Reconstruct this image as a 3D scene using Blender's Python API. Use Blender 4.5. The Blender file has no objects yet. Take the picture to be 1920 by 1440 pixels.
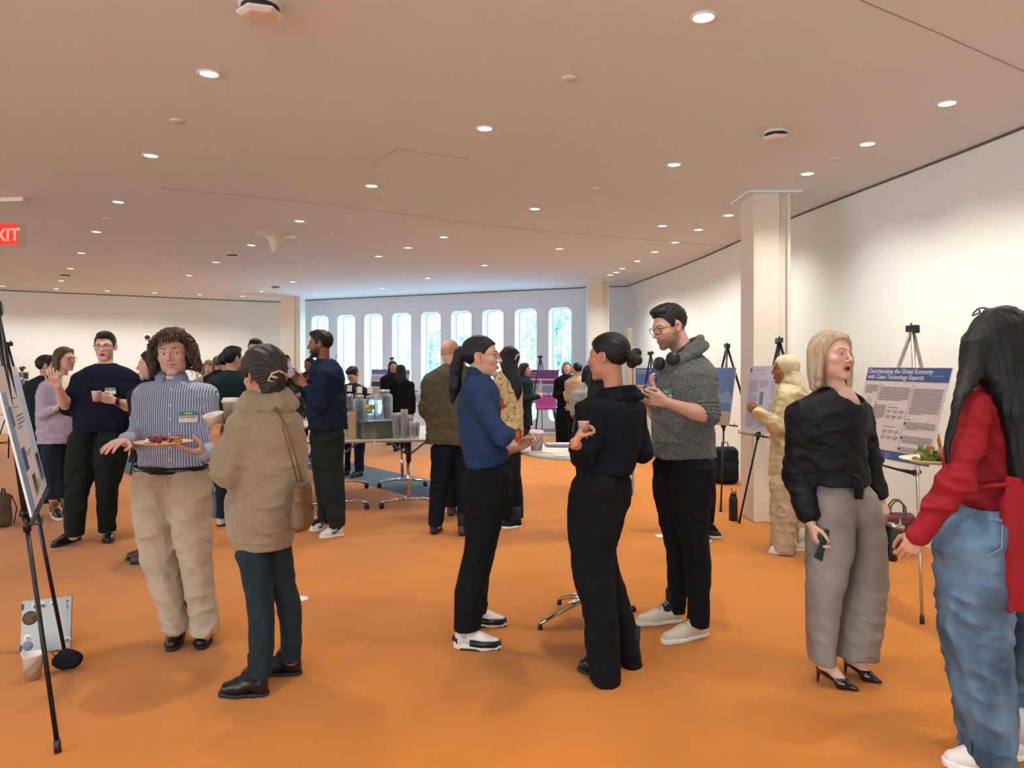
import bpy, math, random
import numpy as np
from mathutils import Matrix, Vector
random.seed(7)
FPX, CX, HZ, CAMH = 1420.0, 960.0, 685.0, 1.52      # focal length in pixels, centre column, horizon row, eye height
SC = bpy.context.scene
COL = SC.collection
# ---------------------------------------------------------------- camera
cd = bpy.data.cameras.new('camera'); cam = bpy.data.objects.new('camera', cd); COL.objects.link(cam)
cd.sensor_width = 36.0; cd.lens = 36.0 * FPX / 1920.0
cd.shift_y = -(720 - HZ) / 1920.0
cam.location = (0, 0, CAMH); cam.rotation_euler = (math.radians(90), 0, 0)
cd.clip_start = 0.05; cd.clip_end = 300
SC.camera = cam
# ---------------------------------------------------------------- world, exposure
SC.view_settings.view_transform = 'Standard'; SC.view_settings.look = 'None'
SC.view_settings.exposure = 0.22; SC.view_settings.gamma = 1.0; SC.view_settings.use_curve_mapping = False
W = bpy.data.worlds.new('daylight'); SC.world = W; W.use_nodes = True
bg = W.node_tree.nodes['Background']; bg.inputs[0].default_value = (0.46, 0.78, 1.0, 1); bg.inputs[1].default_value = 15.0
cy = SC.cycles
cy.max_bounces = 7; cy.diffuse_bounces = 4; cy.glossy_bounces = 3; cy.transmission_bounces = 6; cy.transparent_max_bounces = 8
cy.caustics_reflective = False; cy.caustics_refractive = False; cy.sample_clamp_indirect = 4.0
cy.use_adaptive_sampling = True; cy.use_denoising = True
SPOT_W = 74.0           # watts of one recessed ceiling lamp
def P(px, py, Y):
    return np.array([(px - CX) / FPX * Y, Y, CAMH + (HZ - py) / FPX * Y])
def FP(px, py):
    return P(px, py, CAMH * FPX / (py - HZ))
def CP(px, py, zc=3.2):
    return P(px, py, (zc - CAMH) * FPX / (HZ - py))
# ================================================================= helpers
def lin(c):
    return tuple((x/12.92 if x <= .04045 else ((x+.055)/1.055)**2.4) for x in [v/255.0 for v in c[:3]]) + (1.0,)
MATS = {}
def mat(name, rgb, rough=.6, metal=0, bump=None, var=None, vcol=None, spec=None, sheen=0, trans=0, ior=1.45, emit=None, sss=0, coat=0, stretch=None):
    if name in MATS: return MATS[name]
    m = bpy.data.materials.new(name); m.use_nodes = True; nt = m.node_tree; N = nt.nodes; L = nt.links
    b = N['Principled BSDF']; b.inputs['Base Color'].default_value = lin(rgb); b.inputs['Roughness'].default_value = rough
    b.inputs['Metallic'].default_value = metal
    if spec is not None: b.inputs['Specular IOR Level'].default_value = spec
    if sheen: b.inputs['Sheen Weight'].default_value = sheen
    if trans: b.inputs['Transmission Weight'].default_value = trans; b.inputs['IOR'].default_value = ior
    if coat: b.inputs['Coat Weight'].default_value = coat; b.inputs['Coat Roughness'].default_value = .15
    if sss: b.inputs['Subsurface Weight'].default_value = sss; b.inputs['Subsurface Radius'].default_value = (.02, .008, .004); b.inputs['Subsurface Scale'].default_value = .5
    if emit: b.inputs['Emission Color'].default_value = lin(emit[0]); b.inputs['Emission Strength'].default_value = emit[1]
    tc = None
    def coords():
        nonlocal tc
        if tc is None:
            t = N.new('ShaderNodeTexCoord'); tc = t.outputs['Object']
            if stretch:
                mp = N.new('ShaderNodeMapping'); mp.inputs['Scale'].default_value = stretch; L.new(tc, mp.inputs[0]); tc = mp.outputs[0]
        return tc
    src = None
    if vcol:
        a = N.new('ShaderNodeAttribute'); a.attribute_name = vcol; src = a.outputs['Color']
    if var:                                   # (scale, amount, second colour)
        n = N.new('ShaderNodeTexNoise'); n.inputs['Scale'].default_value = var[0]; n.inputs['Detail'].default_value = 4; L.new(coords(), n.inputs['Vector'])
        r = N.new('ShaderNodeMapRange'); r.inputs[1].default_value = .5 - var[1]; r.inputs[2].default_value = .5 + var[1]; L.new(n.outputs[0], r.inputs[0])
        mx = N.new('ShaderNodeMix'); mx.data_type = 'RGBA'; L.new(r.outputs[0], mx.inputs[0])
        if src is not None: L.new(src, mx.inputs[6])
        else: mx.inputs[6].default_value = lin(rgb)
        mx.inputs[7].default_value = lin(var[2]); src = mx.outputs[2]
    if src is not None: L.new(src, b.inputs['Base Color'])
    if bump:
        n = N.new('ShaderNodeTexNoise'); n.inputs['Scale'].default_value = bump[0]; n.inputs['Detail'].default_value = 3; L.new(coords(), n.inputs['Vector'])
        bp = N.new('ShaderNodeBump'); bp.inputs['Strength'].default_value = bump[1]; bp.inputs['Distance'].default_value = bump[2] if len(bump) > 2 else .002
        L.new(n.outputs[0], bp.inputs['Height']); L.new(bp.outputs[0], b.inputs['Normal'])
    MATS[name] = m
    return m
def fabric(name, rgb, rough=.9, b=.35, v=None): return mat(name, rgb, rough, bump=(420, b, .001), var=v or (14, .3, tuple(int(c*.82) for c in rgb)), spec=.18, sheen=0)
def props(o, label=None, cat=None, group=None, kind=None):
    if label: o['label'] = label
    if cat: o['category'] = cat
    if group: o['group'] = group
    if kind: o['kind'] = kind
    return o
def empty(name, loc, label=None, cat=None, group=None, rz=0):
    o = bpy.data.objects.new(name, None); COL.objects.link(o); o.location = tuple(loc); o.rotation_euler = (0, 0, rz); o.empty_display_size = .1
    return props(o, label, cat, group)
def mesh_np(name, V, F, m, parent=None, origin=(0, 0, 0), smooth=True, attrs=None):
    """V (n,3) in world or local space, F (k,4) quads."""
    me = bpy.data.meshes.new(name); V = np.asarray(V, float) - np.asarray(origin, float)
    me.vertices.add(len(V)); me.vertices.foreach_set('co', V.astype(np.float32).ravel())
    k = len(F); me.loops.add(k*4); me.loops.foreach_set('vertex_index', np.asarray(F, np.int32).ravel())
    me.polygons.add(k); me.polygons.foreach_set('loop_start', np.arange(0, 4*k, 4, dtype=np.int32))
    me.polygons.foreach_set('use_smooth', np.full(k, smooth, bool)); me.update(calc_edges=True)
    for an, arr in (attrs or {}).items():
        if arr.ndim == 2:
            a = me.attributes.new(an, 'FLOAT_COLOR', 'POINT'); a.data.foreach_set('color', np.c_[arr, np.ones(len(arr))].astype(np.float32).ravel())
        else:
            a = me.attributes.new(an, 'FLOAT', 'POINT'); a.data.foreach_set('value', arr.astype(np.float32))
    if m: me.materials.append(m)
    o = bpy.data.objects.new(name, me); COL.objects.link(o)
    if parent: o.parent = parent
    else: o.location = tuple(origin)
    return o
def geo(name, parts, m, parent=None, origin=None, smooth=True, bevel=0, label=None):
    """parts: list of (V,F) with python faces, joined into one mesh."""
    V = []; F = []; n = 0
    for v, f in parts:
        V += [tuple(map(float, p)) for p in v]; F += [tuple(int(i)+n for i in q) for q in f]; n += len(v)
    if origin is None: origin = (0, 0, 0)
    V = [(x-origin[0], y-origin[1], z-origin[2]) for x, y, z in V]
    me = bpy.data.meshes.new(name); me.from_pydata(V, [], F)
    for p in me.polygons: p.use_smooth = smooth
    me.update()
    if m: me.materials.append(m)
    o = bpy.data.objects.new(name, me); COL.objects.link(o)
    if parent: o.parent = parent
    else: o.location = tuple(origin)
    if bevel:
        b = o.modifiers.new('bevel', 'BEVEL'); b.width = bevel; b.segments = 2; b.limit_method = 'ANGLE'
    if label: o['label'] = label
    return o
BF = [(0,1,3,2),(4,6,7,5),(0,4,5,1),(2,3,7,6),(0,2,6,4),(1,5,7,3)]
def box(c, s, R=None):
    V = [np.array([x*s[0]/2, y*s[1]/2, z*s[2]/2]) for x in (-1,1) for y in (-1,1) for z in (-1,1)]
    if R is not None: V = [R @ v for v in V]
    return [v+np.array(c, float) for v in V], [(0,1,3,2),(4,6,7,5),(0,4,5,1),(2,3,7,6),(0,2,6,4),(1,5,7,3)]
def Rz(a): return np.array([[math.cos(a), -math.sin(a), 0], [math.sin(a), math.cos(a), 0], [0, 0, 1]])
def Rx(a): return np.array([[1, 0, 0], [0, math.cos(a), -math.sin(a)], [0, math.sin(a), math.cos(a)]])
def unit(v): v = np.asarray(v, float); return v/max(np.linalg.norm(v), 1e-9)
def tube(pts, r, n=10, caps=True, flat=1.0):
    pts = [np.asarray(p, float) for p in pts]; k = len(pts); r = [r]*k if np.isscalar(r) else r
    V = []; F = []; prev = None
    for i, p in enumerate(pts):
        t = unit(pts[min(i+1, k-1)] - pts[max(i-1, 0)])
        if prev is None: a = np.cross(t, (0, 0, 1)); a = np.cross(t, (1, 0, 0)) if np.linalg.norm(a) < .1 else a
        else: a = prev - t*np.dot(prev, t)
        a = unit(a); b = np.cross(t, a); prev = a
        for j in range(n):
            q = 2*math.pi*j/n; V.append(p + r[i]*(math.cos(q)*a + flat*math.sin(q)*b))
    for i in range(k-1):
        for j in range(n): F.append((i*n+j, i*n+(j+1) % n, (i+1)*n+(j+1) % n, (i+1)*n+j))
    if caps: F += [tuple(range(n-1, -1, -1)), tuple(range((k-1)*n, k*n))]
    return V, F
def lathe(prof, c=(0, 0, 0), n=28, R=None, sx=1, sy=1, caps=True):
    V = []; F = []; k = len(prof)
    for r, z in prof:
        for j in range(n):
            a = 2*math.pi*j/n; v = np.array([r*sx*math.cos(a), r*sy*math.sin(a), z])
            if R is not None: v = R @ v
            V.append(v + np.array(c, float))
    for i in range(k-1):
        for j in range(n): F.append((i*n+j, i*n+(j+1) % n, (i+1)*n+(j+1) % n, (i+1)*n+j))
    if caps and prof[0][0] > 1e-6: F.append(tuple(range(n-1, -1, -1)))
    if caps and prof[-1][0] > 1e-6: F.append(tuple(range((k-1)*n, k*n)))
    return V, F
def frame_to(d, up=(0, 0, 1)):
    z = unit(d); x = np.cross(up, z); x = unit(x) if np.linalg.norm(x) > .05 else unit(np.cross((0, 1, 0), z)); return np.stack([x, np.cross(z, x), z], 1)
def prism(poly, z0, z1):
    n = len(poly); V = [(x, y, z0) for x, y in poly]+[(x, y, z1) for x, y in poly]
    F = [tuple(range(n-1, -1, -1)), tuple(range(n, 2*n))]+[(i, (i+1) % n, n+(i+1) % n, n+i) for i in range(n)]
    return V, F
def xf(g, R=None, t=(0, 0, 0), s=1):
    R = np.eye(3) if R is None else R
    return [R @ (np.asarray(v, float)*s) + np.asarray(t, float) for v in g[0]], g[1]
def text_geo(s, size, ex=.0006, align='LEFT', bold=0.0):
    """text lying in local XY plane, facing +Z"""
    c = bpy.data.curves.new('lettering', 'FONT'); c.body = s; c.size = size; c.extrude = ex; c.align_x = align; c.resolution_u = 3; c.offset = bold
    o = bpy.data.objects.new('lettering', c); COL.objects.link(o)
    dg = bpy.context.evaluated_depsgraph_get(); me = o.evaluated_get(dg).to_mesh()
    V = [np.array(v.co) for v in me.vertices]; F = [tuple(p.vertices) for p in me.polygons]
    o.evaluated_get(dg).to_mesh_clear(); bpy.data.objects.remove(o); bpy.data.curves.remove(c)
    return V, F
# ================================================================= implicit surfaces
def _hash(i, j, k):
    h = (i*73856093) ^ (j*19349663) ^ (k*83492791)
    h = (h ^ (h >> 13))*1274126177 & 0x7fffffff
    return ((h ^ (h >> 16)) & 0xffff)/32767.5-1
def vnoise(Q):
    I = np.floor(Q).astype(np.int64); f = Q-I; f = f*f*(3-2*f); r = 0
    for a in (0, 1):
        for b in (0, 1):
            for c in (0, 1):
                w = (f[:, 0] if a else 1-f[:, 0])*(f[:, 1] if b else 1-f[:, 1])*(f[:, 2] if c else 1-f[:, 2])
                r = r + w*_hash(I[:, 0]+a, I[:, 1]+b, I[:, 2]+c)
    return r
def smin(a, b, k):
    if k <= 0: return np.minimum(a, b)
    h = np.clip(.5+.5*(b-a)/k, 0, 1); return b*(1-h)+a*h-k*h*(1-h)
class Pr:
    """primitive: function + bounds"""
    def __init__(s, f, lo, hi): s.f, s.lo, s.hi = f, np.asarray(lo, float), np.asarray(hi, float)
def cap(a, b, ra, rb=None, fl=None):
    a = np.asarray(a, float); b = np.asarray(b, float); rb = ra if rb is None else rb; ab = b-a; L = max(ab @ ab, 1e-9)
    R = max(ra, rb)
    def f(Q):
        if fl is not None:
            ax, s = fl; ax = unit(ax); w = Q-a; Q = Q+np.outer(w @ ax, ax)*(1/s-1)
            aa = a; bb = b+ax*((b-a) @ ax)*(1/s-1); d = bb-aa; LL = max(d @ d, 1e-9)
        else: aa, d, LL = a, ab, L
        h = np.clip((Q-aa) @ d/LL, 0, 1); v = Q-aa-h[:, None]*d
        return np.sqrt(np.einsum('ij,ij->i', v, v))-(ra+(rb-ra)*h)
    return Pr(f, np.minimum(a, b)-R, np.maximum(a, b)+R)
def ell(c, r, R=None):
    c = np.asarray(c, float); r = np.asarray(r, float); m = r.max()
    def f(Q):
        q = Q-c
        if R is not None: q = q @ R
        k0 = np.sqrt(((q/r)**2).sum(1)); k1 = np.sqrt(((q/r**2)**2).sum(1))+1e-9
        return k0*(k0-1)/k1
    return Pr(f, c-m, c+m)
def rbox(c, h, R, rad):
    c = np.asarray(c, float); h = np.asarray(h, float); m = np.linalg.norm(h)
    def f(Q):
        q = np.abs((Q-c) @ R)-(h-rad); return np.sqrt((np.maximum(q, 0)**2).sum(1))+np.minimum(q.max(1), 0)-rad
    return Pr(f, c-m, c+m)
def loft(st, off=0, cut=True):
    """st: rows (z, cx, cy, w, d) sorted by z; ellipse cross-sections"""
    st = np.array(sorted(st, key=lambda r: r[0]), float); zz = st[:, 0]
    m = st[:, 3:5].max()
    def f(Q):
        z = Q[:, 2]; g = lambda i: np.interp(z, zz, st[:, i])
        w = np.maximum(g(3)-off, .004); d = np.maximum(g(4)-off, .004); x = Q[:, 0]-g(1); y = Q[:, 1]-g(2)
        k0 = np.sqrt((x/w)**2+(y/d)**2); k1 = np.sqrt((x/w**2)**2+(y/d**2)**2)+1e-9; r = k0*(k0-1)/k1
        r = np.maximum(r, -np.minimum(w, d))
        return np.maximum(np.maximum(r, z-zz[-1]), zz[0]-z)
    lo = [(st[:, 1]-st[:, 3]).min(), (st[:, 2]-st[:, 4]).min(), zz[0]]; hi = [(st[:, 1]+st[:, 3]).max(), (st[:, 2]+st[:, 4]).max(), zz[-1]]
    return Pr(f, lo, hi)
def smooth_st(st, n=4):
    """densify stations with a smooth curve (rows sorted by z)"""
    st = np.array(sorted(st, key=lambda r: r[0]), float)
    if len(st) < 3: return st
    out = []
    z = st[:, 0]; m = np.zeros_like(st)
    dz = np.diff(z)[:, None]; sl = np.diff(st, axis=0)/dz
    m[0], m[-1] = sl[0], sl[-1]; m[1:-1] = (sl[:-1]+sl[1:])/2*((sl[:-1]*sl[1:]) > 0)
    for i in range(len(st)-1):
        for k in range(n):
            t = k/n; h = z[i+1]-z[i]
            p = (2*t**3-3*t**2+1)*st[i]+(t**3-2*t**2+t)*h*m[i]+(-2*t**3+3*t**2)*st[i+1]+(t**3-t**2)*h*m[i+1]
            p[0] = z[i]+t*h; out.append(p)
    out.append(st[-1]); return np.array(out)
class Field:
    """ordered list of (op, prim, k); op: 'u' union, 's' subtract; disp: function(Q)->offset"""
    def __init__(s): s.ops = []; s.disp = None; s.lims = []
    def u(s, p, k=.02): s.ops.append(('u', p, k)); return s
    def sub(s, p, k=.004): s.ops.append(('s', p, k)); return s
    def bounds(s):
        lo = np.min([p.lo for o, p, k in s.ops if o == 'u'], 0); hi = np.max([p.hi for o, p, k in s.ops if o == 'u'], 0)
        return lo, hi
    def __call__(s, Q, pad=.05):
        d = np.full(len(Q), .5)
        for op, p, k in s.ops:
            m = np.all((Q > p.lo-pad) & (Q < p.hi+pad), 1); i = np.nonzero(m)[0]
            if not len(i): continue
            v = p.f(Q[i])
            if op == 'u': d[i] = smin(d[i], v, k)
            else: d[i] = -smin(-d[i], v, k)
        if s.disp is not None:
            i = np.nonzero(np.abs(d) < .03)[0]
            if len(i): d[i] += s.disp(Q[i])
        return d
def axis_grid(lo, hi, vox, zones):
    """non-uniform node coordinates; zones: (a, b, v) finer intervals"""
    x = [lo]; 
    while x[-1] < hi:
        v = vox
        for a, b, zv in zones:
            if a-zv < x[-1] < b: v = min(v, zv)
        x.append(x[-1]+v)
    while len(x) % 4: x.append(x[-1]+vox)
    return np.array(x)
def polygonize(F, vox, zones=()):
    lo, hi = F.bounds(); lo = lo-2.5*vox-.004; hi = hi+2.5*vox+.004
    G = [axis_grid(lo[a], hi[a], vox, [(c[a]-h[a], c[a]+h[a], v) for c, h, v in zones]) for a in range(3)]
    n = [len(g) for g in G]; nb = [k//4 for k in n]
    C = [g.reshape(-1, 4).mean(1) for g in G]; S = [np.diff(np.r_[g.reshape(-1, 4)[:, 0], g[-1]+vox]) for g in G]
    cx, cyy, cz = np.meshgrid(*C, indexing='ij'); Q = np.stack([cx.ravel(), cyy.ravel(), cz.ravel()], 1)
    sx, sy, sz = np.meshgrid(*S, indexing='ij'); half = np.sqrt(sx**2+sy**2+sz**2).ravel()*.62
    dc = F(Q, pad=.05+8*vox); act = np.abs(dc) < half*1.25+.006
    D = np.repeat(np.repeat(np.repeat(np.where(dc.reshape(nb) < 0, -1, 1).astype(np.float32), 4, 0), 4, 1), 4, 2)
    bi = np.stack(np.unravel_index(np.nonzero(act)[0], nb), 1)
    o = np.stack(np.meshgrid(*[np.arange(4)]*3, indexing='ij'), -1).reshape(-1, 3)
    I = (bi[:, None, :]*4+o[None]).reshape(-1, 3)
    Q = np.stack([G[a][I[:, a]] for a in range(3)], 1)
    out = np.empty(len(Q))
    for s in range(0, len(Q), 400000): out[s:s+400000] = F(Q[s:s+400000])
    D[I[:, 0], I[:, 1], I[:, 2]] = out
    D[0], D[-1], D[:, 0], D[:, -1], D[:, :, 0], D[:, :, -1] = 1, 1, 1, 1, 1, 1
    B = D < 0; cells = []; pos = []; quads = []
    for ax in range(3):
        sl0 = [slice(None)]*3; sl1 = [slice(None)]*3; sl0[ax] = slice(0, -1); sl1[ax] = slice(1, None)
        E = np.stack(np.nonzero(B[tuple(sl0)] != B[tuple(sl1)]), 1)
        if not len(E): continue
        E1 = E.copy(); E1[:, ax] += 1
        d0 = D[E[:, 0], E[:, 1], E[:, 2]]; d1 = D[E1[:, 0], E1[:, 1], E1[:, 2]]; t = d0/(d0-d1)
        p = np.stack([G[a][E[:, a]] for a in range(3)], 1); p[:, ax] += t*(G[ax][E1[:, ax]]-G[ax][E[:, ax]])
        b, c = (ax+1) % 3, (ax+2) % 3; q = []
        for db, dc_ in ((0, 0), (1, 0), (1, 1), (0, 1)):
            cc = E.copy(); cc[:, b] -= db; cc[:, c] -= dc_
            q.append((cc[:, 0]*n[1]+cc[:, 1])*n[2]+cc[:, 2])
        q = np.stack(q, 1); fl = d0 < 0
        q[~fl] = q[~fl][:, ::-1]
        quads.append(q[:, ::-1]); cells.append(q.ravel()); pos.append(np.repeat(p, 4, 0))
    cells = np.concatenate(cells); pos = np.concatenate(pos); quads = np.concatenate(quads)
    uq, inv = np.unique(cells, return_inverse=True)
    cnt = np.bincount(inv); V = np.stack([np.bincount(inv, pos[:, a])/cnt for a in range(3)], 1)
    quads = np.searchsorted(uq, quads)
    return V, quads[:, ::-1]
def implicit(name, F, vox, m, parent, origin, zones=(), attr=None):
    V, Q = polygonize(F, vox, zones)
    a, b, c = V[Q[:, 0]], V[Q[:, 1]], V[Q[:, 2]]
    if np.einsum('ij,ij->i', a-V.mean(0), np.cross(b-a, c-a)).sum() < 0: Q = Q[:, ::-1]
    at = attr(V) if attr else None
    return mesh_np(name, V, Q, m, parent, origin, True, at)
# ================================================================= room shell
ZC = 3.2
m_wall = mat('white_wall_paint', (228, 230, 222), .85, bump=(60, .05, .002))
m_wallw = mat('white_wall_daylight_tint', (220, 229, 240), .85, bump=(60, .05, .002))  # blue cast of the window daylight is put into this wall colour
m_ceil = mat('ceiling_paint', (228, 242, 255), .9)
m_gap = mat('shadow_gap', (96, 92, 92), .9)
m_col = mat('column_paint', (226, 217, 199), .6, bump=(30, .05, .002))
m_frame = mat('window_frame_white', (235, 240, 244), .4)
m_chrome = mat('chrome', (225, 225, 228), .12, 1.0)
m_black = mat('black_plastic', (22, 23, 25), .45)
m_blackmetal = mat('black_metal', (20, 22, 26), .35, .3)
m_white = mat('white_plastic', (228, 226, 222), .4)
# orange carpet: wool felt, slightly mottled
mc = mat('orange_carpet', (219, 128, 36), .95, sheen=.2, spec=.1); nt = mc.node_tree; N = nt.nodes; L = nt.links; b = N['Principled BSDF']
tc = N.new('ShaderNodeTexCoord'); n1 = N.new('ShaderNodeTexNoise'); n1.inputs['Scale'].default_value = 260; n1.inputs['Detail'].default_value = 3; L.new(tc.outputs['Object'], n1.inputs[0])
n2 = N.new('ShaderNodeTexNoise'); n2.inputs['Scale'].default_value = 2.2; n2.inputs['Detail'].default_value = 5; L.new(tc.outputs['Object'], n2.inputs[0])
mx = N.new('ShaderNodeMix'); mx.data_type = 'RGBA'; mx.inputs[6].default_value = lin((196, 120, 22)); mx.inputs[7].default_value = lin((172, 99, 13)); L.new(n1.outputs[0], mx.inputs[0])
mx2 = N.new('ShaderNodeMix'); mx2.data_type = 'RGBA'; mx2.blend_type = 'MULTIPLY'; mx2.inputs[0].default_value = .35; L.new(mx.outputs[2], mx2.inputs[6])
cr = N.new('ShaderNodeMapRange'); cr.inputs[1].default_value = .35; cr.inputs[2].default_value = .65; cr.inputs[3].default_value = .75; cr.inputs[4].default_value = 1.05; L.new(n2.outputs[0], cr.inputs[0])
cc = N.new('ShaderNodeCombineColor'); [L.new(cr.outputs[0], cc.inputs[i]) for i in range(3)]; L.new(cc.outputs[0], mx2.inputs[7]); L.new(mx2.outputs[2], b.inputs['Base Color'])
bp = N.new('ShaderNodeBump'); bp.inputs['Strength'].default_value = .5; bp.inputs['Distance'].default_value = .002; L.new(n1.outputs[0], bp.inputs['Height']); L.new(bp.outputs[0], b.inputs['Normal'])
# plan outline of the room (x, y)
RIGHT = [(4.3, -4.5), (4.05, -1.0), (3.82, 2.0), (3.60, 5.3), (3.17, 8.6), (2.93, 12.0), (2.50, 15.5)]
CORN = (2.45, 16.0); WR = (1.55, 16.3)        # short return beside the windows
WL = (-5.6, 19.6)                              # window wall runs WR -> WL
LEFT = [(-6.35, 19.9), (-9.2, 18.2), (-12.0, 16.3), (-15.5, 12.5)]
BACK = [(-15.5, -4.5)]
outline = RIGHT+[CORN, WR, WL]+LEFT+BACK
def slab(name, poly, z0, z1, m, kind='structure'):
    return props(geo(name, [prism(poly, z0, z1)], m, smooth=False), kind=kind)
big = [(x*1.06+(.5 if x > 0 else -.5), y*1.04+(.3 if y > 0 else -.5)) for x, y in outline]
slab('floor', big, -.1, 0, mc)
slab('ceiling', big, ZC, ZC+.12, m_ceil)
def wallrun(name, pts, m, th=.12, z1=ZC):
    P2 = [np.array(p) for p in pts]; out = []
    nr = []
    for i in range(len(P2)):
        d = unit(P2[min(i+1, len(P2)-1)]-P2[max(i-1, 0)]); nr.append(np.array([d[1], -d[0]]))
    o = [p+n*th for p, n in zip(P2, nr)]
    parts = []
    for i in range(len(P2)-1):
        parts.append(prism([tuple(P2[i]), tuple(P2[i+1]), tuple(o[i+1]), tuple(o[i])], 0, z1))
    return props(geo(name, parts, m, smooth=False), kind='structure')
def curve_pts(pts, n=5):
    out = []
    for i in range(len(pts)-1):
        p0 = np.array(pts[max(i-1, 0)]); p1 = np.array(pts[i]); p2 = np.array(pts[i+1]); p3 = np.array(pts[min(i+2, len(pts)-1)])
        for k in range(n):
            t = k/n; out.append(tuple(.5*(2*p1+(p2-p0)*t+(2*p0-5*p1+4*p2-p3)*t*t+(3*p1-p0-3*p2+p3)*t**3)))
    out.append(tuple(pts[-1])); return out
RC = curve_pts(RIGHT); LC = curve_pts([WL]+LEFT)
wallrun('wall_right', RC+[CORN], m_wall)
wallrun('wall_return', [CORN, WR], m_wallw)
wallrun('wall_left', LC, m_wall)
wallrun('wall_back', [LEFT[-1], BACK[0], RIGHT[0]], m_wall)
# dark reveal where the ceiling meets the walls
def reveal(name, pts, dz=.02):
    parts = []
    for a, b_ in zip(pts[:-1], pts[1:]):
        a = np.array(a); b_ = np.array(b_); d = unit(b_-a); n = np.array([-d[1], d[0]])*.006
        parts.append(prism([tuple(a), tuple(b_), tuple(b_+n), tuple(a+n)], ZC-dz, ZC))
    props(geo(name, parts, m_gap, smooth=False), kind='structure')
reveal('trim_1', RC+[CORN]); reveal('trim_2', [CORN, WR, WL]); reveal('trim_3', LC)
# ceiling joints: thin expansion lines
def joint(name, pts, w=.006):
    parts = []
    for a, b_ in zip(pts[:-1], pts[1:]):
        a = np.array(a[:2]); b_ = np.array(b_[:2]); d = unit(b_-a); n = np.array([-d[1], d[0]])*w
        parts.append(prism([tuple(a-n), tuple(b_-n), tuple(b_+n), tuple(a+n)], ZC-.002, ZC+.01))
    props(geo(name, parts, m_joint, smooth=False), kind='structure')
m_joint = mat('ceiling_joint', (168, 160, 158), .9)
joint('trim_4', curve_pts([tuple(CP(*q)[:2]) for q in ((300, 352), (480, 369), (700, 394), (900, 420), (1100, 440), (1375, 462))]))
joint('trim_5', [tuple(CP(*q)[:2]) for q in ((1600, -6), (1760, 62), (1935, 140))], .004)
joint('trim_6', [tuple(CP(*q)[:2]) for q in ((697, 306), (746, 279))], .004)
joint('trim_7', [tuple(CP(*q)[:2]) for q in ((746, 279), (880, 298))], .003)
# ---------------------------------------------------------------- window wall: piers, sill band, head band with rounded slots
wr = np.array(WR); wl = np.array(WL); wd = unit(wl-wr); wn = np.array([wd[1], -wd[0]]); WLEN = np.linalg.norm(wl-wr)   # wn points outwards
if wn[1] < 0: wn = -wn
TH = .34; Z0, Z1 = .30, 2.78
def hit(px):      # ray through pixel column meets wall line: distance along wd
    k = (px-CX)/FPX; # (wr+wd*t).x = k*(wr+wd*t).y
    return (k*wr[1]-wr[0])/(wd[0]-k*wd[1])
spans = sorted([tuple(sorted((hit(a), hit(b_)))) for a, b_ in ((583,616),(633,665),(683,717),(735,770),(789,826),(846,884),(903,944),(965,1006),(1028,1072))])
wc = [(a+b_)/2 for a, b_ in spans]; pitch = np.polyfit(range(len(wc)), wc, 1); wc = [pitch[1]+pitch[0]*i for i in range(len(wc))]
ww = float(np.mean([b_-a for a, b_ in spans]))*.98; RR = .12
def wp(t, n, z): q = wr+wd*t+wn*n; return (q[0], q[1], z)
def rrect(t, w, z0, z1, r, n=6):
    pts = []
    for cxx, czz, a0 in ((t+w/2-r, z1-r, 0), (t-w/2+r, z1-r, 90), (t-w/2+r, z0+r, 180), (t+w/2-r, z0+r, 270)):
        for k in range(n+1): a = math.radians(a0+90*k/n); pts.append((cxx+r*math.cos(a), czz+r*math.sin(a)))
    return pts
parts = []
edges = [0]+[(wc[i]+wc[i+1])/2 for i in range(len(wc)-1)]+[WLEN]
for i, t in enumerate(wc):
    a, b_ = edges[i], edges[i+1]; rp = rrect(t, ww, Z0, Z1, RR)
    # face panel between cell outline and rounded hole; bridge by angle from the hole centre
    def outer(x, z):
        dx, dz = x-t, z-(Z0+Z1)/2
        sx_ = ((b_-t)/dx if dx > 0 else (a-t)/dx) if abs(dx) > 1e-6 else 1e9
        sz_ = ((ZC-(Z0+Z1)/2)/dz if dz > 0 else (0-(Z0+Z1)/2)/dz) if abs(dz) > 1e-6 else 1e9
        s = min(sx_, sz_); return (t+dx*s, (Z0+Z1)/2+dz*s)
    # include the cell's corner directions
    hole = list(rp); full = []
    m_ = (Z0+Z1)/2
    ang = lambda p: math.atan2(p[1]-m_, p[0]-t) % (2*math.pi)
    hole.sort(key=ang)
    out = [outer(*p) for p in hole]
    for c in ((b_, ZC), (a, ZC), (a, 0), (b_, 0)):
        k = min(range(len(out)), key=lambda q: abs((ang(out[q])-ang(c)+math.pi) % (2*math.pi)-math.pi)); out[k] = c
    n = len(hole); V = []; F = []
    for nn in (0, TH):
        V += [wp(x, nn, z) for x, z in hole]+[wp(x, nn, z) for x, z in out]
    for k in range(n):
        k2 = (k+1) % n
        F.append((k, k2, n+k2, n+k)); F.append((2*n+k, 3*n+k, 3*n+k2, 2*n+k2)); F.append((k, 2*n+k, 2*n+k2, k2))
    parts.append((V, F))
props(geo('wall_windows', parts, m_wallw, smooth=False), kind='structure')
m_glass = bpy.data.materials.new('window_glass'); m_glass.use_nodes = True; nt = m_glass.node_tree; nt.nodes.remove(nt.nodes['Principled BSDF'])
g1 = nt.nodes.new('ShaderNodeBsdfTransparent'); g1.inputs[0].default_value = (.93, .98, 1, 1); g2 = nt.nodes.new('ShaderNodeBsdfGlossy'); g2.inputs['Roughness'].default_value = .03; g3 = nt.nodes.new('ShaderNodeMixShader'); g3.inputs[0].default_value = .06
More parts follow.
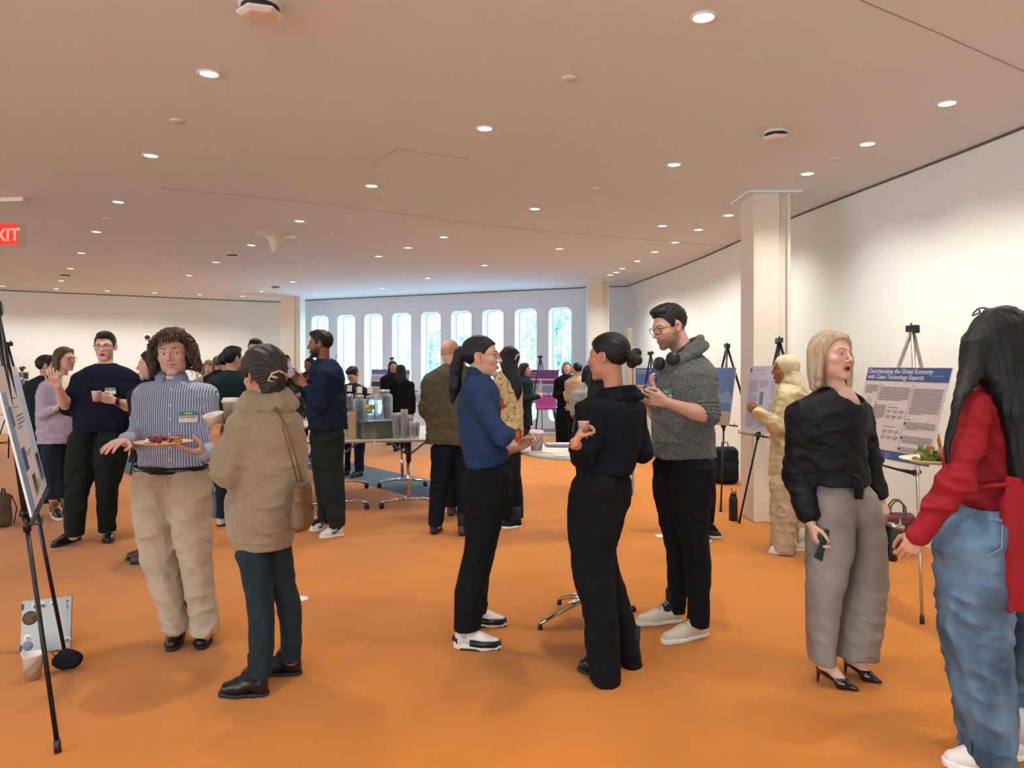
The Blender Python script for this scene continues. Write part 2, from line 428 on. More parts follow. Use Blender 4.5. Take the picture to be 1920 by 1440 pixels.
nt.links.new(g1.outputs[0], g3.inputs[1]); nt.links.new(g2.outputs[0], g3.inputs[2]); nt.links.new(g3.outputs[0], nt.nodes['Material Output'].inputs[0])
for i, t in enumerate(wc):
    o = geo('window_%d' % (i+1), [([wp(x, n_, z) for n_ in (TH-.10, TH-.06) for x, z in rrect(t, w_, Z0+e, Z1-e, RR-e*.5)], [])
        for w_, e in ()], m_frame) if 0 else None
    ro = rrect(t, ww, Z0, Z1, RR); ri = rrect(t, ww-.07, Z0+.035, Z1-.035, RR-.03); n = len(ro)
    V = [wp(x, TH-.10, z) for x, z in ro]+[wp(x, TH-.10, z) for x, z in ri]+[wp(x, TH-.06, z) for x, z in ro]+[wp(x, TH-.06, z) for x, z in ri]
    F = []
    for k in range(n):
        k2 = (k+1) % n; F += [(k, k2, n+k2, n+k), (2*n+k, 3*n+k, 3*n+k2, 2*n+k2), (n+k, n+k2, 3*n+k2, 3*n+k)]
    q = wr+wd*t+wn*(TH-.08)
    bar = box((q[0]+wd[0]*.06, q[1]+wd[1]*.06, (Z0+Z1)/2), (.03, .04, Z1-Z0-.05), np.array([[wd[0], wn[0], 0], [wd[1], wn[1], 0], [0, 0, 1]]))
    fr = props(geo('window_%d' % (i+1), [(V, F), bar], m_frame, smooth=False), kind='structure')
    g = geo('window_pane', [([wp(x, TH-.075, z) for x, z in ri], [tuple(range(n))])], m_glass, parent=fr, smooth=False)
# low white ledge between the windows
lp = [wr+wd*.05, wr+wd*(WLEN-.05)]
props(geo('trim_8', [prism([tuple(lp[0]-wn*.0), tuple(lp[1]), tuple(lp[1]-wn*.035), tuple(lp[0]-wn*.035)], .86, .90)] if 0 else
      [box(np.r_[wr+wd*((edges[i]))-wn*.012, .9], (.16, .025, .02), np.array([[wd[0], wn[0], 0], [wd[1], wn[1], 0], [0, 0, 1]])) for i in range(1, len(edges)-1)], m_gap, smooth=False), kind='structure')
# daylight through the slots
al = bpy.data.lights.new('window_daylight', 'AREA'); al.shape = 'RECTANGLE'; al.size = WLEN; al.size_y = 2.6; al.cycles.is_portal = True
ao = bpy.data.objects.new('window_daylight', al); COL.objects.link(ao)
q = wr+wd*(WLEN/2)+wn*(TH+.05); ao.location = (q[0], q[1], 1.55)
ao.rotation_euler = Vector((-wn[0], -wn[1], 0)).to_track_quat('-Z', 'Y').to_euler()
# unseen window frames added behind and left of the camera to carry fill lights
def fill_window(n, x, y, w, rz, z0=.5, z1=3.0):
    R = Rz(rz); c = np.array([x, y, (z0+z1)/2])
    fr = props(geo('window_%d' % n, [box(c+R @ np.array([sx*(w/2), 0, 0]), (.06, .1, z1-z0), R) for sx in (-1, 0, 1)]+[box(c+np.array([0, 0, sz*(z1-z0)/2]), (w+.06, .1, .06), R) for sz in (-1, 1)], m_frame, smooth=False), kind='structure')
    l = bpy.data.lights.new('window_daylight', 'AREA'); l.shape = 'RECTANGLE'; l.size = w; l.size_y = z1-z0; l.energy = FILL_W*w; l.color = (.80, .91, 1.0)
    o = bpy.data.objects.new('window_daylight', l); COL.objects.link(o); o.location = tuple(c+R @ np.array([0, .08, 0])); o.rotation_euler = Vector(tuple(R @ np.array([0, 1, 0]))).to_track_quat('-Z', 'Y').to_euler()
FILL_W = 40
for i, x in enumerate((-13, -9.5, -6, -2.5, 1)): fill_window(10+i, x, -4.45, 2.4, 0)
for i, y in enumerate((-2, 1.5, 5, 8.5)): fill_window(15+i, -15.45, y, 2.4, -math.pi/2)
# ---------------------------------------------------------------- outside
m_pave = mat('outdoor_paving', (205, 212, 216), .9)
oy = [tuple(wr+wn*.4+wd*-6), tuple(wl+wn*.4+wd*8), tuple(wl+wn*60+wd*30), tuple(wr+wn*60-wd*30)]
slab('ground_outside', oy, -.35, -.15, m_pave)
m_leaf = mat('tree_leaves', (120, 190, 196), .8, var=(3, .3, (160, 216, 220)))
m_bark = mat('tree_bark', (110, 120, 120), .9)
def outtree(x, y, h, r, seed, lab):
    rg = np.random.RandomState(seed); t = empty('tree', (x, y, -.15), lab, 'tree', 'trees outside the windows')
    br = [tube([(0, 0, 0), (.05, 0, h*.4), (.0, .1, h*.9)], [.13, .09, .03], 8)]
    for k in range(14):
        a = rg.rand()*6.28; z0 = h*(.25+.5*rg.rand()); br.append(tube([(0, 0, z0), (math.cos(a)*r*.5, math.sin(a)*r*.5, z0+h*.12), (math.cos(a)*r, math.sin(a)*r, z0+h*.3*rg.rand()+.1)], [.05, .03, .012], 6))
    geo('trunk', br, m_bark, t, (0, 0, 0))
    V = []; F = []
    for k in range(1500):
        d = unit(rg.randn(3)); c = np.array([0, 0, h*.66])+d*np.array([r, r, h*.33])*(.35+.65*rg.rand()); u = unit(rg.randn(3)); v = unit(np.cross(u, rg.randn(3))); s = .10+.10*rg.rand(); n = len(V)
        V += [c-u*s, c-v*s*.5, c+u*s, c+v*s*.5]; F.append((n, n+1, n+2, n+3))
    geo('foliage', [(V, F)], m_leaf, t, (0, 0, 0), smooth=False)
for i, (tt, nn, h, r, lb) in enumerate(((1.2, 5, 3.4, 1.3, 'pale tree seen through the rightmost window slot'), (4.1, 9, 4.0, 1.4, 'pale tree seen through the middle window slots'), (7.6, 7, 3.0, 1.2, 'pale tree seen through the left window slots'))):
    q = wr+wd*tt+wn*nn; outtree(q[0], q[1], h, r, i+3, lb)
# far facade outside, pale blue
m_fac = mat('outdoor_facade', (150, 205, 225), .8); m_fwin = mat('outdoor_facade_glass', (96, 172, 200), .2)
fb = empty('building', (0, 0, 0), 'pale blue building across the court seen through the window slots', 'building')
q0 = wr+wn*16-wd*7; R2 = np.array([[wd[0], wn[0], 0], [wd[1], wn[1], 0], [0, 0, 1]])
fb.location = (q0[0], q0[1], -.15)
geo('facade', [box(R2 @ np.array([4.5, 1, 1.6]), (9, 2, 3.2), R2)], m_fac, fb, (0, 0, 0), False)
for i in range(6):
    geo('facade_window', [box(R2 @ np.array([1+i*1.45, -.03, 1.9]), (.8, .1, 1.4), R2)], m_fwin, fb, (0, 0, 0), False)
# ---------------------------------------------------------------- columns with a recessed slot on the right half
def column(x0, x1, y0, y1, name, lab):
    w = x1-x0; d = y1-y0
    poly = [(x0, y0), (x0+w*.70, y0), (x0+w*.70, y0+.05), (x1-.035, y0+.05), (x1-.035, y0), (x1, y0), (x1, y1), (x0, y1)]
    poly2 = [(x0, y0), (x0+.045, y0), (x0+.045, y0+.012)]
    o = geo(name, [prism(poly, 0, ZC-.001)], m_col, smooth=False, bevel=.006)
    props(o, kind='structure')
    cap_ = [box(((x0+x1)/2, (y0+y1)/2, ZC-.012), (w+.16, d+.16, .02))]
    props(geo(name+'_trim', cap_, m_ceil, smooth=False), kind='structure')
def colpx(pl, pr, Y, d, name):
    a = P(pl, 0, Y)[0]; b_ = P(pr, 0, Y)[0]; column(a, b_, Y, Y+d, name, '')
colpx(1413, 1483, 7.33, .42, 'wall_column_near')
colpx(1103, 1142, 14.9, .45, 'wall_column_right')
colpx(526, 563, 18.3, .45, 'wall_column_left')
# ---------------------------------------------------------------- dark rug strips under the tables
m_rug = mat('grey_rug', (70, 88, 100), .95, bump=(90, .6, .006), var=(40, .2, (52, 66, 76)))
dv = unit((.62, -.78)); nv = np.array([.78, .62])
def strip(n0, n1, t0, t1, lab):
    poly = [tuple(nv*n0+dv*t0), tuple(nv*n1+dv*t0), tuple(nv*n1+dv*t1), tuple(nv*n0+dv*t1)]
    c = (nv*(n0+n1)/2+dv*(t0+t1)/2)
    o = geo('rug', [prism(poly, 00.0005, .004)], m_rug, origin=(c[0], c[1], 0), smooth=False); props(o, lab, 'rug')
strip(4.57, 5.40, -13.5, -6.75, 'grey textured rug strip behind and right of the drinks tables')
strip(2.38, 3.25, -14, -7.3, 'grey textured rug strip at the left behind the woman in the beige sweater')
# ---------------------------------------------------------------- recessed lamps
m_lamp = mat('lamp_lens', (255, 250, 242), .4, emit=((255, 246, 235), 9.0)); m_trimring = mat('lamp_trim_ring', (236, 232, 226), .5)
def lampname(px, py):
    d = ('far ' if py > 470 else 'near ' if py < 320 else 'mid-room ')
    return d
LAMPS = [(1319,31),(392,137),(909,240),(1776,193),(1627,269),(1264,308),(1514,325),(283,291),(697,348),(1003,391),(222,378),(562,414),(1366,403),(832,444),(1242,423),(1310,430),(181,434),(1266,454),(471,459),(710,480),(765,464),(1049,466),(1228,472),(153,474),(405,491),(1195,489),(132,503),(355,516),(909,497),(1167,503),(1155,510),(549,528),(802,521),(115,526),(201,545),(290,549),(375,552),(5,536),(1144,515),(455,555),(106,541),(490,546),(716,540)]
ring = lathe([(.052, 0), (.066, -.001), (.068, -.006), (.056, -.010), (.050, -.006)], n=24, caps=False)
lens = lathe([(.0001, -.004), (.03, -.005), (.052, -.004)], n=24)
ring_me = geo('trim_ring', [ring], m_trimring); lens_me = geo('lens', [lens], m_lamp)
RME, LME = ring_me.data, lens_me.data; bpy.data.objects.remove(ring_me); bpy.data.objects.remove(lens_me)
sl = bpy.data.lights.new('recessed_lamp_bulb', 'SPOT'); sl.energy = SPOT_W; sl.spot_size = math.radians(136); sl.spot_blend = .9; sl.shadow_soft_size = .03; sl.color = (1.0, .965, .91)
slc = bpy.data.lights.new('recessed_lamp_bulb_cool', 'SPOT'); slc.energy = SPOT_W*.8; slc.spot_size = math.radians(136); slc.spot_blend = .9; slc.shadow_soft_size = .03; slc.color = (.84, .92, 1.0)
snr = sl.copy(); snr.spot_size = math.radians(104); snr.spot_blend = 1.0; snr.energy = SPOT_W*1.25
def lamp(x, y, lab, grp, light=True, cool=False, wide=False):
    e = empty('ceiling_lamp', (x, y, ZC), lab, 'ceiling lamp', grp)
    for nm, me in (('trim_ring', RME), ('lens', LME)):
        o = bpy.data.objects.new(nm, me); COL.objects.link(o); o.parent = e
    if light:
        lo = bpy.data.objects.new('bulb', slc if cool else (sl if wide else snr)); COL.objects.link(lo); lo.parent = e; lo.location = (0, 0, -.02)
def near_thing(px, py):
    if px > 1220 and 395 < py < 520: return None
    return None
rows = {}
order = sorted(LAMPS, key=lambda q: q[1])
LL = {(1319,31): 'round recessed ceiling lamp at the top edge right of centre, largest in view', (392,137): 'round recessed ceiling lamp at the upper left, below the round detector',
 (909,240): 'round recessed ceiling lamp high in the middle of the ceiling', (1776,193): 'recessed ceiling lamp nearest the right edge along the right wall',
 (1627,269): 'recessed ceiling lamp second from the right edge along the right wall', (1264,308): 'recessed ceiling lamp left of the right-hand round detector',
 (1514,325): 'recessed ceiling lamp just above the near column', (283,291): 'recessed ceiling lamp at the left, below the lamp nearest the left detector',
 (697,348): 'recessed ceiling lamp below the left end of the short ceiling seam', (1003,391): 'recessed ceiling lamp left of the small sprinkler plate mid-ceiling',
 (222,378): 'recessed ceiling lamp above and right of the exit sign', (562,414): 'recessed ceiling lamp just above right of the funnel shaped speaker', (1366,403): 'recessed ceiling lamp left beside the top of the near column'}
WIDE = [(1319,31),(1776,193),(1627,269),(1514,325),(1366,403),(1310,430),(1266,454),(1228,472),(1195,489),(1167,503),(1144,515),(1155,510),(5,536),(115,526),(106,541),(201,545),(290,549),(375,552),(455,555)]
for k, q in enumerate(((1310,430),(1266,454),(1228,472),(1195,489),(1167,503),(1144,515))): LL[q] = '%s recessed lamp beyond the near column in the row along the right wall' % 'first second third fourth fifth sixth'.split()[k]
for k, q in enumerate(((181,434),(153,474),(132,503),(115,526),(106,541))): LL[q] = '%s recessed lamp down the receding line at the left, right of the exit sign' % 'nearest second third fourth fifth'.split()[k]
for k, q in enumerate(((5,536),(201,545),(290,549),(375,552),(455,555))): LL[q] = '%s from the left among the far lamps just above the left wall' % 'first second third fourth fifth'.split()[k]
LL.update({(1242,423): 'recessed ceiling lamp left of the row along the right wall, nearer one', (1155,510): 'tiny far lamp just above the right-hand far column', (832,444): 'recessed lamp in the middle of the ceiling right of the funnel fitting',
 (471,459): 'recessed lamp just left of the funnel fitting', (710,480): 'recessed lamp straight right of and below the funnel fitting', (765,464): 'faint recessed lamp between two brighter ones right of the funnel fitting',
 (1049,466): 'recessed lamp mid-ceiling left of the right wall row', (405,491): 'recessed lamp just below left of the dark-banded detector near the funnel fitting', (355,516): 'recessed lamp further down left of the same dark-banded detector',
 (909,497): 'recessed lamp above the middle window slots', (549,528): 'small far lamp right of the detector above the left far column', (802,521): 'small far lamp above the fifth window slot', (490,546): 'tiny far lamp left of the far left column top', (716,540): 'tiny far lamp above the third window slot'})
for k, (px, py) in enumerate(LAMPS):
    q = CP(px, py); lab = LL[(px, py)]; grp = 'recessed ceiling lamps'
    lamp(q[0], q[1], lab, grp, True, py > 500 and 480 < px < 1150, (px, py) in WIDE)
# lamps of the same ceiling over and behind the camera (only their light is seen)
for x, y in ((.7, 2.1), (-.6, .5), (2.0, .3), (-1.6, 1.9), (.6, 1.0), (2.9, 1.6), (2.9, 3.2), (-3.4, 2.6), (-.6, -1.4), (2.4, -1.2), (-5.4, 4.0), (-5.2, .2), (-8.5, 3.5), (-8.5, 7.5), (-12, 6), (-12, 11)):
    lamp(x, y, 'recessed ceiling lamp over and behind the viewer', 'lamps behind the viewer')
# ---------------------------------------------------------------- ceiling devices
m_dev = mat('device_white', (226, 220, 212), .45); m_slot = mat('device_slot', (28, 28, 30), .6)
def detector(px, py, lab, s=1.0, rot=.3):
    q = CP(px, py, ZC-.04); e = empty('ceiling_detector', (q[0], q[1], ZC), lab, 'smoke detector', rz=rot)
    geo('mounting_base', [lathe([(.085*s, 0), (.09*s, -.012*s), (.07*s, -.02*s)], n=32)], m_dev, e)
    geo('vent_slot', [lathe([(.078*s, -.018*s), (.078*s, -.04*s)], n=32)], m_slot, e)
    v = lathe([(.08*s, -.036*s), (.098*s, -.042*s), (.098*s, -.05*s), (.075*s, -.064*s), (.0001, -.068*s)], n=6)
    geo('cover', [v], m_dev, e, smooth=False, bevel=.008)
detector(488, 22, 'white hexagonal detector with black band at the top edge left of centre', 1.1)
detector(1455, 257, 'white detector with black band above the near column', 1.0, .1)
detector(435, 481, 'dark-banded detector on the ceiling left of the funnel shaped speaker')
detector(517, 540, 'dark-banded detector on the far ceiling above the left column')
detector(122, 518, 'dark-banded detector on the ceiling above the left wall')
def plate(px, py, lab):
    q = CP(px, py); o = geo('sprinkler_plate', [lathe([(.0001, -.010), (.04, -.010), (.045, -.004), (.045, 0)], n=20)], m_dev, origin=(0, 0, 0)); o.location = (q[0], q[1], ZC)
    props(o, lab, 'sprinkler plate')
for px, py, lb in ((332,226,'flat sprinkler plate on the ceiling at the left between two lamps'),(1067,146,'pale flat sprinkler plate high on the ceiling right of centre'),(1121,353,'sprinkler plate between the two lamps right of centre'),(1567,298,'sprinkler plate near the lamp above the near column'),(200,409,'sprinkler plate above the left wall between two lamps'),(1338,416,'sprinkler plate in the lamp row left of the near column'),(620,506,'small sprinkler plate right of the funnel shaped speaker'),(8,497,'sprinkler plate at the left edge below the exit sign'),(1076,511,'tiny sprinkler plate on the far ceiling left of the far right column')):
    plate(px, py, lb)
q = CP(517, 440); e = empty('funnel_speaker', (q[0], q[1], ZC), 'pale funnel shaped fitting hanging from the ceiling left of centre', 'ceiling speaker')
geo('flare', [lathe([(.26, -.002), (.17, -.012), (.10, -.05), (.065, -.13), (.05, -.23), (.0001, -.235)], n=40)], mat('speaker_cream', (222, 216, 196), .5), e)
geo('edge_ring', [lathe([(.255, -.001), (.275, -.004), (.27, -.01)], n=40)], m_dev, e)
# exit sign: red, on clear panel, at the left edge of the frame
m_red = mat('exit_red', (255, 30, 18), .4, emit=((255, 22, 12), 2.6)); m_acr = mat('clear_acrylic', (245, 240, 240), .05, trans=1, ior=1.2)
q = P(10, 440, 7.6); e = empty('exit_sign', (q[0], q[1], ZC), 'red lit exit sign hanging from the ceiling at the left edge', 'exit sign', rz=-.12)
geo('housing', [box((0, 0, -.02), (.42, .05, .04))], m_dev, e, (0, 0, 0), False, .004)
geo('hanger', [tube([(-.1, 0, 0), (-.1, 0, -.05)], .006)], m_dev, e)
zb = q[2]-ZC
geo('clear_panel', [box((.03, 0, zb+.0), (.40, .008, .24))], m_acr, e, (0, 0, 0), False)
geo('red_panel', [box((-.015, -.006, zb+.0), (.30, .006, .21))], mat('exit_panel_red', (226, 22, 16), .4, emit=((255, 18, 10), 1.6)), e, (0, 0, 0), False)
tx = text_geo('EXIT', .175, .002, 'CENTER', .004); geo('lettering', [xf(tx, Rx(math.pi/2), (-.015, -.012, zb-.062))], mat('exit_letters', (255, 120, 100), .4, emit=((255, 90, 70), 2.2)), e, smooth=False)
# dome camera on the left wall, floor outlets
q = P(277, 632, 17.6); e = empty('wall_camera', q, 'small black dome camera on the white left wall', 'camera')
geo('bracket', [lathe([(.085, .0), (.085, .03), (.07, .05)], R=frame_to((.3, -1, 0)))], m_dev, e); geo('dome', [lathe([(.055, .04), (.052, .07), (.035, .09), (.0001, .1)], c=(0, 0, .0), R=frame_to((.3, -1, 0)))], m_black, e)
for px, py, lb in ((1240, 1005, 'small pale floor outlet cover behind the tall man in grey sweater'), (562, 1123, 'small pale floor outlet cover right of the dark jeans of the woman in beige')):
    q = FP(px, py); o = geo('floor_outlet', [lathe([(.0001, .006), (.045, .006), (.055, .003), (.056, 0)], n=24)], m_white); o.location = (q[0], q[1], 0); props(o, lb, 'floor outlet')
# ================================================================= people
SKIN = {'light': (202, 160, 138), 'pale': (214, 172, 150), 'tan': (186, 134, 104), 'brown': (140, 92, 66), 'olive': (176, 128, 98)}
def m_skin(tone):
    return mat('skin_'+tone, SKIN[tone], .5, vcol='tint', sss=.12, bump=(500, .08, .0006), spec=.35)
def m_hair(name, rgb, stretch=(1, 1, .12)):
    return mat('hair_'+name, rgb, .48, var=(60, .25, tuple(min(255, int(c*1.25+4)) for c in rgb)), bump=(170, .8, .003), spec=.28, stretch=stretch)
def m_eye():
    if 'eye' in MATS: return MATS['eye']
    m = mat('eye', (235, 230, 226), .15, vcol='tint', spec=.6); return m
def headR(yaw, pitch=0, roll=0):
    a, p, r = map(math.radians, (yaw, pitch, roll))
    f = np.array([math.sin(a), -math.cos(a), 0]); l = np.array([math.cos(a), math.sin(a), 0]); u = np.array([0, 0, 1.])
    f, u = f*math.cos(p)-u*math.sin(p), u*math.cos(p)+f*math.sin(p)           # nod down for p>0
    l, u = l*math.cos(r)+u*math.sin(r), u*math.cos(r)-l*math.sin(r)
    return np.stack([l, f, u], 1)     # columns: local x(left) y(front) z(up)
def head_field(F, C, R, s, o):
    """o: options (jaw width, open mouth, smile, nose)"""
    T = lambda x, y, z: C+R @ (np.array([x, y, z])*s)
    E = lambda c, r, k=.02: F.u(ell(T(*c), np.array(r)*s, R), k*s)
    K = lambda a, b, ra, rb=None, k=.01: F.u(cap(T(*a), T(*b), ra*s, (rb or ra)*s), k*s)
    j = o.get('jaw', 1.0); n = o.get('nose', 1.0)
    E((0, -.016, .030), (.073, .092, .079), .0)
    E((0, .028, -.030), (.060*j, .056, .078), .03)
    E((0, .022, -.066), (.056*j, .055, .040), .02)
    K((-.010*j, .066, -.102), (.010*j, .066, -.102), .0145, k=.022)
    for x in (-1, 1):
        K((x*.012, .080, .019), (x*.046, .066, .017), .0085, .007, .014)
        E((x*.041, .054, -.026), (.018, .020, .016), .02)
    K((0, .084, .008), (0, .104*n, -.030), .0062, .0092, .010)
    for x in (-1, 1): K((x*.011, .092, -.036), (x*.012, .090, -.035), .0068, k=.006)
    # sockets, lids, eye slits
    for x in (-1, 1):
        F.sub(ell(T(x*.031, .088, -.002), np.array((.017, .013, .010))*s, R), .008*s)
        F.u(ell(T(x*.031, .0655, -.003), np.array((.0150, .0150, .0140))*s, R), .003*s)
    for x in (-1, 1):
        F.sub(ell(T(x*.031, .084, -.0025), np.array((.0128, .012, .0046*o.get('eyes', 1)))*s, R), .001*s)
    # mouth
    sm = o.get('smile', 0); om = o.get('open', 0)
    for x in (-1, 1):
        K((0, .0895, -.0605), (x*.022, .0790, -.0640+.004*sm), .0050, .0028, .004)
        K((0, .0870, -.0700-om*.5), (x*.018, .0790, -.0665-om*.3+.003*sm), .0062, .0030, .004)
    if om: F.sub(ell(T(0, .088, -.0655-om*.35), np.array((.015, .014, .003+om*.6))*s, R), .002*s)
    else:
        for x in (-1, 1): F.sub(cap(T(0, .0955, -.0648), T(x*.019, .0850, -.0650+.004*sm), .0022*s, .0014*s), .003*s)
    # ears
    if o.get('ears', 1):
        for x in (-1, 1):
            Re = R @ np.array([[math.cos(.45*x), -math.sin(.45*x), 0], [math.sin(.45*x), math.cos(.45*x), 0], [0, 0, 1]])
            F.u(ell(T(x*.077, -.014, -.004), np.array((.0075, .0175, .030))*s, Re), .006*s)
            F.u(ell(T(x*.074, -.006, -.028), np.array((.0065, .009, .011))*s, Re), .006*s)
            F.sub(ell(T(x*.085, -.009, -.001), np.array((.006, .010, .018))*s, Re), .004*s)
def head_tint(C, R, s, o, tone):
    base = np.array(lin(SKIN[tone])[:3])
    def f(V):
        q = ((V-C) @ R)/s; x, y, z = np.abs(q[:, 0]), q[:, 1], q[:, 2]
        col = np.tile(base, (len(V), 1))
        red = np.array([1.05, .80, .78])
        w = np.exp(-(((x-.042)/.02)**2+((z+.03)/.018)**2))*(y > .02)*.7+np.exp(-((x/.014)**2+((z+.034)/.012)**2))*(y > .07)*.6
        w += np.exp(-(((z+.004)/.03)**2+((y+.014)/.022)**2))*(x > .068)*.5
        near = (np.abs(z) < .14) & (np.abs(y) < .14) & (x < .11)
        w = np.clip(w, 0, 1)*near; col = col*(1-w[:, None])+col*red*w[:, None]
        st = o.get('stubble', 0)
        if st:
            bz = np.interp(y, [-.02, .02, .05, .075, .10], [-.02, -.028, -.045, -.046, -.046])
            m = np.clip((bz-z)/.012, 0, 1)*np.clip((y+.015)/.02, 0, 1)*(z > -.135)*near
            m = np.where((x < .022) & (z > -.052) & (z < -.040), np.clip(m+.6, 0, 1), m)
            m = np.where((x < .009) & (z > -.074) & (z < -.056), 0, m)
            hc = np.array(lin(o.get('beardc', (40, 30, 26)))[:3]); m = (m*st)[:, None]; col = col*(1-m)+hc*m
        sm = o.get('smile', 0); om = o.get('open', 0)
        lz = -.0650+.004*sm*(x/.02)**2
        lip = (x < .0235) & (y > .072) & (np.abs(z-lz+om*.25) < .0095*(1-np.clip(x/.0245, 0, 1)**2)**.5*1.0+om*.35) & near if True else 0
        lipc = np.array(lin(o.get('lips', (176, 104, 92)))[:3]); m = lip.astype(float)[:, None]*.85; col = col*(1-m)+lipc*m
        if om:
            m = ((x < .0145) & (y > .06) & (y < .083) & (np.abs(z+.0655+om*.35) < .003+om*.55) & near)[:, None]; col = np.where(m, np.array([.04, .01, .01]), col)
        if o.get('teeth'):
            m = ((x < .015) & (y > .076) & (np.abs(z+.0655-.004*(x/.02)**2) < .0024*(1-(x/.016)**2)) & near)[:, None]; col = np.where(m, np.array([.62, .58, .54]), col)
        bc = np.array(lin(o.get('brow', (50, 38, 32)))[:3])
        bz = .0195+.005*np.sin(np.clip((x-.012)/.036, 0, 1)*math.pi*.8)
        m = ((x > .012) & (x < .050) & (y > .045) & (np.abs(z-bz) < .0040*np.clip(1.25-(x-.012)/.045, .3, 1)))[:, None]*near[:, None]*.85; col = col*(1-m)+bc*m
        lash = ((x > .0175) & (x < .0445) & (y > .062) & (np.abs(z+.0025-.0052*np.sqrt(np.clip(1-((x-.031)/.0135)**2, 0, 1))) < .0016) & near)[:, None]
        col = np.where(lash, col*.25, col)
        nt = ((x > .004) & (x < .0125) & (y > .088) & (z < -.0405) & (z > -.047) & near)[:, None]; col = np.where(nt, col*.35, col)
        if 'scalp' in o:
            hl = hairline(q[:, 0], q[:, 1]); m = (np.clip((z-hl)/.008, 0, 1)*near*(x < .09) * ((x < .072) | (y < -.03) | (z > .03)))[:, None]*o['scalp'][1]
            col = col*(1-m)+np.array(lin(o['scalp'][0])[:3])*m
        return {'tint': col}
    return f
def hairline(x, y):
    return np.interp(y, [-.11, -.07, -.045, -.028, -.004, .010, .022, .034, .052, .075, .10], [-.055, -.052, -.035, .022, .034, -.004, -.006, .030, .060, .066, .070])
def eyeballs(parent, org, C, R, s, look=(0, 0), iris=(70, 50, 34)):
    for x in (-1, 1):
        c = C+R @ (np.array([x*.031, .0655, -.003])*s); r = .0132*s
        d = unit(R @ np.array([math.sin(look[0]), math.cos(look[0]), look[1]])); Rf = frame_to(d)
        n = 20; V = []; rows = [0, .12, .24, .42, .5, .8, 1.2, 1.8, 2.5, math.pi]
        V, Fc = lathe([(max(1e-7, r*math.sin(t)), r*math.cos(t)) for t in rows], n=16, caps=False)
        V = [Rf @ v+c for v in V]
        o = geo('eye', [(V, Fc)], m_eye(), parent, org)
        cols = []
        for t in rows: cols += [(0.004, .003, .003) if t < .2 else (lin(iris)[:3] if t < .45 else ((.03, .02, .02) if t < .46 else (.72, .69, .67)))]*16
        a = o.data.attributes.new('tint', 'FLOAT_COLOR', 'POINT'); a.data.foreach_set('color', np.c_[np.array(cols), np.ones(len(cols))].astype(np.float32).ravel())
def hand_field(F, W, D, N, left, s=1.0, curl=.35, thumb=.5, spread=.0, curls=None):
    """W wrist point, D towards the knuckles, N direction the palm faces"""
    W = np.asarray(W, float); D = unit(D); N = unit(np.asarray(N, float)-D*np.dot(N, D)); S = np.cross(N, D) if left else np.cross(D, N)
    T = lambda d, sx, n: W+(D*d+S*sx+N*n)*s
    wid = (.0285, .0095, -.0100, -.0275); kd = (.086, .090, .086, .078)
    H = Field()
    H.u(cap(T(-.02, 0, 0), T(.012, 0, 0), .0235*s, .024*s, (N, .72)), .0)
    for i in range(4): H.u(cap(T(.010, wid[i]*.62, 0), T(kd[i]-.004, wid[i], -.002), .0145*s, .0112*s), .010*s)
    H.u(cap(T(.020, .016, .007), T(.050, .030, .010), .0145*s, .012*s), .010*s)
    ph = ((.042, .025, .021), (.047, .029, .022), (.043, .027, .021), (.033, .020, .018))
    for i in range(4):
        c = (curls[i] if curls is not None else curl*(1+.07*i)); p = T(kd[i], wid[i], -.002)
        ax = unit(D*math.cos(spread*(wid[i]*22))+S*math.sin(spread*(wid[i]*22))); a = 0; r = (.0090, .0082, .0074, .0064)
        if i == 3: r = tuple(q*.9 for q in r)
        for m, L in enumerate(ph[i]):
            a += c*(1.05, 1.5, 1.0)[m]; q = p+(ax*math.cos(a)+N*math.sin(a))*L*s
            H.u(cap(p, q, r[m]*s, r[m+1]*s), .005*s if m == 0 else .002*s); p = q
    p = T(.030, .030, .008); a = 0
    t1 = unit(S*(.85-.5*thumb)+D*.62+N*(.15+.75*thumb)); t2 = unit(D*.85+N*(.1+.6*thumb)+S*(.28-.45*thumb)); t3 = unit(D*.9+N*(.05+.6*thumb)-S*(.1+.2*thumb))
    for m, (t, L) in enumerate(((t1, .040), (t2, .031), (t3, .024))):
        q = p+t*L*s; H.u(cap(p, q, (.0125, .0098, .0088)[m]*s, (.0098, .0088, .0070)[m]*s), (.008, .003, .002)[m]*s); p = q
    lo, hi = H.bounds(); F.u(Pr(lambda Q: H(Q, .03), lo, hi), .006*s)
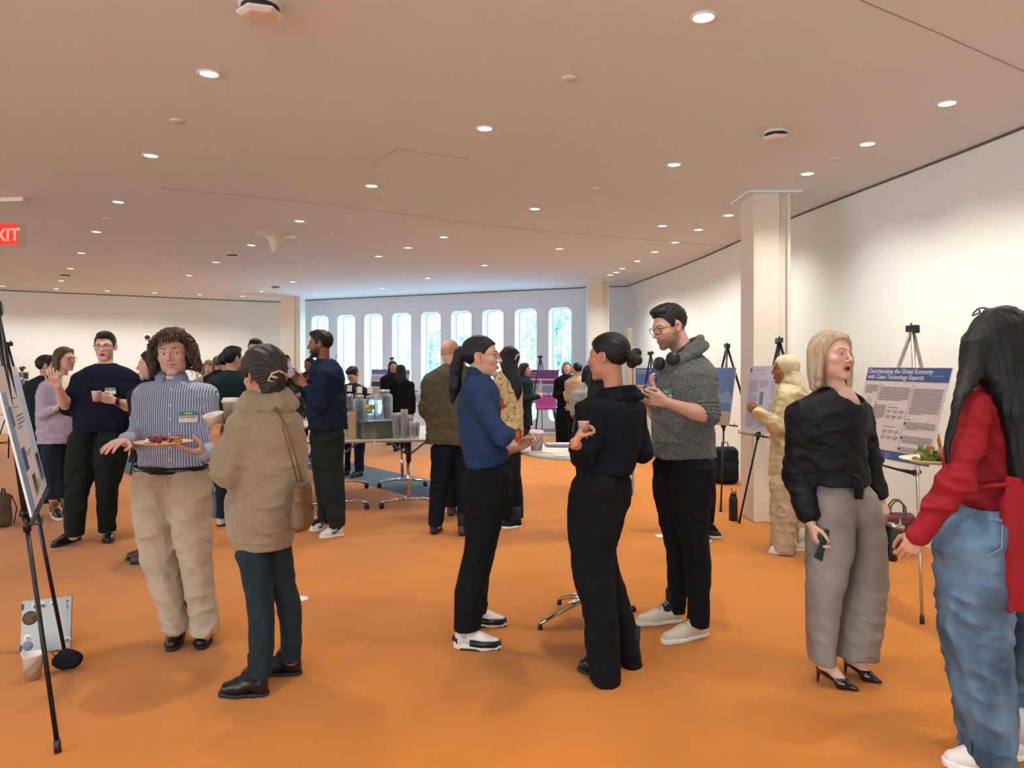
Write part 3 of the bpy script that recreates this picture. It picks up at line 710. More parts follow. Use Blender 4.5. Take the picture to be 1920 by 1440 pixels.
def shoe(parent, org, h, t, style, mats, name='shoe', width=1.0):
    """h heel end, t toe end on the floor (points); mats: dict upper, sole, lace"""
    h = np.array([h[0], h[1], 0]); t = np.array([t[0], t[1], 0]); L0 = np.linalg.norm(t-h); y = unit(t-h); x = np.cross(y, (0, 0, 1)); R = np.stack([x, y, [0, 0, 1]], 1)
    L = L0; w = width; T = lambda a, b, c: h+R @ np.array([a*w, b, c])
    U = Field(); So = Field(); st = style; zs = {'sneaker': .024, 'dress': .016, 'chunky': .034, 'boot': .022}.get(st, .02)
    if st == 'pump':
        U.u(cap(T(0, .035, .085), T(0, .05, .075), .028, .027), 0); U.u(cap(T(0, .05, .070), T(0, L*.62, .022), .023, .030), .02); U.u(cap(T(0, L*.62, .020), T(0, L-.012, .010), .030, .008), .02)
        U.sub(cap(T(0, .05, .112), T(0, L*.60, .062), .025, .022), .002); U.sub(ell(T(0, L*.35, .105), (.032, L*.33, .034), R), .004)
        U.sub(cap(T(0, .085, .018), T(0, L*.55, -.022), .026, .018), .004); U.u(cap(T(0, .022, .070), T(0, .018, .004), .012, .0045), .008)
        U.sub(Pr(lambda Q: Q[:, 2]-.001, h-.5, h+.5), 0)
        o = implicit(name, U, .004, mats['upper'], parent, org); return o
    r1, r2, r3 = .033, .046, .036
    zt = .058 if st == 'dress' else .066
    U.u(cap(T(0, .040, .035), T(0, .050, .094 if st != 'boot' else .14), .035, .034), 0)
    U.u(cap(T(0, .05, .055), T(0, L*.60, .040), .034, .036), .02); U.u(cap(T(0, L*.60, .036), T(0, L-.040, .028), .043, .032), .02)
    U.u(cap(T(0, .085, .089), T(0, L*.57, .056), .027, .025), .02)
    if st != 'boot': U.sub(cap(T(0, .045, .106), T(0, .058, .17), .028, .04), .006)
    U.sub(Pr(lambda Q: Q[:, 2]-zs*.8, h-.5, h+.5), 0)
    def sole2(Q, gr=0):
        q = (Q-h) @ R; X = np.stack([q[:, 0]/w, q[:, 1]], 1)
        def c2(a, b, ra, rb):
            a = np.array(a); b = np.array(b); ab = b-a; hh = np.clip((X-a) @ ab/(ab @ ab), 0, 1); return np.linalg.norm(X-a-hh[:, None]*ab, axis=1)-(ra+(rb-ra)*hh)
        d = smin(c2((0, r1), (.002, L*.62), r1, r2), c2((.002, L*.62), (-.003, L-r3), r2, r3), .02)-gr
        top = zs+np.where(q[:, 1] > L*.8, .004, 0)+(.006 if st == 'chunky' else 0)*np.cos(q[:, 1]*20)
        k = np.maximum(q[:, 2]-top, .0-q[:, 2]); return np.maximum(d, k)*1.0
    So.u(Pr(lambda Q: sole2(Q), T(-.1, -.02, -.01)-.1, T(.1, L+.02, .04)+.1), 0)
    So.ops[0][1].lo = np.minimum(h, t)-.06; So.ops[0][1].hi = np.maximum(h, t)+np.array([.06, .06, zs+.01])
    o = implicit(name, U, .0055, mats['upper'], parent, org)
    implicit('sole', So, .0055, mats['sole'], o, org)
    if mats.get('lace'):
        g = []
        for k in range(4):
            f = .095+k*(L*.55-.095)/4.0; z = .127-.042*k/4.0-(0 if st != 'dress' else .003)
            g.append(tube([T(-.022, f, z-.008), T(0, f+.004, z+.004), T(.022, f, z-.008)], .0034, 6))
        g.append(tube([T(0, .098, .122), T(.025, .10, .136), T(.036, .115, .112), T(.01, .105, .116)], .0022, 6)); g.append(tube([T(0, .098, .122), T(-.025, .104, .134), T(-.036, .118, .110)], .0022, 6))
        geo('laces', g, mats['lace'], o, org)
    if mats.get('panel'):       # contrasting side and toe panels
        for sx in (-1, 1):
            g = tube([T(sx*.040, L*.36, .040), T(sx*.049, L*.60, .034), T(sx*.036, L*.86, .032), T(sx*.006, L-.010, .028)], .012, 8, flat=1.5)
            geo('side_panel', [g], mats['panel'], o, org)
        geo('heel_panel', [tube([T(-.030, .03, .045), T(0, .004, .050), T(.030, .03, .045)], .013, 8, flat=1.4)], mats['panel'], o, org)
        if st == 'chunky': geo('tread', [tube([T(0, .002, .006), T(-.034, .05, .005), T(-.046, L*.6, .005), T(-.02, L-.01, .005), T(.02, L-.01, .005), T(.046, L*.6, .005), T(.034, .05, .005), T(0, .002, .006)], .006, 6)], mats['panel'], o, org)
    if mats.get('mark'):        # curved tick mark on the side
        for sx in (-1, 1):
            pts = [(.13, .072, .003), (.105, .050, .007), (.125, .044, .007), (.17, .056, .004), (.085, .085, .002)]
            pts = [T(sx*.044, L*.55, .046), T(sx*.046, L*.47, .042), T(sx*.043, L*.38, .050), T(sx*.038, L*.22, .078)]
            geo('side_mark', [tube(pts, [.003, .0075, .0055, .002], 8)], mats['mark'], o, org)
    return o
def folds(amp, sc=(9, 9, 16), seed=0, zlo=None, zhi=None, ridge=True):
    A = np.array(sc, float)
    def f(Q):
        q = Q*A+seed*7.3; q[:, 0] += Q[:, 2]*3; n = vnoise(q+.6*vnoise(Q*5+3)[:, None]); n2 = vnoise(q*2.1+9)
        v = (1-2*np.abs(n)**.75) if ridge else n
        r = -(v*.75+(.6-1.6*np.abs(n2))*.45)*amp*1.3
        if zlo is not None: r = r*np.clip((Q[:, 2]-zlo)/.05, 0, 1)
        if zhi is not None: r = r*np.clip((zhi-Q[:, 2])/.05, 0, 1)
        return r
    return f
def strand(C, R, amp=.002, mode='v', f=26, seed=0):
    def g(Q):
        q = (Q-C) @ R
        if mode == 'v': a = np.arctan2(q[:, 0], -q[:, 1]-.0); u = np.stack([a*f/2.2, q[:, 2]*9+seed, np.zeros(len(q))+seed], 1)
        elif mode == 'b': a = np.arctan2(q[:, 0], q[:, 2]-.02); u = np.stack([a*f/2.2, q[:, 1]*10+seed, np.zeros(len(q))], 1)
        elif mode == 'z': u = np.stack([q[:, 0]*f*7, q[:, 1]*f*7, q[:, 2]*8+seed], 1)
        else: u = q*f*4
        return -vnoise(u)*amp-vnoise(u*np.array([2.3, 1, 1]))*amp*.5
    return g
def rows(Y, st):
    """pixel rows (py, xl, xr, depth_half, dY) -> loft stations"""
    out = []
    for r in st:
        py, xl, xr, dh = r[:4]; dY = r[4] if len(r) > 4 else 0; y = Y+dY
        a = P(xl, py, y); b = P(xr, py, y); out.append((a[2], (a[0]+b[0])/2, y, (b[0]-a[0])/2, dh))
    return out
def hair_shell(H, C, R, s, t=.012, low=None, front=None, top=0):
    T = lambda c: C+R @ (np.array(c)*s)
    sh = Field(); sh.u(ell(T((0, -.016, .030+top/2)), (np.array((.073, .092, .079+top/2))+t)*s, R), 0)
    hl = low or hairline
    def f(Q):
        q = ((Q-C) @ R)/s
        d = sh(Q); return -smin(-d, (q[:, 2]-hl(q[:, 0], q[:, 1]))*s*.75, .006)
    H.u(Pr(f, C-.13*s-t, C+.15*s+t+top), 0)
    return H
SOCKS = []
def person(nm, label, Y, head, top, arms, legs, feet, bot=None, neck=None, skin='light', hair=None, fo=None, topm=None, topname='shirt', botm=None, botname='trousers',
           sleeve=(1, 1), hem=None, fold=(.006, .006), armr=None, nude_foot=False, group=None, neckr=.050, neckline=None, extra_body=None, extra_top=None, look=(0, 0), iris=(70, 50, 34), vox=None, topz=None, legr=None, hands=True, topattr=None, tuck=False):
    """head: (px,py,size m,yaw,pitch,roll,dY); top: torso pixel rows; arms: {'L':..,'R':..} three (px,py,dY); legs: list of two pixel-row lists"""
    fo = fo or {}; C = P(head[0], head[1], Y+(head[6] if len(head) > 6 else 0)); s = head[2]/.225; R = headR(*head[3:6])
    px = Y/FPX; v = vox or min(max(px*1.1, .0042), .011); vb = min(v*1.9, .013); near = Y < 5
    nk = P(neck[0], neck[1], Y+(neck[2] if len(neck) > 2 else 0))
    base = FP((feet[0][0]+feet[1][0])/2, (feet[0][1]+feet[1][1])/2) if feet else np.array([P(head[0], 0, Y)[0], Y, 0]); org = np.array([base[0], base[1], 0])
    root = empty(nm, org, label, 'person', group)
    B = Field(); head_field(B, C, R, s, fo)
    B.u(cap(C+R @ (np.array([0, -.022, -.045])*s), nk, neckr*s*.98, neckr*1.02), .022)
    ts = smooth_st(rows(Y, top)); B.u(loft(ts, .026), .02)
    zones = [(C, np.array([.10, .125, .135])*s, max(px*.75, .0029))]
    ar = armr or (.052, .044, .030)
    J = {}
    for k, a in arms.items():
        Sh, El, Wr = [P(q[0], q[1], Y+q[2]) for q in a['j']]; J[k] = (Sh, El, Wr)
        slv = sleeve[0] if k == 'L' else sleeve[1]; f1 = .66 if slv > .4 else .8; f2 = .66 if slv > .7 else .88
        B.u(cap(Sh, El, ar[0]*f1, ar[1]*f1), .03); B.u(cap(El, El+(Wr-El)*.35, ar[1]*min(f2, .84), ar[1]*f2), .02); B.u(cap(El+(Wr-El)*.35, Wr, ar[1]*f2, ar[2]*.8), .02)
        if hands and a.get('to') is not None:
            t = P(a['to'][0], a['to'][1], Y+a['to'][2]); D = t-Wr
            hs = a.get('s', .95); hand_field(B, Wr, D, a.get('n', (0, 0, -1)), k == 'L', hs, a.get('curl', .35), a.get('thumb', .4), a.get('spread', .1), a.get('curls'))
            zones.append((Wr+unit(D)*.08, np.array([.10, .10, .10]), max(px*.9, .0035)))
    zl = []
    for i, lg in enumerate(legs):
        sockl = None
        st = smooth_st(rows(Y, lg)); zl.append(st)
        n = len(st); pr = None
        for f in np.linspace(0, 1, 5):
            q = np.array([np.interp(f, np.linspace(0, 1, n), st[:, c]) for c in range(5)]); c = np.array([q[1], q[2], q[0]]); r = min(.8*min(q[3], q[4]), .075 if f > .5 else .05)-.004
            if f == 1: c = c-np.array([0, 0, .06]); r *= .8
            if pr is not None: B.u(cap(pr[0], c, pr[1], r), .02)
            pr = (c, r)
        if feet and i < len(feet):
            lo = st[0]; h = FP(feet[i][0], feet[i][1]); t = FP(feet[i][2], feet[i][3]); d = unit(t-h)
            an = h+d*.055+np.array([0, 0, .105 if nude_foot else .085]); B.u(cap((lo[1], lo[2], lo[0]+.02), an, .036 if near else .04, .031), .02)
            if nude_foot:
                B.u(cap(an, h+d*.04+np.array([0, 0, .078]), .030, .024), .02); B.u(cap(an, h+d*(np.linalg.norm(t-h)*.62)+np.array([0, 0, .028]), .030, .024), .03)
            else: SOCKS.append((root, org, h+d*.055, h+d*.14)); B.u(cap(an, h+d*.13+np.array([0, 0, .040]), .028, .016), .02)
    if extra_body: extra_body(B, C, R, s, J)
    implicit('body', B, vb, m_skin(skin), root, org, zones, head_tint(C, R, s, fo, skin))
    if near or Y < 9: eyeballs(root, org, C, R, s, look, iris)
    # upper garment
    if topm:
        U = Field(); U.u(loft(ts, 0), 0)
        for k, (Sh, El, Wr) in J.items():
            sl = sleeve[0] if k == 'L' else sleeve[1]
            e2 = arms[k].get('ar', ar)
            U.u(cap(Sh, El if sl >= .5 else Sh+(El-Sh)*sl*2, e2[0]+.004, e2[1]+.006), .055)
            if sl > .5:
                q = El+(Wr-El)*(sl-.5)*2; U.u(cap(El, q, e2[1]+.007, e2[1]+.007+(e2[2]+.006-e2[1]-.007)*(sl-.5)*2), .022)
        if extra_top: extra_top(U, C, R, s, J)
        if neckline: U.sub(neckline(C, R, s, nk), .008)
        fd = folds(fold[0], seed=len(nm)+int(head[0]))
        ring = []
        for k, (Sh, El, Wr) in J.items(): ring.append(El)
        def dsp(Q):
            d = fd(Q)
            for e in ring:
                r = np.linalg.norm(Q-e, axis=1); w = np.exp(-(r/.10)**2); d = d-w*vnoise(Q*np.array([22, 22, 40])+3)*fold[0]*.9
            return d
        U.disp = dsp
        implicit(topname, U, vb*.95, topm, root, org, attr=(lambda V: topattr(V, J, ts)) if topattr else None)
    if botm:
        T = Field(); k0 = True
        for st in zl: T.u(loft(st), 0 if k0 else .016); k0 = False
        T.disp = folds(fold[1], (10, 10, 12), seed=int(head[0]))
        if not tuck and topm:
            zh = ts[0][0]; zt = zh+.035; fdp = T.disp; T.disp = lambda Q: fdp(Q)+.030*np.clip((Q[:, 2]-zh+.045)/.05, 0, 1)
            T.sub(Pr(lambda Q: zt-Q[:, 2], np.array([-50, -50, zt-.03]), np.array([50, 50, 4])), 0)
        implicit(botname, T, vb, botm, root, org)
    H = None
    if hair:
        H = Field(); m = hair(H, C, R, s)
        root['_'] = 0; del root['_']
        hv = max(.0042, px*1.1)
        implicit('hair', H, hv, m, root, org)
    return dict(root=root, org=org, C=C, R=R, s=s, J=J, nk=nk, ts=ts, Y=Y, legs=zl)
def T_of(p): return lambda x, y, z: p['C']+p['R'] @ (np.array([x, y, z])*p['s'])
def glasses(p, m, w=.026, h=.019, r=.0013, round_=False, full=True, dz=0):
    T = T_of(p); g = []
    for x in (-1, 1):
        pts = []
        for k in range(25):
            a = 2*math.pi*k/24; n_ = 2 if round_ else 3.5
            cx_ = math.copysign(abs(math.cos(a))**(2/n_), math.cos(a)); cz_ = math.copysign(abs(math.sin(a))**(2/n_), math.sin(a))
            pts.append(T(x*.032+cx_*w, .098-abs(x*.032+cx_*w)*.18, -.004+dz+cz_*h))
        g.append(tube(pts, r*p['s'], 6, False))
        g.append(tube([T(x*(.032+w), .088, .004+dz), T(x*.074, .068, .006+dz), T(x*.080, .0, .008+dz), T(x*.078, -.022, -.006+dz)], r*p['s'], 6))
    g.append(tube([T(-.007, .098, 0+dz), T(0, .103, .003+dz), T(.007, .098, 0+dz)], r*p['s'], 6))
    geo('glasses', g, m, p['root'], p['org'])
def badge(p, c, n, w=.085, h=.058, green=(52, 138, 110), name_line='', up=(0, 0, 1)):
    """stick-on name badge on clothing: green band with HELLO, white field"""
    Rf = frame_to(n, up); Rm = np.stack([np.cross(up, unit(n)), np.asarray(up, float), unit(n)], 1); Rm[:, 0] = unit(Rm[:, 0]); Rm[:, 1] = np.cross(Rm[:, 2], Rm[:, 0])
    o = geo('name_badge', [box(c, (w, h, .0012), Rm)], mat('badge_paper', (232, 222, 210), .6), p['root'], p['org'], False); o['label'] = 'green and white sticker name badge'
    geo('badge_band', [box(c+Rm @ np.array([0, h*.28, .0009]), (w, h*.42, .001), Rm)], mat('badge_green', green, .6), o, p['org'], False)
    t = text_geo('HELLO', h*.2, .0004, 'CENTER', .0003); geo('badge_lettering', [xf(t, Rm, c+Rm @ np.array([0, h*.22, .0018]))], mat('badge_white_ink', (220, 235, 228), .6), o, p['org'], False)
    if name_line:
        t = text_geo(name_line, h*.22, .0004, 'CENTER', .0003); geo('badge_name', [xf(t, Rm, c+Rm @ np.array([0, -h*.12, .0018]))], mat('badge_ink', (60, 56, 60), .6), o, p['org'], False)
def torso_front(p, px, py, extra=.004):
    """point on the camera-facing side of the torso loft under pixel (px,py)"""
    y = p['Y']
    for _ in range(3):
        q = P(px, py, y); st = p['ts']; g = lambda i: np.interp(q[2], st[:, 0], st[:, i]); u = min(.97, abs(q[0]-g(1))/g(3)); y = g(2)-g(4)*math.sqrt(1-u*u)-extra
    q = P(px, py, y); sx = (q[0]-g(1))/g(3)**2; sy = (q[1]-g(2))/g(4)**2
    return q, unit((sx, sy, 0))
def curls_geo(C, R, s, n, r0, seed=1, drop=.10, rad=.0065, col=.0022, ymax=.045, zmin=-.02):
    rg = np.random.RandomState(seed); g = []
    while len(g) < n:
        d = unit(rg.randn(3)); c = np.array([0, -.016, .030])+d*np.array([.078, .097, .086])*r0
        if c[2] < zmin or (c[1] > ymax and c[2] < .075): continue
        out = np.array([d[0], d[1], 0]); out = out/max(.3, np.linalg.norm(out))
        L = drop*(.6+.7*rg.rand())*(1.0 if c[1] < .03 else .28); ph = rg.rand()*6.28; tw = 2.2+rg.rand()*1.6; pts = []
        for k in range(16):
            t = k/15; q = c+out*(.030*math.sin(t*2.2)+.006)+np.array([0, 0, .012*math.sin(t*3)-L*t**1.3]); a = ph+t*tw*6.28; rr = rad*(.35+.65*t)
            e1 = unit(np.cross(out+.01, (0, 0, 1))); q = q+e1*rr*math.cos(a)+unit(out+1e-6)*rr*math.sin(a); pts.append(C+R @ (q*s))
        g.append(tube(pts, [col*s*(1-.5*(k/15)) for k in range(16)], 4))
    return g
# ================================================================= the people in the foreground
BK = fabric('black_cloth', (17, 19, 23)); NV = fabric('navy_cloth', (22, 28, 46)); DTEAL = fabric('dark_teal_denim', (28, 40, 46), v=(20, .3, (38, 52, 58)))
KH = fabric('khaki_cotton', (190, 176, 155), v=(9, .35, (170, 155, 134))); DG = fabric('dark_green_cotton', (26, 36, 32)); BLJ = fabric('blue_grey_denim', (46, 58, 74))
ml = lambda n, c, r=.5: mat(n, c, r)
WHL = mat('white_leather', (214, 208, 200), .5, bump=(60, .2, .001)); SOLEW = mat('white_rubber', (226, 222, 210), .6); BLK = mat('black_leather', (18, 18, 20), .28, bump=(90, .25, .001)); SOLEB = mat('black_rubber', (22, 22, 22), .7)
LACEW = mat('white_lace', (230, 228, 222), .8); LACEB = mat('dark_lace', (32, 22, 22), .8); LACER = mat('red_brown_lace', (92, 30, 34), .8)
GOLD = mat('gold_metal', (220, 180, 110), .25, 1.0); SILV = mat('silver_metal', (205, 205, 208), .25, 1.0); PEARL = mat('pearl', (236, 226, 214), .25); DKM = mat('dark_metal', (34, 36, 40), .35, .6)
BROWNBOOT = mat('brown_leather', (64, 46, 38), .5)
def S_(r, dY=0): return [tuple(q)+(dY,) for q in r]

# --- 1 man with curly hair, striped shirt, plate
ms = mat('striped_shirt_cloth', (120, 136, 176), .85, spec=.25, sheen=.1); nt = ms.node_tree; N = nt.nodes; L = nt.links; b = N['Principled BSDF']
at = N.new('ShaderNodeAttribute'); at.attribute_name = 'u'; ma = N.new('ShaderNodeMath'); ma.operation = 'MULTIPLY'; ma.inputs[1].default_value = 1/.0125; L.new(at.outputs['Fac'], ma.inputs[0])
fr = N.new('ShaderNodeMath'); fr.operation = 'FRACT'; L.new(ma.outputs[0], fr.inputs[0]); gt = N.new('ShaderNodeMath'); gt.operation = 'GREATER_THAN'; gt.inputs[1].default_value = .62; L.new(fr.outputs[0], gt.inputs[0])
mx = N.new('ShaderNodeMix'); mx.data_type = 'RGBA'; mx.inputs[6].default_value = lin((104, 120, 156)); mx.inputs[7].default_value = lin((204, 208, 216)); L.new(gt.outputs[0], mx.inputs[0]); L.new(mx.outputs[2], b.inputs['Base Color'])
def stripe_u(V, J, ts):
    z = V[:, 2]; g = lambda i: np.interp(z, ts[:, 0], ts[:, i]); best = np.abs(np.sqrt(((V[:, 0]-g(1))/g(3))**2+((V[:, 1]-g(2))/g(4))**2)-1)*np.minimum(g(3), g(4)); u = V[:, 0]*1.0
    for k, (a, e, w) in J.items():
        for p, q in ((a, e), (e, w)):
            ab = q-p; h = np.clip((V-p) @ ab/(ab @ ab), 0, 1); v = V-p-h[:, None]*ab; r = np.linalg.norm(v, axis=1); d = np.abs(r-.055)
            x = unit(np.cross(ab, (0, 1, .2))); y = unit(np.cross(ab, x)); m = (d < best) & (h > .02 if p is a else h > 0) & (r < .085); u = np.where(m, np.arctan2(v @ x, v @ y)*.06, u); best = np.where(m, d, best)
    return {'u': u}
def hair_curly(H, C, R, s):
    hair_shell(H, C, R, s, .014, top=.008)
    T = lambda c: C+R @ (np.array(c)*s)
    for x in (-1, 1):
        H.u(cap(T((x*.086, -.02, .03)), T((x*.104, -.02, -.085)), .030*s, .026*s), .02)
    H.u(ell(T((0, -.07, -.03)), np.array((.09, .045, .085))*s, R), .02)
    H.disp = strand(C, R, .010, 'n', 12)
    return m_hair('brown_curls', (46, 38, 30), (1, 1, .5))
p1 = person('person', 'man with long curly brown hair in a blue striped shirt holding a plate', 4.1,
    (324, 661, .236, 12, 3, 5), [(711, 304, 344, .07), (718, 280, 378, .095), (738, 258, 402, .115), (780, 262, 399, .125), (830, 262, 393, .125), (872, 262, 386, .12)],
    {'R': dict(j=[(274, 738, 0), (256, 822, -.04), (236, 824, -.24)], to=(212, 834, -.34), n=(0, .1, -1), curl=.12, spread=.28, thumb=.1, s=1.0),
     'L': dict(j=[(388, 742, 0), (398, 846, -.04), (384, 850, -.22)], to=(352, 844, -.29), n=(0, .1, 1), curl=.12, thumb=.9, s=1.0)},
    [[(881, 256, 332, .115), (930, 250, 330, .12), (975, 256, 328, .115), (1050, 268, 331, .095), (1100, 284, 338, .085), (1150, 300, 346, .078), (1180, 304, 351, .076)],
     [(881, 318, 388, .115), (930, 318, 394, .12), (975, 322, 394, .115), (1050, 340, 396, .095), (1100, 350, 397, .085), (1150, 357, 405, .08), (1185, 358, 409, .078)]],
    [(338, 1187, 320, 1223), (391, 1185, 375, 1220)], neck=(323, 716, .0), skin='light', hair=hair_curly,
    tuck=True,
    fo=dict(smile=1.6, teeth=1, brow=(96, 70, 48), lips=(182, 104, 92), jaw=.98), topm=ms, topname='striped_shirt', botm=KH, botname='khaki_trousers', topattr=stripe_u,
    neckr=.056, armr=(.047, .044, .033), look=(.4, .0), fold=(.006, .009))
geo('hair_curls', curls_geo(p1['C'], p1['R'], p1['s'], 330, 1.08, 3, .115, .0085, .0030), m_hair('brown_curls_light', (82, 64, 45), (1, 1, .5)), p1['root'], p1['org'])
T = T_of(p1)
geo('hair_fringe', [tube([T(x, .072, .088), T(x*1.3, .096, .062+.006*k), T(x*1.5+.006, .094, .040+.004*k), T(x*1.7, .088, .032+.006*k)], [.005, .0045, .0035, .001], 6) for k, x in enumerate((-.026, -.018, -.008, .002, .012, .022))], m_hair('brown_curls_light', (82, 64, 45)), p1['root'], p1['org'])
def shirt_collar(p, m, r=.068, h=.045, nm='collar', spread=.5):
    nk = p['nk']; R = headR(math.degrees(math.atan2(p['R'][0, 1], -p['R'][1, 1])), 0, 0); g = []
    V = []; F = []; n = 28
    for k in range(n+1):
        a = .30+(2*math.pi-.60)*k/n; c, sn = math.sin(a), math.cos(a); d = (1-abs(k/n-.5)*2)
        up = nk+R @ np.array([c*(r-.006), sn*(r-.004)*.95-.004, .028+.010*d]); lo = nk+R @ np.array([c*(r+.012), sn*(r+.012)-.004+.006*(1-d), -.010]); tip = (1-d)**4
        lo = lo+R @ np.array([0, .012*tip, -.045*tip]); un = nk+R @ np.array([c*(r-.010), sn*(r-.010)-.004, -.02])
        V += [un, up, up+(lo-up)*.5+R @ np.array([c*.004, sn*.004, 0]), lo]
    for k in range(n):
        for j in range(3): F.append((k*4+j, (k+1)*4+j, (k+1)*4+j+1, k*4+j+1))
    o = geo(nm, [(V, F)], m, p['root'], p['org']); sd = o.modifiers.new('thickness', 'SOLIDIFY'); sd.thickness = .003; return o
def belt(p, m, py, xl, xr, dh, w=.034, buckle=True):
    a = P(xl, py, p['Y']); c = P(xr, py, p['Y']); cx_, wd_ = (a[0]+c[0])/2, (c[0]-a[0])/2
    pr = [(1.0, -w/2), (1.02, -w/2), (1.02, w/2), (1.0, w/2)]
    V = []; F = []; n = 48
    for f, z in pr:
        for j in range(n): t = 2*math.pi*j/n; V.append((cx_+(wd_+(f-1)*.15)*math.cos(t), p['Y']+(dh+(f-1)*.15)*math.sin(t), a[2]+z))
    for i in range(3):
        for j in range(n): F.append((i*n+j, i*n+(j+1) % n, (i+1)*n+(j+1) % n, (i+1)*n+j))
    o = geo('belt', [(V, F)], m, p['root'], p['org'])
    if buckle: geo('buckle', [box((cx_, p['Y']-dh-.006, a[2]), (.045, .006, .036))], DKM, o, p['org'], False, .002)
    return o
cm = mat('striped_collar_cloth', (104, 122, 166), .85, var=(200, .1, (150, 160, 190)))
p1['nk'] = p1['nk']+np.array([0, -.005, .022]); shirt_collar(p1, cm, .070)
geo('undershirt', [lathe([(.052, -.012), (.060, .010), (.058, .016), (.050, .012)], c=p1['nk']+np.array([0, .0, -.004]), n=32)], mat('white_cotton', (224, 222, 220), .9), p1['root'], p1['org'])
belt(p1, BLK, 878, 254, 389, .124)
for k, py in enumerate((730, 760, 786, 814, 840, 862)):
    q, n_ = torso_front(p1, 320-.5*k, py, .0); geo('button', [lathe([(.0001, .004), (.005, .004), (.006, 0)], c=q, R=frame_to(n_), n=12)], PEARL, p1['root'], p1['org'])
q, n_ = torso_front(p1, 353, 781, .012); badge(p1, q, n_, .088, .060, name_line='Hon Van Jaren')
for h, t in (((338, 1187), (320, 1223)), ((391, 1185), (375, 1220))): shoe(p1['root'], p1['org'], FP(*h), FP(*t), 'dress', dict(upper=BLK, sole=SOLEB, lace=LACEB))

# --- 2 woman in beige cowl sweater, seen from behind
KN = mat('beige_knit', (154, 138, 114), .95, bump=(260, .8, .003), var=(120, .25, (134, 118, 96)), sheen=.3, spec=.15)
def hair_clip(H, C, R, s):
    T = lambda c: C+R @ (np.array(c)*s)
    hair_shell(H, C, R, s, .022, top=.02)
    H.u(ell(T((0, -.085, .035)), np.array((.070, .055, .070))*s, R), .03); H.u(ell(T((0, -.118, -.005)), np.array((.048, .030, .048))*s, R), .015)
    H.u(ell(T((0, -.075, -.055)), np.array((.058, .045, .05))*s, R), .03); H.u(cap(T((.0, -.125, .03)), T((.03, -.14, -.05)), .016*s, .010*s), .015)
    H.u(ell(T((.066, -.0, .045)), np.array((.022, .055, .045))*s, R), .02)
    H.disp = strand(C, R, .005, 'b', 30)
    return m_hair('dark_brown', (40, 36, 34), (1, 1, 1))
p2 = person('person', 'woman in a beige cowl-neck sweater seen from behind, hair in a clip', 3.62,
    (492, 704, .228, -128, 4, 0), [(738, 476, 530, .075), (762, 456, 545, .11), (788, 436, 562, .14), (840, 430, 572, .15), (900, 428, 573, .155), (960, 427, 562, .155), (1000, 434, 550, .14), (1018, 440, 545, .13)],
    {'L': dict(j=[(450, 800, -.10), (424, 888, -.14), (414, 840, -.10)], to=(404, 818, -.12), n=(.3, .9, .2), curl=.75, thumb=.8, s=.88),
     'R': dict(j=[(540, 795, .12), (470, 880, .24), (428, 822, .18)], to=(424, 800, .12), n=(-.6, -.6, .3), curl=.75, thumb=.8, s=.88)},
    [[(1000, 437, 512, .10, -.05), (1017, 436, 510, .10, -.05), (1060, 450, 510, .09, -.07), (1123, 464, 513, .075, -.09), (1200, 469, 513, .065, -.11), (1268, 470, 507, .06, -.12)],
     [(1000, 480, 546, .10, .05), (1017, 490, 545, .10, .05), (1097, 508, 553, .08, .07), (1142, 522, 563, .07, .08), (1200, 528, 564, .065, .08), (1236, 530, 563, .06, .08)]],
    [(505, 1303, 410, 1303), (567, 1264, 482, 1262)], neck=(498, 752, 0), skin='tan', hair=hair_clip, fo=dict(ears=1), topm=KN, topname='sweater', botm=DTEAL, botname='jeans',
    sleeve=(.88, 1.0), armr=(.060, .056, .036), fold=(.008, .004), look=(0, 0))
nk = p2['nk']
cw = Field()
for k, (r, dz, th) in enumerate(((.078, .030, .022), (.094, .006, .024), (.112, -.022, .024))):
    pts = [nk+np.array([math.cos(a)*r*1.15+.004, math.sin(a)*r, dz+.010*math.sin(a*1.0+.5)]) for a in np.linspace(0, 2*math.pi, 17)]
    for a, c in zip(pts[:-1], pts[1:]): cw.u(cap(a, c, th), .012)
cw.disp = folds(.006, (12, 12, 20), 3); implicit('cowl_neck', cw, .006, KN, p2['root'], p2['org'])
hm = Field(); st = p2['ts']; zb = st[0][0]; hm.u(loft([(zb-.018, st[0][1], st[0][2], st[0][3]+.002, st[0][4]+.002), (zb+.035, st[0][1], st[0][2], st[0][3]+.006, st[0][4]+.006)]), 0)
implicit('ribbed_hem', hm, .007, mat('beige_rib', (150, 130, 102), .95, bump=(120, 1.0, .004), stretch=(3, 3, .1)), p2['root'], p2['org'])
T = T_of(p2)
geo('earring', [lathe([(.0001, -.006), (.0055, 0), (.0001, .006)], c=T(.080, -.008, -.040))], PEARL, p2['root'], p2['org'])
clip = [tube([T(.010, -.150, .012), T(.044, -.140, .000), T(.052, -.120, -.030), T(.030, -.135, -.036)], .0052, 8), tube([T(.022, -.152, -.020), T(.046, -.140, -.012)], .005, 8), tube([T(.010, -.150, .012), T(-.03, -.14, -.005), T(-.045, -.12, -.03)], .0052, 8)]
geo('claw_clip', clip, mat('tortoise_clip', (206, 176, 140), .3), p2['root'], p2['org'])
glasses(p2, DKM)
for h, t in (((505, 1303), (410, 1303)), ((567, 1264), (482, 1262))): shoe(p2['root'], p2['org'], FP(*h), FP(*t), 'dress', dict(upper=BLK, sole=SOLEB, lace=LACER))



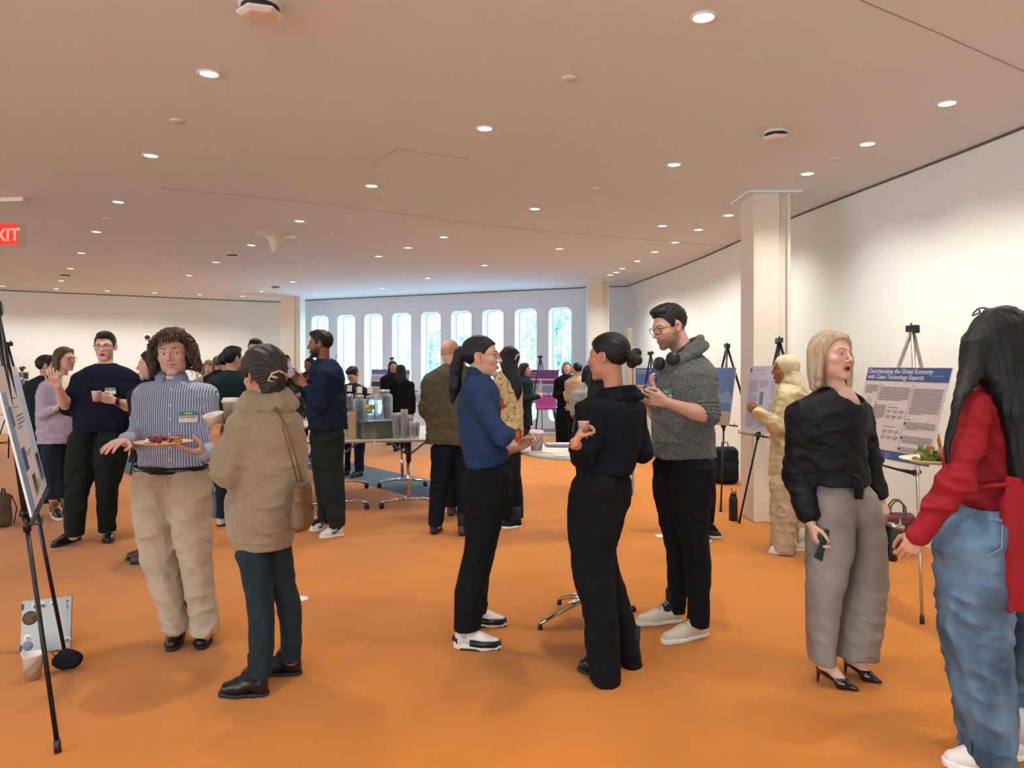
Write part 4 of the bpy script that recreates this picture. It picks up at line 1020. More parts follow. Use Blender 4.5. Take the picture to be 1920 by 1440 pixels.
# --- 7 woman with ponytail and blue turtleneck
BLT = fabric('blue_jersey', (42, 66, 102), b=.15)
def pulled(H, C, R, s, t=.010):
    hair_shell(H, C, R, s, t, low=lambda x, y: np.interp(y, [-.11, -.07, -.045, -.028, -.004, .010, .022, .034, .052, .075, .10], [-.05, -.050, -.040, -.01, .026, .018, .010, .024, .050, .064, .070]))
    H.disp = strand(C, R, .0022, 'b', 34)
def hair_pony(H, C, R, s):
    T = lambda c: C+R @ (np.array(c)*s); pulled(H, C, R, s)
    H.u(cap(T((0, -.105, .022)), T((0, -.128, .018)), .022*s, .026*s), .02); H.u(cap(T((0, -.128, .018)), T((0, -.148, -.06)), .028*s, .034*s), .02)
    H.u(cap(T((0, -.148, -.06)), T((0, -.158, -.16)), .034*s, .033*s), .02); H.u(cap(T((0, -.158, -.16)), T((0, -.178, -.245)), .032*s, .012*s), .02)
    return m_hair('near_black', (20, 20, 24), (1, 1, .3))
def turtle(z0=-.045, z1=.05, r0=.062, r1=.056):
    def f(U, C, R, s, J): pass
    return f
p7 = person('person', 'woman with a long dark ponytail, glasses and a blue turtleneck standing with folded arms', 4.2,
    (904, 668, .226, 82, -2, 0), [(702, 877, 917, .06), (714, 870, 926, .09), (735, 862, 936, .13), (770, 858, 938, .145), (800, 860, 938, .145), (830, 864, 944, .145), (856, 869, 955, .145), (874, 874, 942, .14)],
    {'R': dict(j=[(889, 742, -.15), (942, 818, -.20), (956, 812, .03)], to=(952, 800, .12), n=(-1, 0, 0), curl=.5, s=.85),
     'L': dict(j=[(896, 742, .17), (930, 846, .23), (974, 838, .20)], to=(992, 826, .20), n=(.5, -.8, 0), curl=.75, thumb=.8, s=.9)},
    [[(860, 868, 952, .12, -.05), (890, 868, 960, .12, -.05), (930, 869, 953, .115, -.06), (980, 870, 942, .10, -.07), (1026, 871, 928, .095, -.08), (1079, 860, 914, .09, -.09), (1110, 853, 909, .09, -.1), (1178, 851, 901, .09, -.1)],
     [(860, 880, 960, .12, .06), (890, 880, 960, .12, .06), (980, 880, 940, .10, .1), (1026, 885, 930, .09, .13), (1090, 875, 916, .085, .17), (1146, 872, 914, .08, .2)]],
    [(850, 1214, 941, 1216), (868, 1172, 951, 1173)], neck=(892, 716, 0), skin='light', hair=hair_pony, fo=dict(lips=(170, 100, 92), brow=(34, 28, 26), jaw=.92), topm=BLT, topname='turtleneck', botm=BK,
    sleeve=(.62, 1.0), neckr=.047, armr=(.050, .044, .030), fold=(.004, .004), look=(0, 0))
R7 = p7['nk']
tn = Field(); tn.u(cap(R7+np.array([-.012, 0, -.02]), p7['C']+p7['R'] @ np.array([0, -.026, -.088]), .066, .055), 0); tn.sub(Pr(lambda Q: -(Q[:, 2]-(p7['C'][2]-.098))*-1, R7-.3, R7+.3), 0); tn.disp = folds(.003, (14, 14, 30), 5)
implicit('turtleneck_collar', tn, .005, BLT, p7['root'], p7['org'])
glasses(p7, GOLD, .026, .021, .0014, True)
T = T_of(p7); geo('earring', [lathe([(.0001, -.004), (.004, 0), (.0001, .004)], c=T(-.082, -.008, -.036))], PEARL, p7['root'], p7['org'])
geo('hair_tie', [tube([T(0, -.112, .042), T(.02, -.116, .02), T(0, -.12, -.002), T(-.02, -.116, .02), T(0, -.112, .042)], .005*p7['s'], 8)], BK, p7['root'], p7['org'])
for h, t in (((850, 1214), (941, 1216)), ((868, 1172), (951, 1173))): shoe(p7['root'], p7['org'], FP(*h), FP(*t), 'chunky', dict(upper=WHL, sole=SOLEW, lace=LACEW, panel=BLK), 'sneaker')

# --- 9 woman with bun, dark top and wide trousers
def hair_bun(H, C, R, s):
    T = lambda c: C+R @ (np.array(c)*s); pulled(H, C, R, s, .011)
    for c, r in (((0, -.135, -.010), .034), ((0.012, -.160, -.026), .026), ((-.010, -.150, .010), .024), ((0, -.128, -.038), .026)): H.u(ell(T(c), np.array((r*1.1, r, r))*s, R), .006)
    return m_hair('black', (18, 18, 20), (1, 1, 1))
DNV = fabric('dark_navy_ponte', (16, 22, 34), b=.15)
p9 = person('person', 'woman seen from behind with a low dark bun, dark navy top and wide black trousers', 3.75,
    (1139, 668, .226, -122, 2, 0), [(726, 1130, 1172, .07), (740, 1116, 1184, .09), (758, 1108, 1202, .13), (800, 1102, 1204, .14), (850, 1098, 1196, .135), (885, 1086, 1186, .135)],
    {'L': dict(j=[(1120, 772, -.12), (1094, 858, -.16), (1078, 830, -.30)], to=(1090, 803, -.24), n=(.9, .4, .1), curl=.55, thumb=.9, s=.85),
     'R': dict(j=[(1190, 770, .12), (1203, 848, .12), (1120, 838, .2)], to=(1096, 815, .05), n=(-.6, -.6, 0), curl=.6, thumb=.5, s=.85)},
    [[(862, 1086, 1165, .125, -.04), (900, 1072, 1166, .13, -.05), (940, 1066, 1165, .13, -.05), (985, 1065, 1160, .12, -.06), (1035, 1069, 1152, .11, -.07), (1079, 1074, 1153, .11, -.08), (1150, 1092, 1158, .11, -.09), (1235, 1101, 1161, .115, -.09), (1274, 1107, 1162, .12, -.09)],
     [(862, 1110, 1184, .125, .05), (900, 1110, 1183, .13, .05), (940, 1110, 1181, .12, .06), (991, 1110, 1165, .11, .08), (1035, 1112, 1154, .10, .1), (1094, 1122, 1170, .10, .11), (1160, 1140, 1188, .10, .11), (1250, 1162, 1203, .10, .12)]],
    [(1150, 1271, 1084, 1254), (1205, 1250, 1150, 1243)], neck=(1151, 732, 0), skin='tan', hair=hair_bun, fo=dict(lips=(150, 88, 80), jaw=.92), topm=DNV, topname='wrap_top', botm=BK,
    sleeve=(.8, 1.0), neckr=.046, armr=(.052, .046, .030), fold=(.006, .005))
nk = p9['nk']; cf = Field()
for r1_, r2_, z_, th_ in ((.082, .072, -.002, .018), (.100, .086, -.020, .018), (.118, .098, -.040, .016)):
    pts = [nk+np.array([math.cos(a)*r1_+.016, math.sin(a)*r2_, z_+.012*math.cos(a+.6)]) for a in np.linspace(0, 2*math.pi, 17)]
    for a, c in zip(pts[:-1], pts[1:]): cf.u(cap(a, c, th_), .008)
implicit('fold_over_collar', cf, .006, DNV, p9['root'], p9['org'])
T = T_of(p9); geo('earring', [lathe([(.0001, -.005), (.005, 0), (.0001, .005)], c=T(.080, -.008, -.038))], SILV, p9['root'], p9['org'])
wq = p9['J']['L'][2]; geo('bracelet', [tube([wq+np.array([math.cos(a)*.033, math.sin(a)*.033, -.01+.012*math.cos(a)]) for a in np.linspace(0, 2*math.pi, 17)], .0022, 6)], GOLD, p9['root'], p9['org'])
for h, t in (((1150, 1271), (1084, 1254)), ((1205, 1250), (1150, 1243))): shoe(p9['root'], p9['org'], FP(*h), FP(*t), 'dress', dict(upper=BLK, sole=SOLEB))

# --- 10 tall man, grey sweater, headphones round the neck
HK = mat('heather_grey_knit', (44, 50, 52), .95, bump=(260, .9, .002), var=(300, .08, (122, 126, 122)), sheen=.1, spec=.12)
def short(rgb, t=.012, name='dark', top=.012):
    def f(H, C, R, s):
        hair_shell(H, C, R, s, t*.75, top=top); T = lambda c: C+R @ (np.array(c)*s)
        H.u(ell(T((0, .02, .085+top)), np.array((.056, .068, .026+t*.4))*s, R), .02); H.disp = strand(C, R, .003, 'n', 22)
        return m_hair(name, rgb, (1, 1, .6))
    return f
p10 = person('person', 'tall bearded man in a grey sweater with headphones round his neck, holding a phone', 4.33,
    (1254, 612, .236, -70, 16, 0), [(660, 1264, 1310, .08), (674, 1250, 1326, .12), (698, 1238, 1342, .16), (735, 1230, 1343, .17), (790, 1224, 1338, .17), (830, 1222, 1338, .165), (856, 1226, 1342, .16)],
    {'L': dict(j=[(1322, 712, -.14), (1330, 782, -.20), (1248, 754, -.26)], to=(1226, 748, -.26), n=(-.2, .9, .2), curl=.7, thumb=.8, s=1.0),
     'R': dict(j=[(1270, 705, .18), (1235, 775, .18), (1205, 752, .04)], to=(1190, 738, -.02), n=(.7, -.4, -.2), curl=.45, thumb=.4, s=1.0)},
    [[(840, 1252, 1341, .13, -.08), (880, 1254, 1341, .13, -.08), (922, 1257, 1339, .125, -.08), (969, 1262, 1328, .115, -.09), (1032, 1280, 1330, .10, -.1), (1079, 1288, 1332, .09, -.1), (1110, 1290, 1331, .085, -.1), (1170, 1290, 1328, .075, -.1)],
     [(840, 1225, 1310, .13, .08), (880, 1225, 1308, .13, .08), (922, 1226, 1300, .12, .1), (991, 1239, 1295, .105, .12), (1032, 1249, 1290, .095, .14), (1107, 1252, 1287, .08, .16), (1146, 1252, 1283, .07, .18)]],
    [(1327, 1190, 1240, 1208), (1278, 1165, 1192, 1172)], neck=(1285, 668, 0), skin='light', hair=short((20, 19, 21), .009, 'espresso', .010), fo=dict(stubble=.55, brow=(30, 26, 24), lips=(176, 110, 98), scalp=((60, 46, 40), .6)), topm=HK, topname='shawl_sweater', botm=BK, botname='joggers',
    sleeve=(.50, .55), neckr=.058, armr=(.062, .048, .031), fold=(.007, .005), look=(0, -.25))
nk = P(1281, 672, 4.33); sc_ = Field()
for rx_, ry_, zo_, zt_, th_ in ((.100, .088, .040, .078, .017), (.120, .108, .002, .074, .024)):
    cpt = [nk+np.array([rx_*math.cos(a), ry_*math.sin(a), zo_+zt_*math.cos(a)]) for a in np.linspace(-math.pi, math.pi, 21)]
    for a, c in zip(cpt[:-1], cpt[1:]): sc_.u(cap(a, c, th_), .014)
implicit('shawl_collar', sc_, .006, HK, p10['root'], p10['org'])
e = geo('headphones', [tube([nk+np.array([-.012+.080*math.cos(a), .082*math.sin(a), .052+.060*math.cos(a)]) for a in np.linspace(-2.4, 2.4, 25)], .009, 8, flat=1.8)], m_black, p10['root'], p10['org'])
for px_, py_, dy_, nn in ((1262, 672, -.115, (-.35, -.9, .1)), (1236, 682, -.045, (-.9, -.35, .05))):
    geo('ear_cup', [lathe([(.0001, -.022), (.026, -.022), (.037, -.014), (.039, .006), (.033, .018), (.0001, .020)], c=P(px_, py_, 4.33+dy_), R=frame_to(nn))], mat('black_soft_plastic', (20, 22, 26), .5), e, p10['org'])
for k, (f, r) in enumerate(((.62, .060), (.74, .060), (.86, .060), (.97, .060))):
    Sh, El, Wr = p10['J']['L']; c = Sh+(El-Sh)*f; d = unit(El-Sh); Rf = frame_to(d)
    geo('sleeve_fold', [tube([c+Rf @ np.array([math.cos(a)*.057, math.sin(a)*.057, .006*math.sin(a+k)]) for a in np.linspace(0, 2*math.pi, 21)], .0085, 8)], HK, p10['root'], p10['org'])
glasses(p10, DKM, .027, .016, .0017)
q, n_ = torso_front(p10, 1250, 741, .010); badge(p10, q, unit(n_+np.array([-.35, 0, 0])), .075, .066, name_line='Ian Tran')
for h, t in (((1327, 1190), (1240, 1208)), ((1278, 1165), (1192, 1172))): shoe(p10['root'], p10['org'], FP(*h), FP(*t), 'sneaker', dict(upper=mat('offwhite_leather', (196, 190, 172), .55, bump=(50, .3, .002)), sole=SOLEW, lace=mat('grey_lace', (176, 172, 160), .8)), 'sneaker')

# --- 13 blonde woman in black blouse and grey trousers
def hair_bob(rgb, name, L=-.155, w=.082, back=.07, front=.02, part=.02):
    def f(H, C, R, s):
        T = lambda c: C+R @ (np.array(c)*s)
        hair_shell(H, C, R, s, .010, top=.004, low=lambda x, y: np.interp(y, [-.11, -.05, -.02, .0, .03, .048, .062, .085, .11], [-.08, -.08, -.08, -.03, .010, .045, .066, .082, .09]))
        for x in (-1, 1):
            H.u(cap(T((x*(w-.010), -.020, .035)), T((x*(w-.004), -.016, L+.02)), .018*s, .016*s, (R[:, 0], .75)), .02); H.u(cap(T((x*(w-.006), -.045, .02)), T((x*(w-.012), -.05, L+.01)), .024*s, .022*s, (R[:, 0], .75)), .02)
            H.u(cap(T((x*.050, .040, .088)), T((x*(w-.002), .000, .012)), .012*s, .012*s), .015)
        H.u(ell(T((0, -back, -.05)), np.array((w-.008, .040, abs(L)-.03))*s, R), .03)
        H.sub(Pr(lambda Q: -(((Q-C) @ R)[:, 2]/s-L)*s*-1, C-.4, C+.4), .004) if 0 else None
        H.disp = strand(C, R, .0030, 'v', 40)
        return m_hair(name, rgb, (1, 1, .15))
    return f
def blonde_hair(H, C, R, s):
    T = lambda c: C+R @ (np.array(c)*s); f = hair_bob((152, 136, 108), 'blonde'); m = f(H, C, R, s)
    H.u(cap(T((.070, .034, .060)), T((.080, .030, -.02)), .014*s, .016*s), .02); H.u(cap(T((.080, .030, -.02)), T((.074, .024, -.145)), .017*s, .014*s), .02)
    H.u(cap(T((-.072, .012, .050)), T((-.086, .000, -.10)), .014*s, .015*s), .02); return m
GRY = mat('grey_satin_wool', (140, 135, 128), .55, bump=(300, .2, .001), var=(5, .3, (120, 114, 106)), spec=.4); BKS = mat('black_satin', (14, 19, 23), .62, bump=(9, .3, .01), spec=.25)
def scoop(dz, r, fwd):
    def f(C, R, s, nk):
        fy = np.array([R[0, 1], R[1, 1], 0]); fy = unit(fy); return ell(nk+fy*fwd+np.array([0, 0, dz]), (r, r, r*1.0))
    return f
p13 = person('person', 'blonde woman in a black blouse, grey wide trousers and black heels', 3.7,
    (1560, 667, .236, 27, -5, -3), [(726, 1545, 1604, .075), (738, 1522, 1612, .10), (758, 1500, 1622, .12), (785, 1496, 1624, .125), (820, 1502, 1622, .125), (862, 1512, 1622, .12), (906, 1518, 1630, .125)],
    {'R': dict(j=[(1504, 780, .0), (1497, 890, .04), (1520, 980, -.06)], to=(1527, 1008, -.08), n=(.9, -.1, 0), curl=.45, thumb=.5, s=.92, ar=(.072, .066, .044)),
     'L': dict(j=[(1614, 775, .06), (1630, 862, .10), (1648, 935, .05)], to=(1660, 962, .02), n=(.1, -.2, -1), curl=.6, thumb=.6, s=.9, ar=(.050, .047, .036))},
    [[(885, 1520, 1604, .12), (900, 1522, 1604, .12), (960, 1515, 1606, .125), (1031, 1513, 1598, .11, -.03), (1087, 1513, 1584, .105, -.05), (1162, 1514, 1569, .10, -.06), (1237, 1520, 1561, .10, -.06)],
     [(885, 1570, 1630, .12), (900, 1570, 1632, .12), (960, 1588, 1648, .125), (1012, 1600, 1656, .115), (1087, 1590, 1661, .11), (1162, 1573, 1654, .115), (1228, 1566, 1643, .12)]],
    [(1526, 1277, 1613, 1298), (1578, 1262, 1656, 1284)], neck=(1574, 738, 0), skin='pale', hair=blonde_hair, fo=dict(open=.008, lips=(170, 92, 88), brow=(130, 100, 74), jaw=.88), topm=BKS, topname='blouse', botm=GRY,
    sleeve=(.92, .9), neckr=.042, armr=(.052, .047, .030), fold=(.008, .005), look=(.1, 0), nude_foot=True, neckline=scoop(.012, .088, .055), iris=(80, 90, 80))
for h, t in (((1526, 1277), (1613, 1298)), ((1578, 1262), (1656, 1284))): shoe(p13['root'], p13['org'], FP(*h), FP(*t), 'pump', dict(upper=mat('black_patent', (10, 10, 12), .08, coat=1)), 'high_heel_shoe')
T = T_of(p13)
for x in (-1, 1): geo('earring', [lathe([(.0001, -.012), (.007, -.004), (.004, .004), (.0001, .012)], c=T(x*.080, -.006, -.052)), tube([T(x*.080, -.006, -.030), T(x*.080, -.006, -.044)], .002, 6)], PEARL, p13['root'], p13['org'])
fy = unit(np.array([p13['R'][0, 1], p13['R'][1, 1], 0])); lx = unit(np.array([p13['R'][0, 0], p13['R'][1, 0], 0])); nk = p13['nk']
geo('necklace', [tube([nk+lx*math.sin(a)*.060+fy*(.02+math.cos(a)*.055)+np.array([0, 0, .015-.045*(math.cos(a)*.5+.5)**2]) for a in np.linspace(-1.7, 1.7, 17)], .0013, 5), lathe([(.0001, -.004), (.004, 0), (.0001, .004)], c=nk+fy*.080+np.array([0, 0, -.032]))], GOLD, p13['root'], p13['org'])
q, _ = torso_front(p13, 1606, 900, 0); geo('blouse_tie', [tube([q+np.array([0, .02, .04]), q+np.array([0, -.012, 0]), q+np.array([.006, -.014, -.04]), q+np.array([.004, -.012, -.088])], [.02, .022, .024, .020], 10, flat=.35), tube([q+np.array([-.06, 0, .05]), q+np.array([0, -.012, 0.01]), q+np.array([-.012, -.012, -.06])], [.016, .018, .012], 10, flat=.35)], BKS, p13['root'], p13['org'])
geo('waistband', [tube([P(x, 905, 3.7)+np.array([0, dy, 0]) for x, dy in ((1528, -.04), (1550, -.1), (1578, -.122), (1604, -.10), (1624, -.04))], .012, 8, flat=.3)], GRY, p13['root'], p13['org']) if 0 else None

# --- 14 woman in red wrap shirt with very long black hair, at the right edge
RED = mat('red_cotton', (150, 24, 34), .8, bump=(200, .25, .001), var=(6, .3, (128, 16, 26)), spec=.3); DEN = mat('washed_denim', (44, 66, 88), .85, var=(7, .16, (96, 126, 152)), bump=(300, .5, .001), stretch=(1, 1, .45))
def hair_long(rgb, name, stn, *ex):
    def f(H, C, R, s):
        hair_shell(H, C, R, s, .014, top=.008, low=lambda x, y: np.interp(y, [-.11, .0, .03, .05, .07, .10], [-.12, -.12, .0, .045, .064, .075]))
        H.u(loft(smooth_st(stn)), .03)
        for a in ex: H.u(loft(smooth_st(a)), .05)
        H.disp = strand(C, R, .0035, 'z', 9)
        return m_hair(name, rgb, (1, 1, .08))
    return f
def pxst(Y, r): return rows(Y, r)
p14 = person('person', 'woman at the right edge with very long black hair, red wrap shirt and blue jeans', 2.9,
    (1872, 640, .228, -150, 0, 0), [(712, 1850, 1905, .07), (728, 1826, 1930, .10), (752, 1806, 1950, .13), (790, 1806, 1955, .135), (840, 1812, 1950, .13), (890, 1812, 1945, .125), (950, 1806, 1950, .13)],
    {'L': dict(j=[(1826, 768, -.10), (1796, 900, -.16), (1726, 1000, -.12)], to=(1714, 1018, -.12), n=(.3, .9, -.1), curl=.6, thumb=.7, s=.9),
     'R': dict(j=[(1925, 765, .14), (1880, 880, .34), (1812, 872, .30)], to=(1786, 868, .28), n=(0, 0, 1), curl=.4, thumb=.9, s=.88)},
    [[(940, 1806, 1890, .14, -.03), (1000, 1768, 1884, .15, -.04), (1050, 1765, 1882, .15, -.04), (1162, 1767, 1888, .13, -.04), (1219, 1777, 1890, .125, -.04), (1300, 1792, 1891, .12, -.04), (1387, 1808, 1892, .12, -.04), (1424, 1813, 1891, .12, -.04)],
     [(940, 1870, 1950, .14, .06), (1000, 1870, 1965, .15, .06), (1100, 1880, 1965, .13, .08), (1200, 1890, 1960, .12, .1), (1400, 1890, 1955, .12, .12)]],
    [(1890, 1452, 1765, 1432), (1935, 1420, 1860, 1418)], neck=(1878, 722, 0), skin='tan', hair=hair_long((10, 12, 14), 'jet_black', rows(2.9, [(586, 1850, 1895, .05, .0), (610, 1826, 1918, .09, -.02), (660, 1812, 1935, .11, -.03), (700, 1815, 1940, .10, -.05), (726, 1850, 1945, .08, -.09), (757, 1868, 1948, .065, -.13), (813, 1884, 1952, .05, -.145), (900, 1896, 1955, .045, -.15), (955, 1905, 1948, .03, -.15)]),
      rows(2.9, [(640, 1810, 1850, .05, -.04), (690, 1802, 1845, .05, -.08), (724, 1795, 1826, .04, -.12), (750, 1788, 1806, .026, -.15), (785, 1781, 1795, .02, -.17), (827, 1772, 1784, .016, -.18), (870, 1773, 1780, .010, -.18)])),
    topm=RED, topname='wrap_shirt', botm=DEN, botname='jeans', sleeve=(1.0, 1.0), neckr=.045, armr=(.056, .050, .036), fold=(.010, .010))
sh = Field(); sh.u(loft(smooth_st(rows(2.9, [(895, 1880, 1922, .02, -.16), (960, 1878, 1926, .022, -.17), (1060, 1884, 1924, .022, -.18), (1145, 1892, 1930, .02, -.18)]))), 0); sh.disp = folds(.008, (25, 25, 5), 2)
implicit('waist_sash', sh, .007, RED, p14['root'], p14['org'])
g = [tube([P(x, y, 2.9+dy) for x, y, dy in ((1800, 905, -.06), (1815, 915, -.13), (1850, 912, -.15), (1890, 908, -.155), (1930, 905, -.14))], .028, 12, flat=.35)]
geo('waist_tie', g, RED, p14['root'], p14['org'])
T = T_of(p14); geo('sunglasses', [tube([T(.090, -.02, .050), T(.088, .0, .072), T(.070, .030, .108), T(.040, .050, .126), T(0, .055, .130), T(-.04, .05, .126)], .0035, 6), tube([T(.072, .034, .106), T(.060, .062, .098), T(.036, .074, .108), T(.030, .058, .126)], .003, 6)], DKM, p14['root'], p14['org'])
shoe(p14['root'], p14['org'], FP(1890, 1452), FP(1765, 1432), 'sneaker', dict(upper=WHL, sole=SOLEW, lace=LACEW), 'sneaker')
shoe(p14['root'], p14['org'], FP(1935, 1420), FP(1860, 1418), 'sneaker', dict(upper=WHL, sole=SOLEW, lace=LACEW), 'sneaker')

# stitched back pocket and side seam on the jeans of the woman in red
def on_leg(st, px, py, Y, off=.002):
    y = Y
    for _ in range(4):
        q = P(px, py, y); g = lambda i: np.interp(q[2], st[:, 0], st[:, i]); u = max(-.97, min(.97, (q[0]-g(1))/g(3))); y = g(2)-g(4)*math.sqrt(1-u*u)-off
    return P(px, py, y)
st = p14['legs'][0]; DST = mat('denim_seam', (110, 132, 150), .8); DSD = mat('denim_seam_dark', (40, 54, 70), .8)
geo('back_pocket', [tube([on_leg(st, x, y, 2.9, .017) for x, y in ((1824, 972), (1822, 1000), (1824, 1030), (1850, 1044), (1878, 1028), (1879, 985))], .0032, 6), tube([on_leg(st, x, y, 2.9, .017) for x, y in ((1822, 968), (1850, 972), (1879, 976))], .004, 6)], DST, p14['root'], p14['org'])
geo('side_seam', [tube([on_leg(st, x, y, 2.9, .014) for x, y in ((1796, 985), (1790, 1050), (1796, 1120), (1806, 1200), (1815, 1290), (1820, 1360), (1824, 1415))], .004, 6)], DSD, p14['root'], p14['org'])
# ================================================================= people further back
def tee(c, n): return fabric(n, c)
def hshort(rgb, nm): return short(rgb, .010, nm, .006)
# --- 3 man in navy sweatshirt
NVS = fabric('navy_sweatshirt', (18, 24, 44)); 
p3 = person('person', 'man with glasses in a navy sweatshirt and dark green trousers holding a small cup', 6.5,
    (197, 649, .236, 14, 4, 0), [(682, 180, 216, .075), (690, 160, 238, .11), (706, 144, 254, .13), (740, 144, 252, .14), (780, 140, 246, .14), (808, 139, 241, .135)],
    {'R': dict(j=[(148, 714, 0), (126, 766, -.04), (108, 724, -.24)], to=(100, 706, -.28), n=(-.3, .9, .1), curl=.3, thumb=.2, spread=.2),
     'L': dict(j=[(248, 714, 0), (250, 764, -.03), (216, 752, -.24)], to=(200, 748, -.28), n=(-.2, .9, 0), curl=.75, thumb=.8)},
    [[(800, 136, 186, .13), (840, 130, 182, .13), (880, 126, 180, .12), (920, 125, 164, .10, -.04), (960, 124, 158, .09, -.08), (1003, 123, 154, .08, -.1)],
     [(800, 190, 240, .13), (840, 180, 238, .13), (880, 180, 230, .12), (920, 184, 219, .10), (960, 185, 216, .09, .05), (996, 186, 214, .08, .08)]],
    [(150, 1010, 97, 1028), (203, 1003, 203, 1020)], neck=(198, 687), skin='pale', hair=hshort((22, 20, 20), 'soft_black'), fo=dict(open=.004, brow=(26, 22, 20)), topm=NVS, topname='sweatshirt', botm=DG, sleeve=(.52, .5), neckr=.055, armr=(.064, .052, .032), fold=(.006, .008))
glasses(p3, DKM, .027, .018, .0016)
for h, t in (((150, 1010), (97, 1028)), ((203, 1003), (203, 1020))): shoe(p3['root'], p3['org'], FP(*h), FP(*t), 'dress', dict(upper=BLK, sole=SOLEB, lace=LACEB))
q, n_ = torso_front(p3, 207, 733, .010); badge(p3, q, n_, .085, .055)
wq = p3['J']['L'][2]+np.array([.02, .02, -.003]); geo('wristwatch', [box(wq+np.array([0, -.035, 0]), (.034, .012, .038)), tube([wq+np.array([0, math.cos(a)*.033, math.sin(a)*.033]) for a in np.linspace(0, 6.283, 15)], .008, 6)], BLK, p3['root'], p3['org'])
# --- 4 woman in lilac blazer
LIL = fabric('lilac_linen', (190, 178, 200)); JN = fabric('navy_jeans', (36, 46, 62))
def bob(rgb, nm, L=-.12, w=.086, back=.06): return hair_bob(rgb, nm, L, w, back)
p4 = person('person', 'woman with a green-brown bob and glasses in a lilac blazer at the left', 7.5,
    (122, 673, .226, 78, 0, 0), [(704, 106, 134, .07), (712, 88, 144, .12), (730, 74, 150, .17), (770, 72, 148, .17), (800, 72, 146, .165), (830, 74, 136, .16)],
    {'R': dict(j=[(90, 728, -.14), (80, 776, -.17), (106, 766, -.26)], to=(118, 760, -.24), n=(0, .9, 0), curl=.5, s=.85),
     'L': dict(j=[(125, 726, .15), (130, 775, .15), (128, 765, -.10)], to=(118, 758, -.2), n=(0, -.9, 0), curl=.5, s=.85)},
    [[(822, 80, 114, .12, -.04), (860, 83, 109, .10, -.08), (900, 86, 107, .085, -.10), (936, 90, 107, .07, -.12)], [(822, 98, 132, .12, .08), (860, 108, 131, .09, .13), (900, 112, 130, .08, .15), (932, 114, 128, .07, .16)]],
    [(100, 962, 112, 977), (120, 954, 131, 966)], neck=(117, 706), skin='pale', hair=bob((62, 52, 36), 'olive_brown'), fo=dict(lips=(170, 104, 96)), topm=LIL, topname='blazer', botm=JN, sleeve=(.85, .85), neckr=.046, fold=(.007, .005))
glasses(p4, GOLD, .025, .021, .0015, True)
geo('blouse', [tube([P(128, 705, 7.38), P(130, 735, 7.34), P(128, 760, 7.33)], [.05, .06, .05], 12, flat=.5)], mat('cream_blouse', (226, 214, 186), .8), p4['root'], p4['org'])
for h, t in (((100, 962), (112, 977)), ((120, 954), (131, 966))): shoe(p4['root'], p4['org'], FP(*h), FP(*t), 'sneaker', dict(upper=BLK, sole=SOLEW, lace=LACEW), 'sneaker')
# --- 5 bearded man in navy overshirt
NVO = fabric('navy_overshirt', (24, 40, 66)); GNT = fabric('dark_olive_cotton', (36, 44, 42))
p5 = person('person', 'bearded dark-haired man in a navy overshirt and dark green trousers, in profile', 6.79,
    (600, 645, .236, -88, 2, 0), [(674, 592, 626, .08), (682, 586, 634, .13), (700, 580, 644, .19), (740, 578, 648, .19), (780, 577, 650, .19), (804, 578, 651, .18)],
    {'L': dict(j=[(614, 704, -.17), (600, 760, -.22), (571, 722, -.16)], to=(560, 706, -.10), n=(.1, .9, .1), curl=.5, thumb=.7, s=1.0),
     'R': dict(j=[(610, 704, .18), (588, 755, .20), (562, 718, .06)], to=(551, 702, .03), n=(0, -.9, .1), curl=.5, thumb=.7, s=1.0)},
    [[(796, 588, 650, .13, -.05), (850, 590, 642, .12, -.05), (900, 600, 644, .11, -.05), (940, 606, 646, .10, -.05), (985, 618, 646, .09, -.05)],
     [(796, 579, 630, .13, .08), (850, 584, 628, .12, .08), (900, 590, 625, .10, .1), (976, 602, 624, .09, .12)]],
    [(645, 1004, 598, 1010), (615, 994, 580, 997)], neck=(606, 682), skin='brown', hair=hshort((14, 13, 15), 'raven'), fo=dict(stubble=.92, brow=(20, 16, 16), lips=(120, 70, 62), beardc=(18, 15, 15)), topm=NVO, topname='overshirt', botm=GNT, sleeve=(.88, .88), neckr=.056, armr=(.062, .054, .036), fold=(.007, .008))
shirt_collar(p5, NVO, .066)
WSH = dict(upper=WHL, sole=SOLEW, lace=LACEW, mark=BLK)
for h, t in (((645, 1004), (598, 1010)), ((615, 994), (580, 997))): shoe(p5['root'], p5['org'], FP(*h), FP(*t), 'sneaker', WSH, 'sneaker')
geo('wrist_band', [tube([p5['J']['L'][2]+np.array([.01+math.cos(a)*.026, math.sin(a)*.034, .01*math.cos(a)]) for a in np.linspace(0, 6.283, 15)], .005, 6)], mat('yellow_band', (196, 150, 60), .5), p5['root'], p5['org'])
